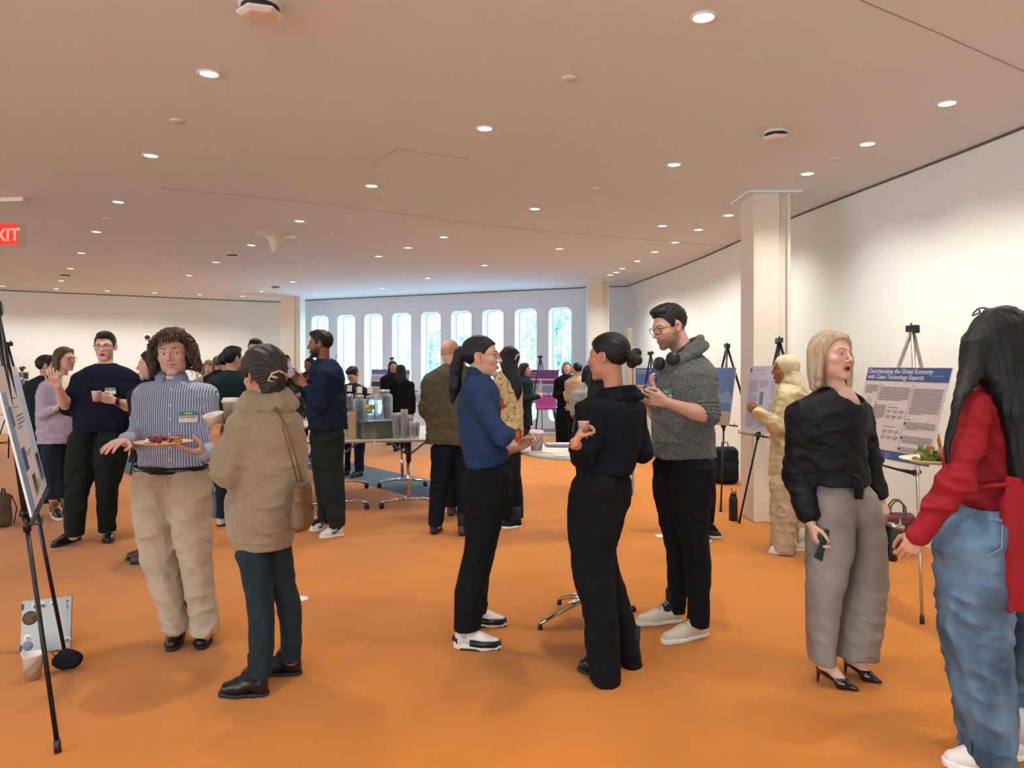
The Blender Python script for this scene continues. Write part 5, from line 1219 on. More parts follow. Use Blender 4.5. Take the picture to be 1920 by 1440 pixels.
# --- 6 bald man in olive blazer from behind
OLV = fabric('olive_blazer_wool', (92, 88, 70)); NVT = fabric('navy_trousers', (20, 26, 42))
def hair_fringe(H, C, R, s):
    sh = ell(C+R @ (np.array([0, -.016, .028])*s), (np.array((.073, .092, .079))+.0015)*s, R)
    H.u(Pr(lambda Q: np.maximum(np.maximum(sh.f(Q), ((Q-C) @ R)[:, 2]-.045*s), np.maximum(-.045*s-((Q-C) @ R)[:, 2], ((Q-C) @ R)[:, 1]-.0)), sh.lo, sh.hi), 0)
    return m_hair('grey_fringe', (170, 134, 112))
p6 = person('person', 'bald man in an olive blazer and navy trousers seen from behind', 6.85,
    (845, 660, .236, 158, 0, 0), [(684, 830, 872, .08), (693, 814, 886, .12), (710, 798, 898, .14), (740, 796, 902, .155), (790, 799, 902, .155), (831, 798, 904, .15)],
    {'L': dict(j=[(806, 716, 0), (799, 768, .03), (826, 792, .22)], to=(838, 786, .25), n=(1, 0, 0), curl=.5),
     'R': dict(j=[(890, 716, .0), (897, 768, .03), (880, 792, .22)], to=(866, 786, .25), n=(-1, 0, 0), curl=.5)},
    [[(822, 808, 866, .13), (880, 808, 848, .11), (940, 805, 836, .09), (985, 804, 830, .085)], [(822, 850, 896, .13), (880, 852, 890, .11), (940, 856, 886, .09), (988, 858, 884, .085)]],
    [(812, 1003, 824, 990), (866, 1006, 872, 993)], neck=(850, 690), skin='pale', hair=hair_fringe, topm=OLV, topname='blazer', botm=NVT, sleeve=(1, 1), neckr=.060, armr=(.066, .058, .042), fold=(.009, .006))
shirt_collar(p6, OLV, .068)
for h, t in (((812, 1003), (824, 990)), ((866, 1006), (872, 993))): shoe(p6['root'], p6['org'], FP(*h), FP(*t), 'dress', dict(upper=BROWNBOOT, sole=SOLEB))
# --- 8 woman in floral shirt
FL = mat('floral_cloth', (206, 186, 136), .85); nt = FL.node_tree; N = nt.nodes; L = nt.links; b = N['Principled BSDF']
tc = N.new('ShaderNodeTexCoord'); vo = N.new('ShaderNodeTexVoronoi'); vo.inputs['Scale'].default_value = 4.2; L.new(tc.outputs['Object'], vo.inputs['Vector'])
no = N.new('ShaderNodeTexNoise'); no.inputs['Scale'].default_value = 22; L.new(tc.outputs['Object'], no.inputs[0])
ad = N.new('ShaderNodeMath'); ad.operation = 'MULTIPLY_ADD'; L.new(no.outputs[0], ad.inputs[0]); ad.inputs[1].default_value = .35; L.new(vo.outputs['Distance'], ad.inputs[2])
cr = N.new('ShaderNodeValToRGB'); L.new(ad.outputs[0], cr.inputs[0]); cr.color_ramp.interpolation = 'CONSTANT'; el = cr.color_ramp.elements
el[0].position = 0; el[0].color = lin((206, 140, 60)); el[1].position = .30; el[1].color = lin((180, 56, 44)); e_ = el.new(.44); e_.color = lin((208, 190, 140))
no2 = N.new('ShaderNodeTexNoise'); no2.inputs['Scale'].default_value = 16; no2.inputs['Distortion'].default_value = 1.5; L.new(tc.outputs['Object'], no2.inputs[0])
r2 = N.new('ShaderNodeValToRGB'); L.new(no2.outputs[0], r2.inputs[0]); r2.color_ramp.interpolation = 'CONSTANT'; e2 = r2.color_ramp.elements; e2[0].color = (0, 0, 0, 1); e2[1].position = .46; e2[1].color = (1, 1, 1, 1); e3 = e2.new(.50); e3.color = (0, 0, 0, 1)
mx = N.new('ShaderNodeMix'); mx.data_type = 'RGBA'; L.new(r2.outputs[0], mx.inputs[0]); L.new(cr.outputs[0], mx.inputs[6]); mx.inputs[7].default_value = lin((48, 62, 50)); L.new(mx.outputs[2], b.inputs['Base Color'])
p8 = person('person', 'woman with long dark hair in a yellow and red floral shirt behind the blue turtleneck', 7.2,
    (953, 675, .226, -134, 0, 0), [(694, 938, 966, .07), (702, 928, 972, .11), (720, 924, 978, .15), (760, 924, 980, .16), (800, 926, 981, .16), (828, 926, 980, .16)],
    {'L': dict(j=[(934, 722, -.13), (928, 775, -.16), (922, 800, -.2)], to=(918, 812, -.2), n=(0, 0, -1), curl=.4, s=.85), 'R': dict(j=[(966, 722, .1), (970, 775, .12), (950, 800, .2)], to=(940, 800, .2), n=(0, 0, -1), curl=.4, s=.85)},
    [[(822, 925, 960, .13, -.04), (880, 924, 964, .12, -.05), (972, 926, 962, .12, -.06)], [(822, 940, 978, .13, .05), (880, 945, 976, .12, .04), (930, 945, 980, .11, .03), (970, 942, 981, .11, .02)]],
    [(978, 988, 940, 992), (972, 978, 938, 984)], neck=(955, 700), skin='tan', hair=hair_long((20, 22, 26), 'dark_slate', rows(7.2, [(662, 934, 966, .08), (690, 940, 972, .07, -.06), (715, 948, 978, .05, -.1), (735, 959, 979, .03, -.12), (750, 966, 974, .012, -.12)])), topm=FL, topname='floral_shirt', botm=BK, sleeve=(1, 1), neckr=.046, fold=(.005, .005))
T = T_of(p8); geo('claw_clip', [tube([T(-.02, -.12, .05), T(.02, -.13, .04), T(.03, -.12, .0)], .009, 6)], MATS['tortoise_clip'], p8['root'], p8['org'])
for h, t in (((978, 988), (940, 992)), ((972, 978), (938, 984))): shoe(p8['root'], p8['org'], FP(*h), FP(*t), 'sneaker', dict(upper=NVT, sole=SOLEW), 'sneaker')
# --- 11 person mostly hidden behind the tall man
p11 = person('person', 'person mostly hidden behind the tall man, in black trousers and dark green sneakers', 6.74,
    (1290, 668, .225, 60, 0, 0), [(694, 1280, 1308, .08), (704, 1266, 1322, .12), (740, 1262, 1326, .13), (800, 1264, 1328, .13), (850, 1266, 1332, .13)],
    {'R': dict(j=[(1268, 720, -.05), (1246, 752, .0), (1226, 730, -.05)], to=(1220, 714, -.05), n=(.9, 0, 0), curl=.4, s=.9), 'L': dict(j=[(1320, 720, .05), (1322, 770, .05), (1310, 800, -.1)], to=(1305, 815, -.1), n=(-1, 0, 0), curl=.4, s=.9)},
    [[(840, 1285, 1333, .12, -.03), (900, 1300, 1341, .11, -.03), (980, 1312, 1338, .09, -.03)], [(840, 1272, 1320, .12, .05), (900, 1276, 1316, .1, .08), (975, 1290, 1318, .08, .1)]],
    [(1316, 1005, 1354, 1011), (1290, 1012, 1334, 1019)], neck=(1292, 698), skin='light', hair=hshort((40, 32, 28), 'brown_short'), topm=fabric('faded_blue_denim_shirt', (62, 78, 104)), topname='denim_shirt', botm=BK, sleeve=(.9, .9), fold=(.006, .005))
for h, t in (((1316, 1005), (1354, 1011)), ((1290, 1012), (1334, 1019))): shoe(p11['root'], p11['org'], FP(*h), FP(*t), 'sneaker', dict(upper=mat('dark_green_canvas', (22, 34, 28), .8), sole=SOLEW, lace=mat('lime_lace', (130, 150, 60), .7)), 'sneaker')
# --- 12 woman in cream hijab and yellow coat
CRM = fabric('cream_scarf_cloth', (204, 190, 156)); YEL = fabric('yellow_coat_cloth', (208, 192, 146)); BEI = fabric('beige_linen', (196, 178, 144))
def hijab(H, C, R, s):
    T = lambda x, y, z: C+R @ (np.array([x, y, z])*s)
    sh = Field(); sh.u(ell(T(0, -.02, .028), np.array((.086, .108, .092))*s, R), 0); sh.u(cap(T(0, -.03, -.02), T(0, -.02, -.12), .078*s, .075*s), .03); sh.sub(ell(T(0, .075, -.018), np.array((.056, .07, .080))*s, R), .006)
    H.u(Pr(lambda Q: sh(Q), C-.22, C+.22), 0)
    H.u(loft(smooth_st(rows(6.2, [(700, 1468, 1500, .09), (716, 1462, 1508, .13), (735, 1470, 1512, .15), (770, 1484, 1516, .12, -.05), (850, 1490, 1514, .08, -.08), (904, 1492, 1508, .05, -.1)]))), .03)
    H.disp = folds(.005, (11, 11, 5), 4, ridge=False); return CRM
p12 = person('person', 'woman in a cream headscarf, yellow coat and wide beige trousers facing a poster', 6.2,
    (1471, 692, .225, -92, 2, 0), [(716, 1462, 1500, .09), (726, 1456, 1508, .15), (750, 1454, 1514, .18), (800, 1450, 1516, .18), (850, 1446, 1516, .18), (890, 1444, 1514, .18)],
    {'L': dict(j=[(1474, 742, -.15), (1464, 802, -.19), (1422, 776, -.18)], to=(1412, 768, -.18), n=(.1, .9, 0), curl=.6, s=.85), 'R': dict(j=[(1470, 742, .16), (1470, 800, .16), (1450, 800, .0)], to=(1440, 795, -.03), n=(0, -.9, 0), curl=.6, s=.85)},
    [[(880, 1446, 1500, .14, -.06), (950, 1446, 1490, .14, -.06), (1029, 1448, 1488, .14, -.06)], [(880, 1460, 1512, .14, .08), (950, 1462, 1510, .13, .1), (1024, 1476, 1508, .13, .12)]],
    [(1489, 1040, 1441, 1037), (1512, 1033, 1476, 1031)], neck=(1478, 716), skin='brown', hair=hijab, fo=dict(ears=0, lips=(130, 80, 70)), topm=YEL, topname='coat', botm=BEI, sleeve=(1, 1), neckr=.045, armr=(.056, .054, .046), fold=(.009, .009))
p12_clothing = [o for o in p12['root'].children if o.name.startswith('hair')]
for o in p12_clothing: o.name = 'headscarf'; o.data.name = 'headscarf'
for h, t in (((1489, 1040), (1441, 1037)), ((1512, 1033), (1476, 1031))): shoe(p12['root'], p12['org'], FP(*h), FP(*t), 'sneaker', dict(upper=WHL, sole=SOLEW), 'sneaker')
# --- simple builder for standing figures further off: given head, yaw, height scale and clothing
def stander(lab, px, eye, Y, yaw, hairf, topc, botc, skin='light', sz=.225, wid=.21, arms='down', bottom=None, group=None, pitch=0, skirt=None, sleeve=(1, 1), topn='top', fo=None, shoes=BLK, dep=.12, hem=None):
    u = FPX/Y; k = sz/.225; zf = HZ+CAMH*u           # floor row
    nk_y = eye+.150*k*u*1.0; Hn = zf-nk_y
    row = lambda f: nk_y+f*Hn; w = lambda m: m*u
    a = math.radians(yaw); side = abs(math.sin(a)); fr_ = abs(math.cos(a)); hw = wid*(fr_+.62*side); dd = dep*(fr_+1.5*side)
    sgn = math.copysign(1, math.sin(a)) if side > .5 else 0
    cx_ = px-sgn*.02*u
    he = hem or .43
    top = [(row(-.03), cx_-w(.06), cx_+w(.06), .07), (row(.01), cx_-w(hw*.68), cx_+w(hw*.68), dd*.8), (row(.06), cx_-w(hw), cx_+w(hw), dd), (row(.18), cx_-w(hw*.93), cx_+w(hw*.93), dd), (row(.30), cx_-w(hw*.80), cx_+w(hw*.80), dd), (row(he), cx_-w(hw*.92), cx_+w(hw*.92), dd)]
    lx_, ly = math.cos(a), math.sin(a)               # person's left in plan
    def A(sd, s_, e_, w_, t_):
        j = []
        for (l, f, r) in (s_, e_, w_, t_):
            x_ = l*sd*lx_+f*math.sin(a); y_ = l*sd*ly-f*math.cos(a); Yq = Y+y_; j.append((CX+((cx_-CX)/FPX*Y+x_)/Yq*FPX, HZ+(CAMH-(CAMH-(row(r)-HZ)/FPX*Y))/Yq*FPX, y_))
        return j
    arms_ = {}
    for kk, sd in (('L', 1), ('R', -1)):
        mode = arms if isinstance(arms, str) else arms[0 if kk == 'L' else 1]
        if mode == 'down': pts = ((wid*.85, 0, .07), (wid*1.02, -.02, .28), (wid*1.0, .05, .45), (wid*.98, .07, .51)); n_ = (-sd*lx_, -sd*ly, 0)
        elif mode == 'bent': pts = ((wid*.85, 0, .07), (wid*1.0, .0, .27), (wid*.45, .25, .24), (wid*.25, .30, .22)); n_ = (-sd*lx_, -sd*ly, 0)
        else: pts = ((wid*.85, 0, .07), (wid*.98, .06, .26), (wid*.6, .30, .14), (wid*.5, .33, .09)); n_ = (-sd*lx_, -sd*ly, 0)
        j = A(sd, *pts); arms_[kk] = dict(j=j[:3], to=j[3], n=n_, curl=.55, s=.9)
    ll = wid*.45*(fr_+.45*side)
    legs_ = []; feet_ = []
    for sd in (1, -1):
        ox = sd*ll*(lx_ if side < .8 else .3); dy = sd*ll*ly*.9; c_ = cx_+w(ox)
        r0 = .085
        st = [(row(he-.01), c_-w(r0*1.15), c_+w(r0*1.15), .10, dy), (row(.58), c_-w(r0), c_+w(r0), .09, dy), (row(.75), c_-w(.068), c_+w(.068), .075, dy), (row(.94), c_-w(.062), c_+w(.062), .07, dy)] if skirt is None else \
             [(row(he-.01), c_-w(r0*1.2), c_+w(r0*1.2), .11, dy), (row(.6), c_-w(skirt), c_+w(skirt), .12, dy), (row(.96), c_-w(skirt), c_+w(skirt), .12, dy)]
        legs_.append(st)
        hx = (c_-CX)/FPX*(Y+dy); base = np.array([hx, Y+dy]); f2 = np.array([math.sin(a), -math.cos(a)])
        hp = base-f2*.07; tp = base+f2*.19; feet_.append((CX+hp[0]/hp[1]*FPX, HZ+CAMH/hp[1]*FPX, CX+tp[0]/tp[1]*FPX, HZ+CAMH/tp[1]*FPX))
    p = person('person', lab, Y, (px, eye, sz, yaw, pitch, 0), top, arms_, legs_, feet_, neck=(cx_+(px-cx_)*.3, nk_y), skin=skin, hair=hairf, topm=topc, botm=botc, sleeve=sleeve, topname=topn, group=group, neckr=.048, fo=fo or {}, fold=(.006, .006), armr=(.050, .044, .032))
    for f in feet_: shoe(p['root'], p['org'], FP(f[0], f[1]), FP(f[2], f[3]), 'dress', dict(upper=shoes, sole=SOLEB))
    return p
def hlong(rgb, nm, L=.30, w=.085, back=.055):
    def f(H, C, R, s):
        T = lambda x, y, z: C+R @ (np.array([x, y, z])*s)
        hair_shell(H, C, R, s, .011, top=.004, low=lambda x, y: np.interp(y, [-.11, .0, .03, .05, .07, .10], [-.10, -.10, .02, .045, .066, .075]))
        H.u(cap(T(0, -back, .02), T(0, -back-.03, -L*.6), w*.95*s, w*.85*s, (R[:, 1], .5)), .03); H.u(cap(T(0, -back-.03, -L*.6), T(0, -back-.02, -L), w*.85*s, w*.55*s, (R[:, 1], .45)), .03)
        for x in (-1, 1): H.u(cap(T(x*w*.85, -.02, .02), T(x*w*.95, -.01, -L*.6), .022*s, .020*s), .02)
        H.disp = strand(C, R, .004, 'v', 34); return m_hair(nm, rgb, (1, 1, .15))
    return f
def hcurl(rgb, nm):
    def f(H, C, R, s):
        T = lambda x, y, z: C+R @ (np.array([x, y, z])*s); hair_shell(H, C, R, s, .022, top=.01)
        for x in (-1, 1): H.u(cap(T(x*.088, -.02, .03), T(x*.10, -.02, -.10), .034*s, .034*s), .02)
        H.disp = strand(C, R, .012, 'n', 14); return m_hair(nm, rgb, (1, 1, .5))
    return f
BKC = fabric('charcoal_cloth', (26, 28, 32)); TEL = fabric('dark_teal_jacket', (20, 40, 46)); GCO = fabric('dark_green_coat', (26, 44, 42))
stander('person in a dark green coat mostly hidden behind the woman in the lilac blazer', 88, 686, 8.4, 120, hshort((26, 22, 20), 'dark_short_a'), GCO, BKC, topn='coat', arms=('bent', 'down'))
p15 = stander('person in dark clothes behind the curly-haired man, face turned left', 284, 684, 5.9, -75, hlong((26, 24, 24), 'dark_behind', .16), BKC, BKC, topn='coat', arms='down', shoes=BROWNBOOT)
stander('woman with curly light brown hair facing the camera far behind the striped shirt', 391, 690, 13.3, 15, hcurl((120, 92, 62), 'light_brown_curls'), fabric('pale_sage_blouse', (150, 156, 120)), BKC, fo=dict(open=.006))
stander('grey-haired person in dark clothes in the group between striped shirt and beige sweater', 411, 681, 12, 160, hshort((70, 74, 72), 'dark_grey'), BKC, BKC)
stander('black-haired person in a dark maroon top in the group behind the beige sweater', 426, 678, 9.0, 150, hshort((16, 14, 16), 'black_a'), fabric('dark_maroon_top', (34, 22, 30)), fabric('dark_jeans_a', (24, 34, 42)), shoes=WHL)
stander('black-haired person in a dark teal jacket between the striped shirt and beige sweater', 437, 673, 7.15, 150, hshort((14, 14, 16), 'black_b'), TEL, fabric('teal_jeans', (26, 48, 58)), topn='jacket', shoes=WHL)
stander('man with dark receding hair whose head shows above the woman in beige', 479, 656, 8.2, 0, hshort((26, 20, 22), 'black_c'), BKC, BKC, wid=.2)
stander('dark-haired person behind the flowers, partly hidden by the beige sweater', 535, 680, 11.8, 30, hshort((24, 22, 22), 'black_d'), BKC, BKC)
def hbunT(H, C, R, s):
    pulled(H, C, R, s, .012); H.u(ell(C+R @ (np.array([0, -.06, .135])*s), (.035, .035, .032)), .01); return m_hair('black_e', (18, 17, 18))
stander('dark-haired person with a top knot behind the bearded man', 580, 684, 12.6, -20, hbunT, BKC, BKC, skin='brown')
p19 = stander('young man in a navy jacket and grey shirt looking down behind the drinks', 661, 703, 10.4, -25, hshort((18, 16, 18), 'black_f'), NVS, NVT, skin='light', pitch=38, arms='bent', topn='jacket', wid=.205)
stander('woman in black facing us beside the purple-topped poster', 737, 688, 14.6, 20, hlong((30, 26, 26), 'dark_brown_g', .2), BKC, BKC, arms='bent')
stander('woman with long dark hair in black seen from behind by the purple-topped poster', 752, 696, 13.4, 178, hlong((22, 26, 28), 'dark_long_h', .36), BK, BK)
stander('woman in a long dark teal coat holding out a plate by the purple poster', 985, 693, 13.0, 82, hlong((26, 26, 30), 'dark_i', .2), TEL, BLJ, arms='bent', topn='coat', hem=.62)
stander('woman with glasses and light brown hair in a black jumpsuit facing us', 1063, 690, 14.0, 0, hlong((112, 92, 72), 'light_brown_j', .16), BK, BK, skin='pale', arms='bent', skirt=.11)
stander('person with short black hair in a beige jacket beside the woman in the black jumpsuit', 1082, 693, 13.2, -155, hshort((14, 14, 16), 'black_k'), fabric('beige_jacket', (190, 166, 132)), BK, arms='bent', topn='jacket', wid=.19)
stander('dark-haired person in a white top left of the low bun', 1104, 703, 9.2, -165, hlong((16, 18, 20), 'black_l', .12), fabric('pale_grey_top', (176, 180, 182)), BK, skin='brown', arms='bent', sleeve=(.45, .45), wid=.19)
stander('person with long black hair right behind the woman with the low bun', 1122, 716, 6.6, 170, hlong((14, 18, 20), 'black_m', .34), BKC, BK, sz=.215, wid=.17)
stander('person hidden behind the bald man, in dark trousers and worn brown boots', 862, 672, 7.7, 175, hshort((20, 18, 20), 'black_n'), BKC, fabric('dark_slate_trousers', (26, 34, 44)), shoes=mat('worn_brown_leather', (88, 76, 62), .6), wid=.19)

q, n_ = torso_front(p19, 672, 745, .004)
geo('grey_shirt_front', [tube([q+np.array([0, .02, .13]), q+np.array([0, -.004, .03]), q+np.array([0, 0, -.16])], [.045, .06, .055], 12, flat=.45)], fabric('grey_tee', (120, 116, 110)), p19['root'], p19['org'])
# socks inside the shoes of everyone near enough to show them
SK = mat('dark_sock', (26, 28, 32), .95, bump=(200, .4, .001)); SKW = mat('pale_sock', (190, 188, 186), .95, bump=(200, .4, .001))
for r_, o_, b_, c_ in SOCKS:
    if -o_[1] > -9.3: geo('sock', [tube([b_+np.array([0, 0, .05]), b_+np.array([0, 0, .11]), b_+np.array([0, 0, .19])], [.0375, .041, .045], 16), tube([b_+np.array([0, 0, .105]), (b_+c_)/2+np.array([0, 0, .085]), c_+np.array([0, 0, .050])], [.036, .034, .026], 14)], SKW if r_ in (p14['root'], p7['root'], p12['root']) else SK, r_, o_)
# ================================================================= easels and posters
INK = mat('print_ink_grey', (110, 106, 112), .7); INKD = mat('print_ink_dark', (48, 46, 54), .7); PAPERW = mat('poster_paper', (218, 208, 204), .6); FOAM = mat('foam_board', (232, 230, 226), .8)
PBLUE = mat('poster_blue', (62, 88, 138), .5); PWH = mat('poster_white_print', (226, 226, 232), .6)
def easel(lab, apex, feet, rear, bar_z, bar, m, barw=.34, tip=True, mast=None, knob=True):
    """apex point, two front feet, rear foot; bar: (left point, right point) of the ledge"""
    apex = np.array(apex, float); org = np.array([apex[0], apex[1], 0]); e = empty('easel', org, lab, 'easel')
    for k, f in enumerate(list(feet)+[rear]):
        f = np.array([f[0], f[1], .012]); top = apex+(f-apex)*.004
        kn = apex+(f-apex)*.52
        l = geo('leg', [tube([top, kn], .0125, 10), tube([kn, f], .0095, 10), tube([kn-(f-apex)*.018, kn+(f-apex)*.012], .0155, 10)], m, e, org)
        geo('rubber_foot', [tube([f+(apex-f)*.02, f-(0, 0, .010)], .0135, 10)], m_black, l, org)
    ax = unit(np.array(feet[1]+(0,)) - np.array(feet[0]+(0,)))
    R = np.stack([ax, np.cross((0, 0, 1), ax), (0, 0, 1)], 1)
    geo('head_clamp', [box(apex, (.095, .045, .045), R), box(apex+R @ np.array([.03, -.01, .02]), (.012, .014, .04), R), box(apex+R @ np.array([-.036, 0, -.012]), (.018, .05, .04), R)], m_black, e, org, False, .006)
    if bar is not None:
        a, b_ = np.array(bar[0], float), np.array(bar[1], float); g = [tube([a, b_], .008, 8)]
        d = unit(b_-a); out = np.cross(d, (0, 0, 1)); c_ = (a+b_)/2
        br = np.array([apex[0], apex[1], 0])
        sgn = 1 if np.dot(out[:2], (c_-apex)[:2]) > 0 else -1; out = out*sgn
        for q in (a, b_): g.append(tube([q, q+out*.035, q+out*.035+(0, 0, .03)], .005, 6))
        geo('ledge', g, m_black, e, org)
        for k, f in enumerate(feet):
            f = np.array([f[0], f[1], 0.]); t = (apex[2]-a[2])/apex[2]; c = apex+(f-apex)*t; geo('clamp', [tube([c-out*.02, c+out*.03], .014, 8), tube([c, c_+(c-c_)*.3], .006, 6)], m_black, e, org)
    return e
class Board:
    """poster board given by its top-left/top-right/bottom-left corners as seen from its face"""
    def __init__(s, lab, tl, tr, bl, th=.006, paper=None, cat='poster'):
        s.tl, s.tr, s.bl = [np.array(q, float) for q in (tl, tr, bl)]; s.x = unit(s.tr-s.tl); d = s.bl-s.tl; d = d-s.x*(d @ s.x); s.h = np.linalg.norm(d); s.y = -unit(d); s.w = np.linalg.norm(s.tr-s.tl); s.n = np.cross(s.x, s.y)
        s.R = np.stack([s.x, s.y, s.n], 1); s.o = s.tl-s.y*s.h+s.x*s.w/2
        s.root = empty('poster', s.o, lab, cat); c = s.o+s.y*s.h/2-s.n*th/2
        geo('foam_board', [box(c, (s.w, s.h, th), s.R)], FOAM, s.root, s.o, False)
        geo('printed_sheet', [box(c+s.n*(th/2+.0006), (s.w-.006, s.h-.006, .001), s.R)], paper or PAPERW, s.root, s.o, False)
        s.k = 0
    def p(s, u, v, e=.0016): return s.tl+s.x*u*s.w-s.y*v*s.h+s.n*e
    def rect(s, u0, v0, u1, v1, m, name, e=.0016, parent=None):
        c = s.p((u0+u1)/2, (v0+v1)/2, e); return geo(name, [box(c, ((u1-u0)*s.w, (v1-v0)*s.h, .0006), s.R)], m, s.root, s.o, False)
    def lines(s, blocks, m, name='text_lines', e=.0020, seed=0):
        rg = np.random.RandomState(seed+5); g = []
        for u0, v0, u1, v1, n in blocks:
            for k in range(n):
                v = v0+(v1-v0)*(k+.5)/n; uu = u0+(u1-u0)*(1 if k < n-1 else .45+.4*rg.rand()); uu = min(uu, u1)-rg.rand()*.01
                g.append(box(s.p((u0+uu)/2, v, e), ((uu-u0)*s.w, (v1-v0)*s.h/n*.42, .0004), s.R))
        return geo(name, g, m, s.root, s.o, False)
    def text(s, t, u, v, size, m, name='title', align='LEFT', e=.0024):
        g = text_geo(t, size, .0003, align, size*.012); return geo(name, [xf(g, s.R, s.p(u, v, e))], m, s.root, s.o, False)
# poster on the right (blue header)
b = Board('landscape poster with blue header and footer bands titled Decarbonizing the Global Economy', P(1629, 688.5, 5.32), P(1787, 689.5, 4.52), P(1593, 848, 5.28))
b.rect(.004, .004, .996, .155, PBLUE, 'header_band'); b.rect(.004, .905, .996, .996, PBLUE, 'footer_band')
b.text('Decarbonizing the Global Economy', .025, .068, .044, PWH); b.text('with Clean Technology Exports', .025, .132, .044, PWH, 'title')
b.rect(.80, .085, .93, .097, mat('poster_logo_blue', (120, 142, 186), .6), 'logo_line', .0022)
b.lines([(.03, .20, .20, .30, 5), (.23, .215, .60, .37, 9), (.64, .22, .97, .50, 15), (.64, .575, .97, .66, 5), (.64, .72, .97, .80, 5), (.64, .84, .97, .895, 4), (.20, .42, .36, .58, 11)], INK)
b.lines([(.23, .19, .29, .205, 1), (.64, .19, .69, .205, 1), (.38, .435, .58, .448, 1), (.38, .645, .58, .658, 1), (.62, .548, .74, .560, 1), (.85, .560, .95, .568, 1), (.20, .395, .24, .405, 1), (.38, .405, .44, .413, 1)], INKD, 'headings')
b.lines([(.38+i*.075, .47+r*.06, .44+i*.075, .505+r*.06, 4) for i in range(3) for r in range(2)]+[(.38+i*.075, .685+r*.065, .44+i*.075, .725+r*.065, 4) for i in range(3) for r in range(2)], INK, 'table_cells', seed=3)
for v in (.60, .75, .865): geo('portrait', [lathe([(.0001, .0005), (.009, .0005), (.009, 0)], c=b.p(.628, v, .0016), R=b.R, n=16)], INKD, b.root, b.o)
geo('line_drawing', [tube([b.p(.11, .40)+b.R @ np.array([math.cos(t)*.026, math.sin(t)*.036, 0]) for t in np.linspace(0, 6.283, 21)], .0009, 4), tube([b.p(.11, .36), b.p(.11, .44)], .0015, 4), tube([b.p(.11, .50)+b.R @ np.array([math.cos(t)*.016, math.sin(t)*.02, 0]) for t in np.linspace(0, 6.283, 21)], .0009, 4)], INKD, b.root, b.o)
b.rect(.17, .70, .27, .80, mat('poster_orange_square', (206, 150, 70), .6), 'orange_square'); b.rect(.215, .18, .218, .9, INK, 'column_rule'); b.rect(.615, .18, .618, .9, INK, 'column_rule')
for blk in ((.17, .925, .36, .975, 4), (.48, .925, .55, .985, 4), (.68, .93, .78, .98, 3)): b.lines([blk], mat('poster_footer_print', (140, 156, 190), .6), 'footer_text')
ALU = mat('silver_tube', (196, 186, 170), .3, .8)
easel('silver tripod easel at the right holding the blue-headed poster', P(1711, 616, 5.06), ((2.41, 4.45), (2.32, 5.62)), (3.12, 5.12), .86, (P(1630, 863, 5.25)-(0, 0, .01), P(1722, 888, 4.75)-(0, 0, .01)), ALU)
# white poster, next to the near column
b = Board('white poster with small print on the easel between the near column and headscarf', P(1406, 687, 7.3), P(1472, 684, 6.55), P(1396, 805, 7.25), paper=mat('poster_paper_lilac', (206, 204, 222), .6))
b.lines([(.05, .22, .32, .42, 10), (.05, .45, .32, .66, 10), (.05, .70, .32, .95, 12), (.36, .22, .63, .34, 6), (.36, .66, .63, .95, 12), (.68, .2, .95, .5, 12), (.68, .55, .95, .95, 14)], mat('print_ink_blue_grey', (140, 144, 168), .7), seed=7)
b.lines([(.2, .06, .8, .075, 1), (.3, .11, .7, .12, 1)], INK, 'title_lines'); b.rect(.40, .40, .50, .60, mat('poster_teal_picture', (72, 132, 156), .5), 'picture'); b.rect(.04, .03, .10, .1, PBLUE, 'emblem')
easel('black tripod easel before the near column holding the white poster', P(1461, 638, 6.85), ((2.19, 7.30), (2.20, 6.42)), (2.95, 6.9), .8, (P(1392, 812, 7.15), P(1438, 820, 6.55)), m_blackmetal)
# blue poster left of the near column
SEA = mat('poster_sea_blue', (70, 106, 158), .4, var=(3, .2, (54, 84, 136))); MTN = mat('poster_mountain', (118, 146, 186), .5); SAND = mat('poster_sand', (184, 160, 138), .6)
def seaboard(lab, tl, tr, bl):
    b = Board(lab, tl, tr, bl, paper=SEA); b.rect(.004, .76, .996, .996, SAND, 'sand_panel')
    pts = [(0, .55), (.1, .42), (.2, .5), (.33, .30), (.45, .46), (.55, .36), (.7, .5), (.85, .38), (1, .52), (1, .62), (0, .62)]
    geo('mountain_shape', [([b.p(u*.99+.005, v, .0022) for u, v in pts], [tuple(range(len(pts)))])], MTN, b.root, b.o, False)
    b.lines([(.06, .06, .9, .09, 1), (.06, .12, .7, .14, 1)], PWH, 'title_lines'); b.lines([(.06, .17, .8, .18, 1), (.1, .22, .6, .225, 1)], MTN, 'subtitle_lines'); return b
seaboard('blue mountain-and-sea poster between the tall man and the near column', P(1318, 689, 8.75), P(1380, 689, 7.95), P(1308, 789, 8.7))
easel('black tripod easel behind the tall man holding the blue poster by the column', P(1363, 648, 8.4), ((2.16, 7.84), (2.12, 8.85)), (2.9, 8.4), .8, (P(1316, 792, 8.7), P(1383, 799, 7.9)), m_blackmetal)
seaboard('pale blue poster far back between the low bun and the tall man', P(1191, 690, 12.0), P(1256, 689, 11.4), P(1188, 762, 11.95))
easel('black tripod easel far back between the low bun and the tall man', P(1220, 662, 11.7), ((1.88, 11.9), (2.42, 11.2)), (2.3, 12.4), .8, (P(1188, 766, 11.8), P(1254, 769, 11.35)), m_blackmetal)
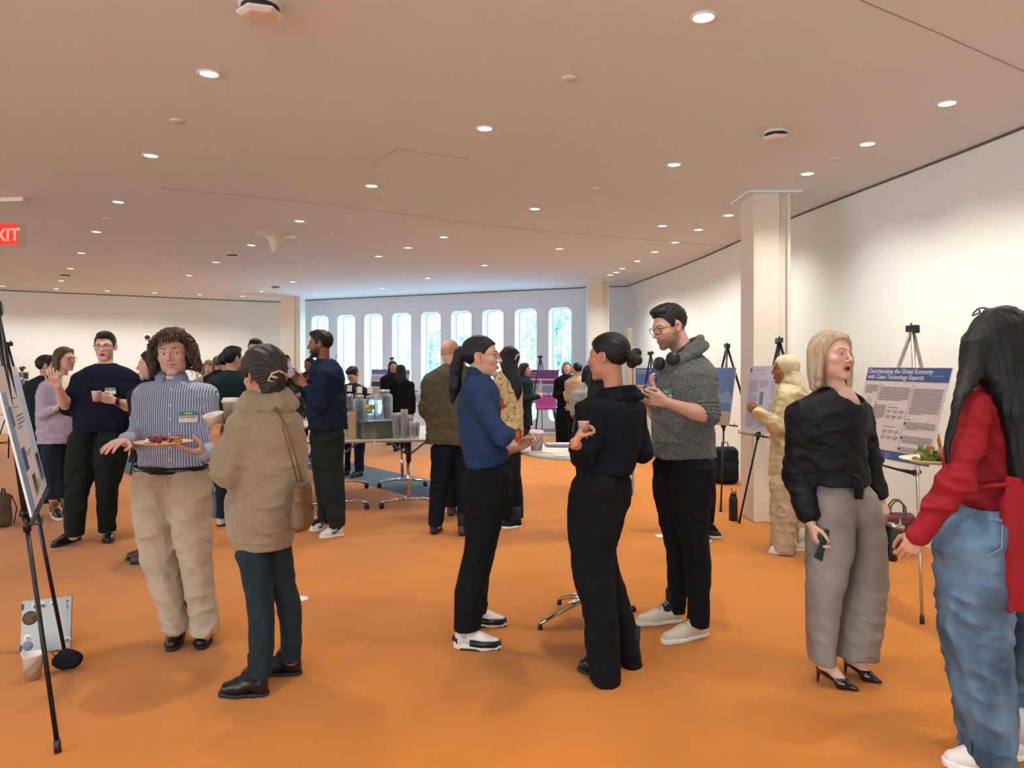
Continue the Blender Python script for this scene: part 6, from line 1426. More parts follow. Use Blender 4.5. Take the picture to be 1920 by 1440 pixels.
# purple poster
PUR = mat('poster_purple', (118, 58, 120), .5)
b = Board('purple-headed poster on an easel before the right-hand window slots', P(985, 693, 15.8), P(1048, 693.5, 15.2), P(982, 756, 15.75), paper=mat('poster_paper_grey', (196, 194, 202), .6))
b.rect(.004, .004, .996, .26, PUR, 'header_band'); b.rect(.03, .31, .46, .41, PUR, 'heading_box'); b.rect(.52, .31, .97, .41, PUR, 'heading_box'); b.rect(.52, .74, .97, .82, PUR, 'heading_box')
b.rect(.05, .46, .44, .62, mat('poster_green_map', (150, 172, 150), .6), 'picture'); b.rect(.54, .46, .95, .66, mat('poster_blue_map', (128, 142, 184), .6), 'picture'); b.lines([(.05, .68, .44, .95, 7), (.54, .85, .95, .96, 3)], INK); b.lines([(.1, .09, .6, .115, 1), (.1, .17, .58, .19, 1)], PWH, 'title_lines')
easel('black tripod easel holding the purple-headed poster by the windows', P(1013, 669, 15.6), ((.28, 15.5), (.95, 15.0)), (.65, 16.2), .75, (P(988, 759, 15.6), P(1044, 760, 15.15)), m_blackmetal)
b = Board('pale poster with violet-blue header behind the two women in black', P(697, 692, 17.0), P(769, 693.5, 16.6), P(697, 750, 16.9), paper=mat('poster_paper_grey', (196, 194, 202), .6))
b.rect(.004, .004, .996, .16, mat('poster_violet', (92, 92, 156), .5), 'header_band'); b.rect(.03, .40, .26, .56, INKD, 'dark_box'); b.rect(.72, .2, .97, .5, MTN, 'picture'); b.lines([(.03, .22, .6, .36, 5), (.03, .6, .6, .92, 9)], INK)
easel('black tripod easel behind the two women in black', P(735, 672, 16.8), ((-2.95, 16.6), (-2.35, 16.5)), (-2.75, 17.5), .8, (P(700, 752, 16.75), P(766, 753, 16.6)), m_blackmetal)
b = Board('small collage of photographs on a white sheet at the far left', P(33, 696, 13.0), P(54, 697, 12.9), P(33, 735, 13.0), paper=FOAM)
for r_ in ((.05, .05, .45, .3), (.5, .05, .95, .35), (.05, .38, .6, .64), (.64, .42, .95, .66), (.5, .7, .95, .95), (.05, .7, .44, .92)): b.rect(*r_, INKD if r_[0] > .3 else INK, 'photograph')
easel('black tripod easel at the far left edge holding the photo collage', P(42, 690, 13.05), ((-8.9, 13.0), (-8.2, 12.8)), (-8.6, 13.7), .8, (P(30, 737, 12.9), P(56, 738, 12.8)), m_blackmetal)
# poster on the near-left easel, seen almost edge-on
tlp = np.array((-2.02, 2.95, 1.52)); trp = np.array((-2.472, 3.78, 1.512)); blp = np.array((-1.874, 2.95, .92))
b = Board('poster seen almost edge-on at the left edge on the near black easel', tlp, trp, blp) if 0 else Board('poster seen almost edge-on at the left edge on the near black easel', tlp, trp, blp, th=.008)
if b.n @ np.array([2, -3.2, 0.]) < 0: pass
LBL = mat('poster_light_blue', (150, 180, 206), .6, var=(2, .3, (110, 150, 190)))
b.rect(.004, .18, .18, .99, LBL, 'blue_side_panel'); b.rect(.72, .06, .99, .99, mat('poster_pale_blue', (176, 196, 216), .6), 'blue_side_panel')
b.lines([(.34, .22, .68, .25, 1), (.34, .29, .68, .31, 1), (.34, .35, .68, .46, 4), (.36, .62, .68, .66, 2), (.36, .86, .66, .95, 5)], INK, seed=2); b.lines([(.06, .24, .2, .27, 1)], PBLUE, 'small_heading')
b.rect(.10, .28, .24, .42, PBLUE, 'picture'); b.rect(.20, .58, .36, .74, mat('poster_night_picture', (40, 52, 92), .5), 'picture'); b.rect(.38, .80, .52, .93, INKD, 'picture'); b.rect(.76, .70, .95, .92, INKD, 'picture')
easel('near black tripod easel at the left edge with its foot in the foreground', (-2.26, 3.32, 1.765), ((-1.78, 2.97), (-2.31, 3.92)), (-2.78, 3.98), .86, (np.array((-1.86, 2.93, .905)), np.array((-2.34, 3.82, .895))), m_blackmetal)
for o in bpy.data.objects:
    if o.get('label', '').startswith('near black tripod') and 0: pass
easel('black tripod easel top just behind the near-left easel at the left edge', P(14, 645, 8.2), ((-5.75, 7.9), (-5.25, 8.6)), (-6.1, 8.5), .8, None, m_blackmetal)
# narrow cream standing panel
q = P(1179, 0, 9.0); e = empty('standing_panel', (q[0], 9.0, 0), 'narrow cream standing panels seen edge-on between the low bun and the tall man', 'panel')
geo('panel', [box((0, 0, .975), (.055, .22, 1.95))], mat('cream_panel', (214, 208, 186), .7), e, (0, 0, 0), False, .004); geo('side_panel', [box((.05, -.02, .87), (.03, .18, 1.74))], MATS['cream_panel'], e, (0, 0, 0), False, .004)
# ================================================================= drinks tables
WOODT = mat('pale_maple_laminate', (196, 184, 158), .45, var=(8, .2, (184, 170, 142)), stretch=(1, 8, 1)); EDGE = mat('table_edge', (150, 138, 112), .6); BLUEBLK = mat('dark_blue_plastic', (22, 24, 38), .4)
def table(lab, near, far, w, group):
    near = np.array(near, float); far = np.array(far, float); d = unit(np.r_[far-near, 0]); s = np.array([d[1], -d[0], 0]); L = np.linalg.norm(far-near); c = np.r_[(near+far)/2, 0]; R = np.stack([s, d, (0, 0, 1)], 1)
    e = empty('folding_table', c, lab, 'table', group)
    geo('tabletop', [box(c+(0, 0, .735), (w, L, .026), R)], WOODT, e, c, False, .005); geo('edge_band', [box(c+(0, 0, .7355), (w+.004, L+.004, .016), R)], EDGE, e, c, False)
    for k in (-1, 1):
        f = c+d*k*(L/2-.22)
        g = geo('leg', [tube([f+(0, 0, .10), f+(0, 0, .50)], .021, 14)], m_chrome, e, c)
        geo('leg_sleeve', [tube([f+(0, 0, .49), f+(0, 0, .715)], .027, 14)], BLUEBLK, g, c)
        geo('leg_brace', [tube([f+(0, 0, .56), f+s*x*.08+(0, 0, .62), f+s*x*.20+(0, 0, .715)], .011, 8) for x in (-1, 1)], mat('grey_metal', (130, 134, 138), .4, .7), g, c)
        geo('foot_bar', [tube([f+s*x*.0+(0, 0, .105), f+s*x*.12+(0, 0, .098), f+s*x*.29+(0, 0, .072)], [.024, .020, .015], 10, flat=.8) for x in (-1, 1)], m_chrome, g, c)
        for x in (-1, 1):
            q = f+s*x*.285; geo('caster', [lathe([(.0001, -.022), (.02, -.022), (.031, -.016), (.031, -.004), (.024, -.002), (.024, .002), (.031, .004), (.031, .016), (.02, .022), (.0001, .022)], c=q+(0, 0, .0315), R=frame_to(s+.4*d)), tube([q+(0, 0, .04), q+(0, 0, .078)], .010, 8)], m_black, g, c)
    return c, R, s, d
TA = table('pale folding table at the front left of the drinks, behind the navy overshirt', (-1.77, 7.72), (-2.12, 9.52), .70, 'drinks tables')
TB = table('pale folding table holding the water dispensers and stacked cups', (-1.06, 7.86), (-1.41, 9.66), .70, 'drinks tables')
TC_ = table('pale folding table furthest left and back, behind the beige sweater', (-2.88, 9.45), (-3.23, 11.25), .70, 'drinks tables')
ZT = .748
def on(px, py, z=ZT): return P(px, py, (CAMH-z)*FPX/(py-HZ))
def thin(name, tint, op, rgb=(230, 236, 238), rough=.05):
    m = bpy.data.materials.new(name); m.use_nodes = True; nt = m.node_tree; pb = nt.nodes['Principled BSDF']; pb.inputs['Base Color'].default_value = lin(rgb); pb.inputs['Roughness'].default_value = rough
    t = nt.nodes.new('ShaderNodeBsdfTransparent'); t.inputs[0].default_value = lin(tint); lw = nt.nodes.new('ShaderNodeLayerWeight'); lw.inputs[0].default_value = .35
    mr = nt.nodes.new('ShaderNodeMapRange'); mr.inputs[3].default_value = op; mr.inputs[4].default_value = min(1, op+.55); nt.links.new(lw.outputs['Facing'], mr.inputs[0])
    mx = nt.nodes.new('ShaderNodeMixShader'); nt.links.new(mr.outputs[0], mx.inputs[0]); nt.links.new(t.outputs[0], mx.inputs[1]); nt.links.new(pb.outputs[0], mx.inputs[2]); nt.links.new(mx.outputs[0], nt.nodes['Material Output'].inputs[0]); MATS[name] = m; return m
GLS = thin('clear_glass', (246, 250, 252), .06); WAT = thin('water', (222, 234, 238), .10, (190, 208, 214))
# riser block
rq = np.array([P(699, 0, 8.02)[0], 8.12, ZT]); e = empty('drinks_riser', rq, 'grey-green display riser under the water dispensers', 'riser', rz=.5)
geo('block', [box((0, 0, .085), (.36, .30, .17))], mat('grey_green_riser', (118, 126, 112), .7, var=(12, .2, (104, 114, 100))), e, (0, 0, 0), False, .006); geo('slate_top', [box((0, 0, .178), (.42, .36, .014))], mat('slate', (90, 102, 104), .3), e, (0, 0, 0), False, .003)
def dispenser(x, y, z, r, h, lab, fill, fruit, fc, n, card=True):
    e = empty('drink_dispenser', (x, y, z), lab, 'drink dispenser', 'glass drink dispensers')
    geo('glass_jar', [lathe([(.001, 0), (r*.92, 0), (r, .02), (r, h*.80), (r*.93, h*.88), (r*.62, h*.94), (r*.60, h), (r*.56, h), (r*.58, h*.94), (r*.88, h*.865), (r*.95, h*.79), (r*.95, .025), (r*.88, .012), (.001, .012)], n=28, caps=False)], GLS, e)
    geo('drink', [lathe([(.0001, .014), (r*.86, .014), (r*.93, .03), (r*.93, h*fill), (.0001, h*fill)], n=28)], WAT, e)
    geo('lid', [lathe([(r*.66, h*.985), (r*.68, h*1.0), (r*.66, h*1.06), (.0001, h*1.08)], n=28)], mat('silver_lid', (190, 190, 192), .3, .8), e)
    if n:
        rg = np.random.RandomState(int(r*1000)+n); g = []
        for k in range(n):
            a = rg.rand()*6.28; rr = (r*.78)*math.sqrt(rg.rand()); s_ = .013 if n > 20 else .030
            g.append(lathe([(.0001, -s_), (s_*.8, -s_*.6), (s_, 0), (s_*.8, s_*.6), (.0001, s_)], c=(rr*math.cos(a), rr*math.sin(a), h*(fill-.32+.30*rg.rand())), n=9))
        f = geo('floating_fruit', g, mat('fruit_'+fruit, fc, .4), e); f['kind'] = 'stuff'
    if card:
        geo('name_card', [box((.0, .01, h*1.08+.055), (.052, .002, .07), Rx(-.15))], mat('cream_card', (236, 222, 196), .7), e, (0, 0, 0), False)
        geo('tap', [tube([(0, -r, .04), (0, -r-.03, .04), (0, -r-.035, .02)], .008, 8)], MATS['silver_lid'], e)
def riser_pt(dx, dy): v = Rz(.5) @ np.array([dx, dy, 0]); return rq[0]+v[0], rq[1]+v[1]
x, y = P(719, 0, 7.98)[0], 7.98; dispenser(x, y, ZT+.186, .096, .31, 'largest clear water dispenser at the front right of the riser', .62, 'clear', (200, 210, 210), 0, card=False)
x, y = P(693, 0, 7.97)[0], 7.97; dispenser(x, y, ZT+.186, .062, .25, 'dispenser of water with yellow lemons', .68, 'lemon', (222, 190, 30), 7)
x, y = P(674, 0, 8.10)[0], 8.10; dispenser(x, y, ZT+.186, .066, .25, 'dispenser of water with dark blackberries', .68, 'blackberry', (30, 24, 48), 34)
dispenser(P(655, 0, 8.30)[0], 8.30, ZT, .062, .43, 'dispenser of red drink at the left of the riser', .80, 'red', (150, 24, 40), 12)
# clear cups in stacks: each a top-level stack of nested cups
CUPM = thin('clear_plastic', (250, 251, 252), .20, (240, 242, 246), .3)
def cupstack(x, y, n, lab):
    g = []
    for k in range(n):
        z = k*.013; g.append(lathe([(.026, z), (.0265, z+.002), (.036, z+.108), (.039, z+.110), (.039, z+.113), (.035, z+.110), (.0255, z+.004)], n=20, caps=False))
    return g
for i, (px, n) in enumerate(((742, 13), (751, 13), (758, 16), (766, 11), (773, 6), (781, 6))):
    Yc = 8.02+(.06 if i % 2 else -.03); x = P(px, 0, Yc)[0]
    e = empty('cup_stack', (x, Yc, ZT), ('tall' if n > 8 else 'short')+' stack of clear plastic cups, number %s from the dispensers' % ('one two three four five six'.split()[i]), 'cup stack', 'stacks of clear cups')
    e['label'] = ['tall stack of clear cups touching the riser', 'second tall stack of clear cups from the riser', 'tallest stack of clear cups in the row', 'tall stack of clear cups just right of the tallest', 'short stack of clear cups beside the tall ones', 'rightmost short stack of clear cups'][i]
    geo('cups', cupstack(0, 0, n, ''), CUPM, e); 
KRAFT = mat('kraft_paper', (188, 164, 132), .85, var=(30, .3, (176, 150, 118)))
for px, w, lab in ((659, .09, 'kraft paper box standing beside the drinks riser'), (639, .09, 'kraft paper box furthest left, half behind the navy overshirt')):
    x = P(px, 0, 7.95)[0]; e = empty('paper_box', (x, 7.95, ZT), lab, 'box', rz=.25); geo('carton', [box((0, 0, .135), (w, w*1.1, .27))], KRAFT, e, (0, 0, 0), False, .003); geo('folded_top', [prism([(-w/2, -.006), (w/2, -.006), (w/2, .006), (-w/2, .006)], .268, .292)], KRAFT, e, (0, 0, 0), False)
# flowers
fx, fy_ = P(560, 0, 8.15)[0], 8.15; e = empty('flower_vase', (fx, fy_, ZT), 'tall glass vase of pink flowers, greenery and bare branches behind the bearded man', 'vase of flowers')
geo('vase', [lathe([(.001, 0), (.05, 0), (.055, .02), (.05, .26), (.046, .26), (.05, .02), (.001, .012)], n=24, caps=False)], GLS, e)
rg = np.random.RandomState(11); g = []; gl = []; gp = []; gb = []
def leaf(c, d, s): u = unit(d); v = unit(np.cross(u, rg.randn(3))); return [c, c+u*s*.5+v*s*.25, c+u*s, c+u*s*.5-v*s*.25], [(0, 1, 2, 3)]
for k in range(26):
    a = rg.rand()*6.28; r = .03+.15*rg.rand(); top = np.array([math.cos(a)*r, math.sin(a)*r*.8, .30+.26*rg.rand()]); g.append(tube([(0, 0, .04), (math.cos(a)*.03, math.sin(a)*.03, .24), top], .0025, 5))
    for j in range(14): gl.append(leaf(top*(.55+.5*rg.rand())+rg.randn(3)*.02, rg.randn(3)+(0, 0, .3), .05))
    if k % 3 == 0:
        for j in range(18): d = unit(rg.randn(3)); gp.append(leaf(top+d*.012, d+(0, 0, .4), .036))
for (dx, dz) in ((-.10, .78), (-.05, .70), (.42, .90), (.36, .62)):
    c = [np.array([0, 0, .2]), np.array([dx*.4, .02, .2+dz*.4]), np.array([dx*.8, .03, dz*.8]), np.array([dx, .02, dz])]; gb.append(tube(c, [.005, .004, .003, .0015], 6))
    for j in range(16):
        t = .45+.55*rg.rand(); q = np.array([dx*t, .02, dz*t])+rg.randn(3)*(.008, .008, .008); d = rg.randn(3)+(0, 0, .6); gb.append(tube([q, q+unit(d)*.045], .0015, 4)); gl.append(leaf(q+unit(d)*.045, d, .035))
geo('stems', g, mat('stem_green', (60, 80, 50), .7), e); geo('leaves', gl, mat('leaf_dusty_green', (58, 76, 56), .7), e, smooth=False); geo('blossoms', gp, mat('blossom_pink', (206, 160, 172), .7), e, smooth=False); geo('branches', gb, mat('branch_brown', (48, 40, 38), .8), e)
# ================================================================= round table
ty, tz = 4.52, 1.02; tx = P(1104, 0, ty)[0]; e = empty('bistro_table', (tx, ty, 0), 'high round white table with chrome star base between the blue turtleneck and dark top', 'table')
geo('tabletop', [lathe([(.0001, tz-.024), (.395, tz-.024), (.408, tz-.016), (.408, tz-.004), (.40, tz), (.0001, tz)], n=64)], mat('white_laminate', (226, 220, 212), .35), e)
geo('column', [lathe([(.03, .10), (.03, tz-.03)], n=24)], m_chrome, e)
for k in range(4):
    a = math.radians(28+90*k); d = np.array([math.cos(a), math.sin(a), 0]); l = geo('leg', [tube([d*.02+(0, 0, .13), d*.14+(0, 0, .105), d*.30+(0, 0, .05), d*.335+(0, 0, .03)], [.026, .022, .016, .013], 10, flat=.8)], m_chrome, e); geo('glide', [lathe([(.014, 0), (.014, .022), (.008, .03)], c=d*.335, n=14)], m_black, l)
def mug(px, py, Y, r0, r1, h, lab, m, lid=None, pr=None, tilt=None, group=None, cat='cup', name='paper_cup', coffee=None):
    q = P(px, py, Y); e = empty(name, q, lab, cat, group); R = frame_to(tilt) if tilt is not None else None
    geo('cup_wall', [lathe([(.001, 0.002), (r0*.96, .002), (r0, 0), (r1, h), (r1*1.06, h+.002), (r1*1.06, h+.005), (r1*.97, h+.003), (r0*.95, .006), (.001, .006)], n=28, caps=False, R=R)], m, e)
    if lid: geo('lid', [lathe([(r1*1.10, h-.004), (r1*1.12, h+.004), (r1*1.02, h+.006), (r1*.98, h+.016), (r1*.9, h+.018), (r1*.86, h+.012), (.0001, h+.012)], n=28, R=R)], lid, e)
    if coffee: geo('drink', [lathe([(.0001, h*.8), (r1*.92, h*.8)], n=24, R=R)], coffee, e)
    if pr: geo('printed_leaf', [tube([(R if R is not None else np.eye(3)) @ np.array([math.sin(t*2.2+a0)*(r0+(r1-r0)*t+.0012), -math.cos(t*2.2+a0)*(r0+(r1-r0)*t+.0012), h*(.12+.7*t)]) for t in np.linspace(0, 1, 10)], .0011, 4) for a0 in (-1.3, -1.0, .2, .5)], pr, e)
    return e
CUPW = mat('paper_cup_white', (226, 216, 206), .6); CUPL = mat('cup_lid_white', (224, 214, 208), .4); PRN = mat('cup_print_brown', (128, 104, 84), .7); COF = mat('coffee', (30, 16, 10), .2)
mug(1006, 0, 4.42, .031, .041, .105, 'white lidded paper cup with leaf print on the round table', CUPW, CUPL, PRN); bpy.data.objects[[o.name for o in bpy.data.objects if o.get('label', '').startswith('white lidded paper cup with leaf')][0]].location = (P(1006, 0, 4.42)[0], 4.42, tz)
pm = mat('white_paper', (232, 228, 222), .7)
def sheet(px, Y, w, d, rz, lab, z=tz+.001, th=.0012, m=pm, name='paper_sheet', cat='paper'):
    o = geo(name, [box((0, 0, th/2), (w, d, th))], m, smooth=False); o.location = (P(px, 0, Y)[0], Y, z); o.rotation_euler = (0, 0, rz); props(o, lab, cat); return o
sheet(1066, 4.30, .21, .28, .2, 'white paper sheet at the near edge of the round table'); sheet(1030, 4.44, .20, .27, -.35, 'white paper sheet left of the notebook on the round table', tz+.0025)
nb = sheet(1046, 4.66, .15, .11, .1, 'grey notebook with a pale cover on the round table', tz+.004, .014, mat('notebook_grey', (150, 148, 146), .6), 'notebook', 'notebook'); geo('cover', [box((0, 0, .0155), (.145, .105, .002))], mat('pale_blue_cover', (206, 218, 236), .5), nb, (0, 0, 0), False)
# ================================================================= things people hold
# plate of the curly-haired man
def plate(c, r, lab, m, tilt=(0, 0, 1)):
    e = empty('plate', c, lab, 'plate'); geo('dish', [lathe([(.0001, 0), (r*.62, 0), (r*.72, .006), (r, .016), (r*1.0, .019), (r*.72, .010), (r*.6, .004), (.0001, .004)], n=48, caps=False)], m, e); return e
q = P(307, 832, 3.80); e = plate(q+(0, 0, -.006), .138, 'tan paper plate with berries and bread held by the curly-haired man', mat('tan_paper_plate', (206, 176, 138), .7))
rg = np.random.RandomState(4)
geo('berries', [lathe([(.0001, -.013), (.011, -.008), (.013, 0), (.010, .009), (.0001, .013)], c=(-.02+.045*rg.randn(), .0+.03*rg.randn(), .022+.012*rg.rand()), n=10) for k in range(15)], mat('berry_red', (120, 26, 26), .35), e)['kind'] = 'stuff'
geo('cheese', [lathe([(.0001, -.012), (.030, -.006), (.034, .004), (.02, .014), (.0001, .016)], c=(-.055, -.02, .018), n=14)], mat('soft_cheese', (236, 220, 190), .5), e)
geo('bread', [box((.055, .0, .020), (.07, .05, .014), Rz(.5)), box((.045, .03, .032), (.06, .04, .012), Rz(-.3))], mat('bread_crust', (176, 130, 84), .8), e, (0, 0, 0), False, .005)
q = P(1748, 864, 3.22); e = plate(q+(0, 0, -.008), .128, 'cream plate with green salad and a tomato held before the blue-headed poster', mat('cream_plate', (226, 210, 170), .6))
geo('salad', [leaf_ for leaf_ in [leaf(np.array([.0+.05*rg.randn()*.8, .03*rg.randn(), .016+.02*rg.rand()]), rg.randn(3)+(0, 0, .3), .045) for k in range(60)]], mat('salad_green', (110, 124, 50), .6), e, smooth=False)['kind'] = 'stuff'
geo('wrap', [tube([(-.04, .0, .028), (.05, .01, .028)], .020, 12)], mat('green_wrap', (120, 130, 66), .6), e); geo('tomato', [lathe([(.0001, -.014), (.013, -.008), (.016, 0), (.012, .01), (.0001, .014)], c=(-.01, 0, .062), n=12)], mat('tomato_red', (186, 66, 40), .35), e)
# cups
mug(433, 792, 3.78, .030, .041, .105, 'lidded tan coffee cup above the clasped hand of the woman in beige', mat('tan_paper_cup', (176, 156, 136), .7), CUPL)
mug(408, 810, 3.58, .030, .044, .085, 'tilted white paper cup in the left hand of the woman in beige', CUPW, None, None, (-.15, -.25, 1))
mug(181, 753, 6.14, .026, .036, .08, 'small white paper cup in the hand of the man in navy', CUPW, None, None, None, coffee=COF)
mug(548, 706, 6.70, .034, .042, .12, 'clear cup with amber rim raised by the bearded man', CUPM, None, None, (-.5, -.1, 1), cat='cup', name='plastic_cup')
mug(1094, 812, 3.50, .02, .026, .05, 'small pale pink cup clasped by the woman with the low bun', mat('pink_cup', (206, 170, 170), .5), name='small_cup')
def phone(c, R, lab, m, sz=(.072, .148, .009), lens=True):
    e = empty('smartphone', c, lab, 'phone'); geo('case', [box((0, 0, 0), sz, R)], m, e, (0, 0, 0), False, .003); geo('screen', [box(R @ np.array([0, 0, sz[2]/2+.0005]), (sz[0]-.008, sz[1]-.010, .001), R)], mat('phone_screen', (16, 18, 22), .08), e, (0, 0, 0), False)
    if lens: geo('camera_lens', [lathe([(.0001, .002), (.006, .002), (.007, 0)], c=R @ np.array([-.02, .05-.018*k, -sz[2]/2-.001]), R=R @ np.diag([1, -1, -1.]), n=14) for k in range(2)], mat('lens_glass', (40, 46, 60), .1), e)
phone(P(1545, 1022, 3.582), frame_to((-.45, .85, .1)) @ Rz(.45), 'dark smartphone in the right hand of the blonde woman', mat('teal_phone_case', (34, 50, 58), .5))
phone(P(1208, 744, 4.06), frame_to((.6, -.2, .8)) @ Rz(1.2), 'smartphone held by the tall man in grey', mat('pale_phone_case', (190, 186, 184), .4))
phone(P(249, 872, 5.72), frame_to((-.8, -.5, .2)), 'dark smartphone held low behind the curly-haired man', m_black)
q = P(1668, 1050, 3.68); e = empty('travel_tumbler', q, 'black tumbler with steel rim hanging from the left hand of the blonde woman', 'tumbler'); Rt = frame_to((.16, .0, 1))
geo('tumbler_body', [lathe([(.0001, 0), (.031, 0), (.033, .01), (.041, .165), (.0001, .165)], n=28, R=Rt)], mat('black_powder_coat', (18, 18, 20), .5), e); geo('steel_rim', [lathe([(.0415, .158), (.042, .175), (.036, .178), (.0001, .178)], n=28, R=Rt)], SILV, e); geo('logo_panel', [box(Rt @ np.array([-.003, -.0375, .10]), (.030, .003, .045), Rt)], mat('tumbler_print', (176, 170, 160), .5), e, (0, 0, 0), False); geo('handle', [tube([Rt @ np.array([.0, -.0, .178]), Rt @ np.array([-.02, -.01, .205]), Rt @ np.array([-.04, 0, .18])], .005, 8)], SILV, e)
# shoulder bag of the woman in beige
q = P(566, 925, 3.50); e = empty('shoulder_bag', q, 'tan leather shoulder bag hanging at the right side of the woman in beige', 'bag'); LTH = mat('tan_leather', (110, 80, 50), .5, var=(8, .3, (92, 66, 42)), bump=(60, .2, .001))
bf = Field(); bf.u(cap((0, .0, .02), (0.0, 0, -.14), .030, .036, ((1, 0, 0), 1.0)), 0); bf.u(cap((0, .06, .015), (0, .06, -.13), .026, .034), .05); bf.u(cap((0, -.06, .015), (0, -.06, -.13), .026, .034), .05); bf.disp = folds(.004, (20, 20, 20), 9)
implicit('bag_body', bf, .006, LTH, e, (0, 0, 0)); geo('flap', [tube([(.0, -.07, .040), (.0, 0, .046), (0, .07, .040)], .024, 10, flat=.5)], LTH, e)
geo('strap', [tube([P(570, 918, 3.50)-q, P(556, 860, 3.46)-q, P(538, 800, 3.44)-q, P(520, 770, 3.47)-q, P(505, 757, 3.55)-q, P(492, 765, 3.72)-q], .008, 8, flat=.35), tube([P(562, 918, 3.54)-q, P(545, 855, 3.46)-q, P(530, 800, 3.44)-q], .004, 8, flat=.35)], LTH, e)
# ================================================================= things on the floor
# laptop leaning on the easel
LTP = mat('laptop_silver', (150, 152, 148), .35, .5); bl_, br_, tl_, tr_ = FP(37, 1229), FP(133, 1216), P(37, 1127, 4.03), P(131, 1117, 4.13)
ux = unit(br_-bl_); uy = unit((tl_-bl_)-ux*((tl_-bl_) @ ux)); un = np.cross(ux, uy); Rl = np.stack([ux, uy, un], 1); w = np.linalg.norm(br_-bl_); h = np.linalg.norm(tl_-bl_); c = (bl_+br_)/2+uy*h/2
e = empty('laptop', (bl_+br_)/2, 'closed silver laptop with stickers standing on its edge at the near easel', 'laptop'); o_ = (bl_+br_)/2
geo('lid', [box(c-un*.004, (w, h, .008), Rl)], LTP, e, o_, False, .004); geo('base', [box(c-un*.014, (w, h, .011), Rl)], m_black, e, o_, False, .003)
def sticker(u, v, r, m, nm='sticker', sq=1): geo(nm, [lathe([(.0001, .0006), (r, .0006), (r, 0)], c=bl_+ux*w*u+uy*h*v+un*.0004, R=Rl, n=24, sy=sq)], m, e, o_)
sticker(.17, .66, .036, mat('sticker_border', (70, 60, 58), .6)); sticker(.17, .66, .033, mat('sticker_art', (206, 180, 140), .6, var=(60, .3, (150, 90, 70)))); sticker(.14, .30, .019, mat('sticker_white', (226, 222, 218), .6)); sticker(.14, .30, .006, INKD); sticker(.15, .15, .024, mat('sticker_blue_grey', (120, 136, 156), .6))
for u, v, r in ((.26, .87, .018), (.41, .87, .018), (.92, .17, .018), (.62, .88, .016)): sticker(u, v, r, MATS['sticker_white']); sticker(u, v, r*.6, INK, 'sticker_art')
geo('brand_dot', [lathe([(.0001, .0008), (.005, .0008)], c=bl_+ux*w*.90+uy*h*.90+un*.0006, R=Rl, n=12), box(bl_+ux*w*.90+uy*h*.80+un*.0008, (.004, .03, .0006), Rl)], INKD, e, o_)
geo('hinge', [box(bl_+ux*.004+uy*h*v+un*.001-un*.006, (.010, .03, .016), Rl) for v in (.12, .88)], m_black, e, o_, False)
q = FP(62, 1273); e = mug(0, 0, 4, .032, .046, .118, 'white printed paper cup on the carpet below the laptop', CUPW, None, PRN); e.location = (q[0], q[1], 0)
q = FP(127, 1258); e = empty('face_mask', q, 'black folded face mask on the carpet at an easel foot', 'mask'); mf = Field()
mf.u(ell((0, .0, .055), (.068, .028, .052), None), 0); mf.u(cap((-.05, 0, .05), (.05, 0, .06), .02), .02); mf.sub(ell((.01, 0, -.01), (.03, .06, .026)), .01); mf.disp = folds(.004, (30, 30, 30), 1)
implicit('mask_body', mf, .005, BKC, e, (0, 0, 0)); geo('ear_loop', [tube([(-.05, -.01, .07), (-.07, -.02, .10), (-.04, -.02, .108), (0, -.01, .09)], .0022, 6), tube([(.05, -.01, .07), (.055, -.02, .105), (.02, -.02, .112), (0, -.01, .09)], .0022, 6)], BKC, e)
# backpacks, bottle, tote
def pack(loc, s, lab, m, m2, rz=0, lay=False):
    e = empty('backpack', loc, lab, 'backpack', rz=rz); f = Field(); f.u(rbox((0, 0, .21*s), (.14*s, .085*s, .21*s), np.eye(3), .06*s), 0); f.u(rbox((0, -.085*s, .14*s), (.10*s, .04*s, .11*s), np.eye(3), .035*s), .02); f.disp = folds(.006, (12, 12, 14), 5)
    implicit('pack_body', f, .009, m, e, (0, 0, 0)); geo('handle', [tube([(-.04*s, .02, .41*s), (-.035*s, .02, .47*s), (.035*s, .02, .47*s), (.04*s, .02, .41*s)], .009*s, 8, flat=.6)], m2, e); geo('zip', [tube([(-.12*s, -.088*s, .08*s), (-.115*s, -.085*s, .34*s), (0, -.082*s, .385*s), (.115*s, -.085*s, .34*s), (.12*s, -.088*s, .08*s)], .003, 6)], m2, e)
    geo('strap', [tube([(x*.08*s, .09*s, .38*s), (x*.10*s, .14*s, .22*s), (x*.11*s, .10*s, .03*s)], .016*s, 8, flat=.4) for x in (-1, 1)], m2, e); return e
pack((P(1360, 0, 9.75)[0], 9.75, 0), 1.12, 'dark navy backpack against the right wall left of the near column', fabric('dark_backpack', (28, 34, 44)), BKC, .1)
pack((P(2, 0, 7.15)[0], 7.15, 0), .75, 'olive-brown backpack on the carpet at the left edge', fabric('olive_backpack', (98, 84, 66)), BKC, -.6)
q = FP(1375, 976); e = empty('water_bottle', (q[0], q[1], 0), 'black insulated bottle standing at the foot of the near column', 'bottle'); geo('bottle_body', [lathe([(.0001, 0), (.040, 0), (.042, .006), (.042, .215), (.034, .235), (.028, .24), (.0001, .24)], n=28)], mat('black_powder_coat', (18, 18, 20), .5), e)
geo('cap', [lathe([(.031, .238), (.031, .268), (.0001, .27)], n=24)], m_black, e); geo('straw_lid', [tube([(0, 0, .268), (-.01, 0, .29), (-.022, 0, .315)], .007, 8), tube([(.01, 0, .268), (.03, 0, .30), (.022, 0, .275)], .006, 8)], mat('grey_silicone', (100, 116, 120), .6), e)
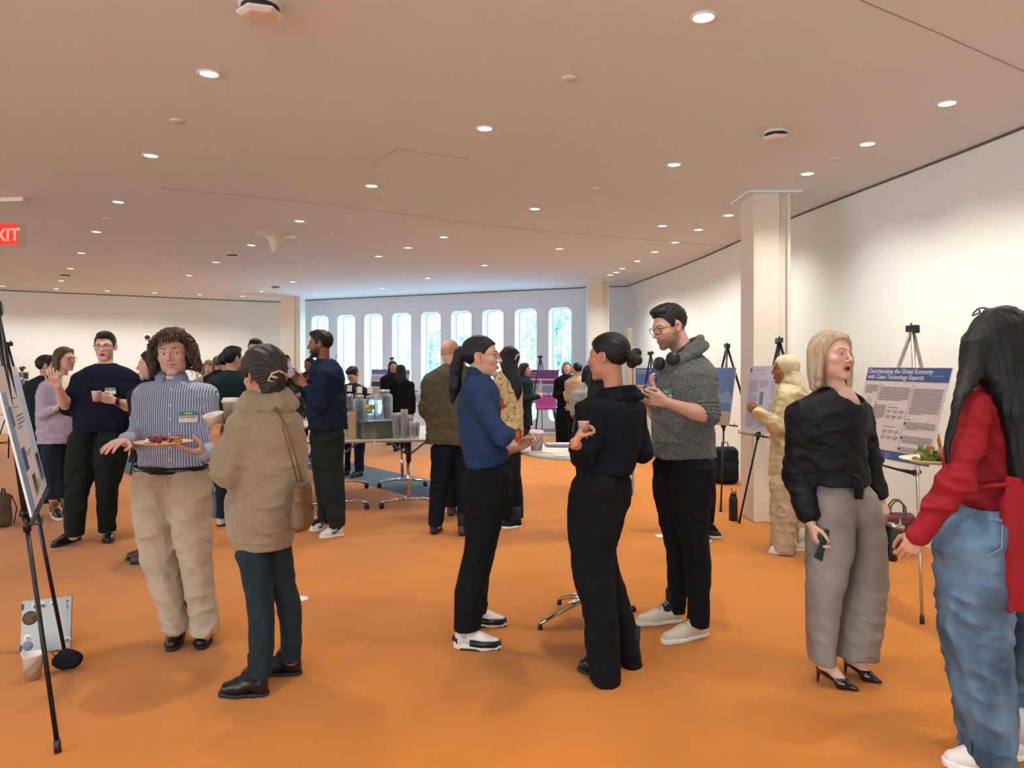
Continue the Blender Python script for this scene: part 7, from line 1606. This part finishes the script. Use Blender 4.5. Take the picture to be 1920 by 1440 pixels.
q = P(1682, 0, 6.25); e = empty('tote_bag', (q[0], 6.25, 0), 'burgundy leather tote bag against the right wall behind the blonde woman', 'bag', rz=-.3); BUR = mat('burgundy_leather', (96, 34, 44), .45, var=(6, .3, (74, 24, 34)), bump=(40, .2, .002))
f = Field(); f.u(rbox((0, 0, .15), (.135, .065, .15), np.eye(3), .04), 0); f.sub(ell((0, 0, .31), (.10, .035, .05)), .01); f.disp = folds(.006, (12, 12, 12), 8); implicit('tote_body', f, .008, BUR, e, (0, 0, 0))
for y in (-1, 1): geo('handle', [tube([(-.06, y*.05, .27), (-.055, y*.045, .36), (-.02, y*.04, .405), (.02, y*.04, .405), (.055, y*.045, .36), (.06, y*.05, .27)], .007, 8)], mat('brown_strap', (92, 60, 46), .5), e)
geo('zip_pull', [tube([(-.12, -.055, .27), (0, -.05, .262), (.12, -.055, .27)], .004, 6)], GOLD, e)
# bar stools by the windows
def stool(px, Y, lab, m, seat=.76):
    x = P(px, 0, Y)[0]; e = empty('bar_stool', (x, Y, 0), lab, 'bar stool', 'bar stools by the windows'); f = Field(); f.u(rbox((0, 0, seat), (.21, .19, .018), np.eye(3), .016), 0); f.u(rbox((0, .17, seat+.10), (.20, .018, .11), Rx(-.25), .016), .03); implicit('seat', f, .012, m, e, (0, 0, 0))
    for sx in (-1, 1):
        for sy in (-1, 1): geo('leg', [tube([(sx*.16, sy*.14, seat-.01), (sx*.22, sy*.20, 0.0)], .011, 8)], m_blackmetal, e)
    geo('footrest', [tube([(-.19, -.18, .28), (.19, -.18, .28), (.19, .18, .28), (-.19, .18, .28), (-.19, -.18, .28)], .008, 8)], m_blackmetal, e)
stool(1024, 14.5, 'bar stool with a magenta seat between the purple poster and woman in black', mat('magenta_seat', (170, 60, 130), .5), .70); stool(789, 14.6, 'bar stool with a pale seat left of the bald man by the windows', mat('pale_seat', (196, 202, 212), .5))
stool(26, 12.2, 'bar stool with a white seat at the far left by the lilac blazer', mat('white_seat', (206, 200, 196), .5), .74)
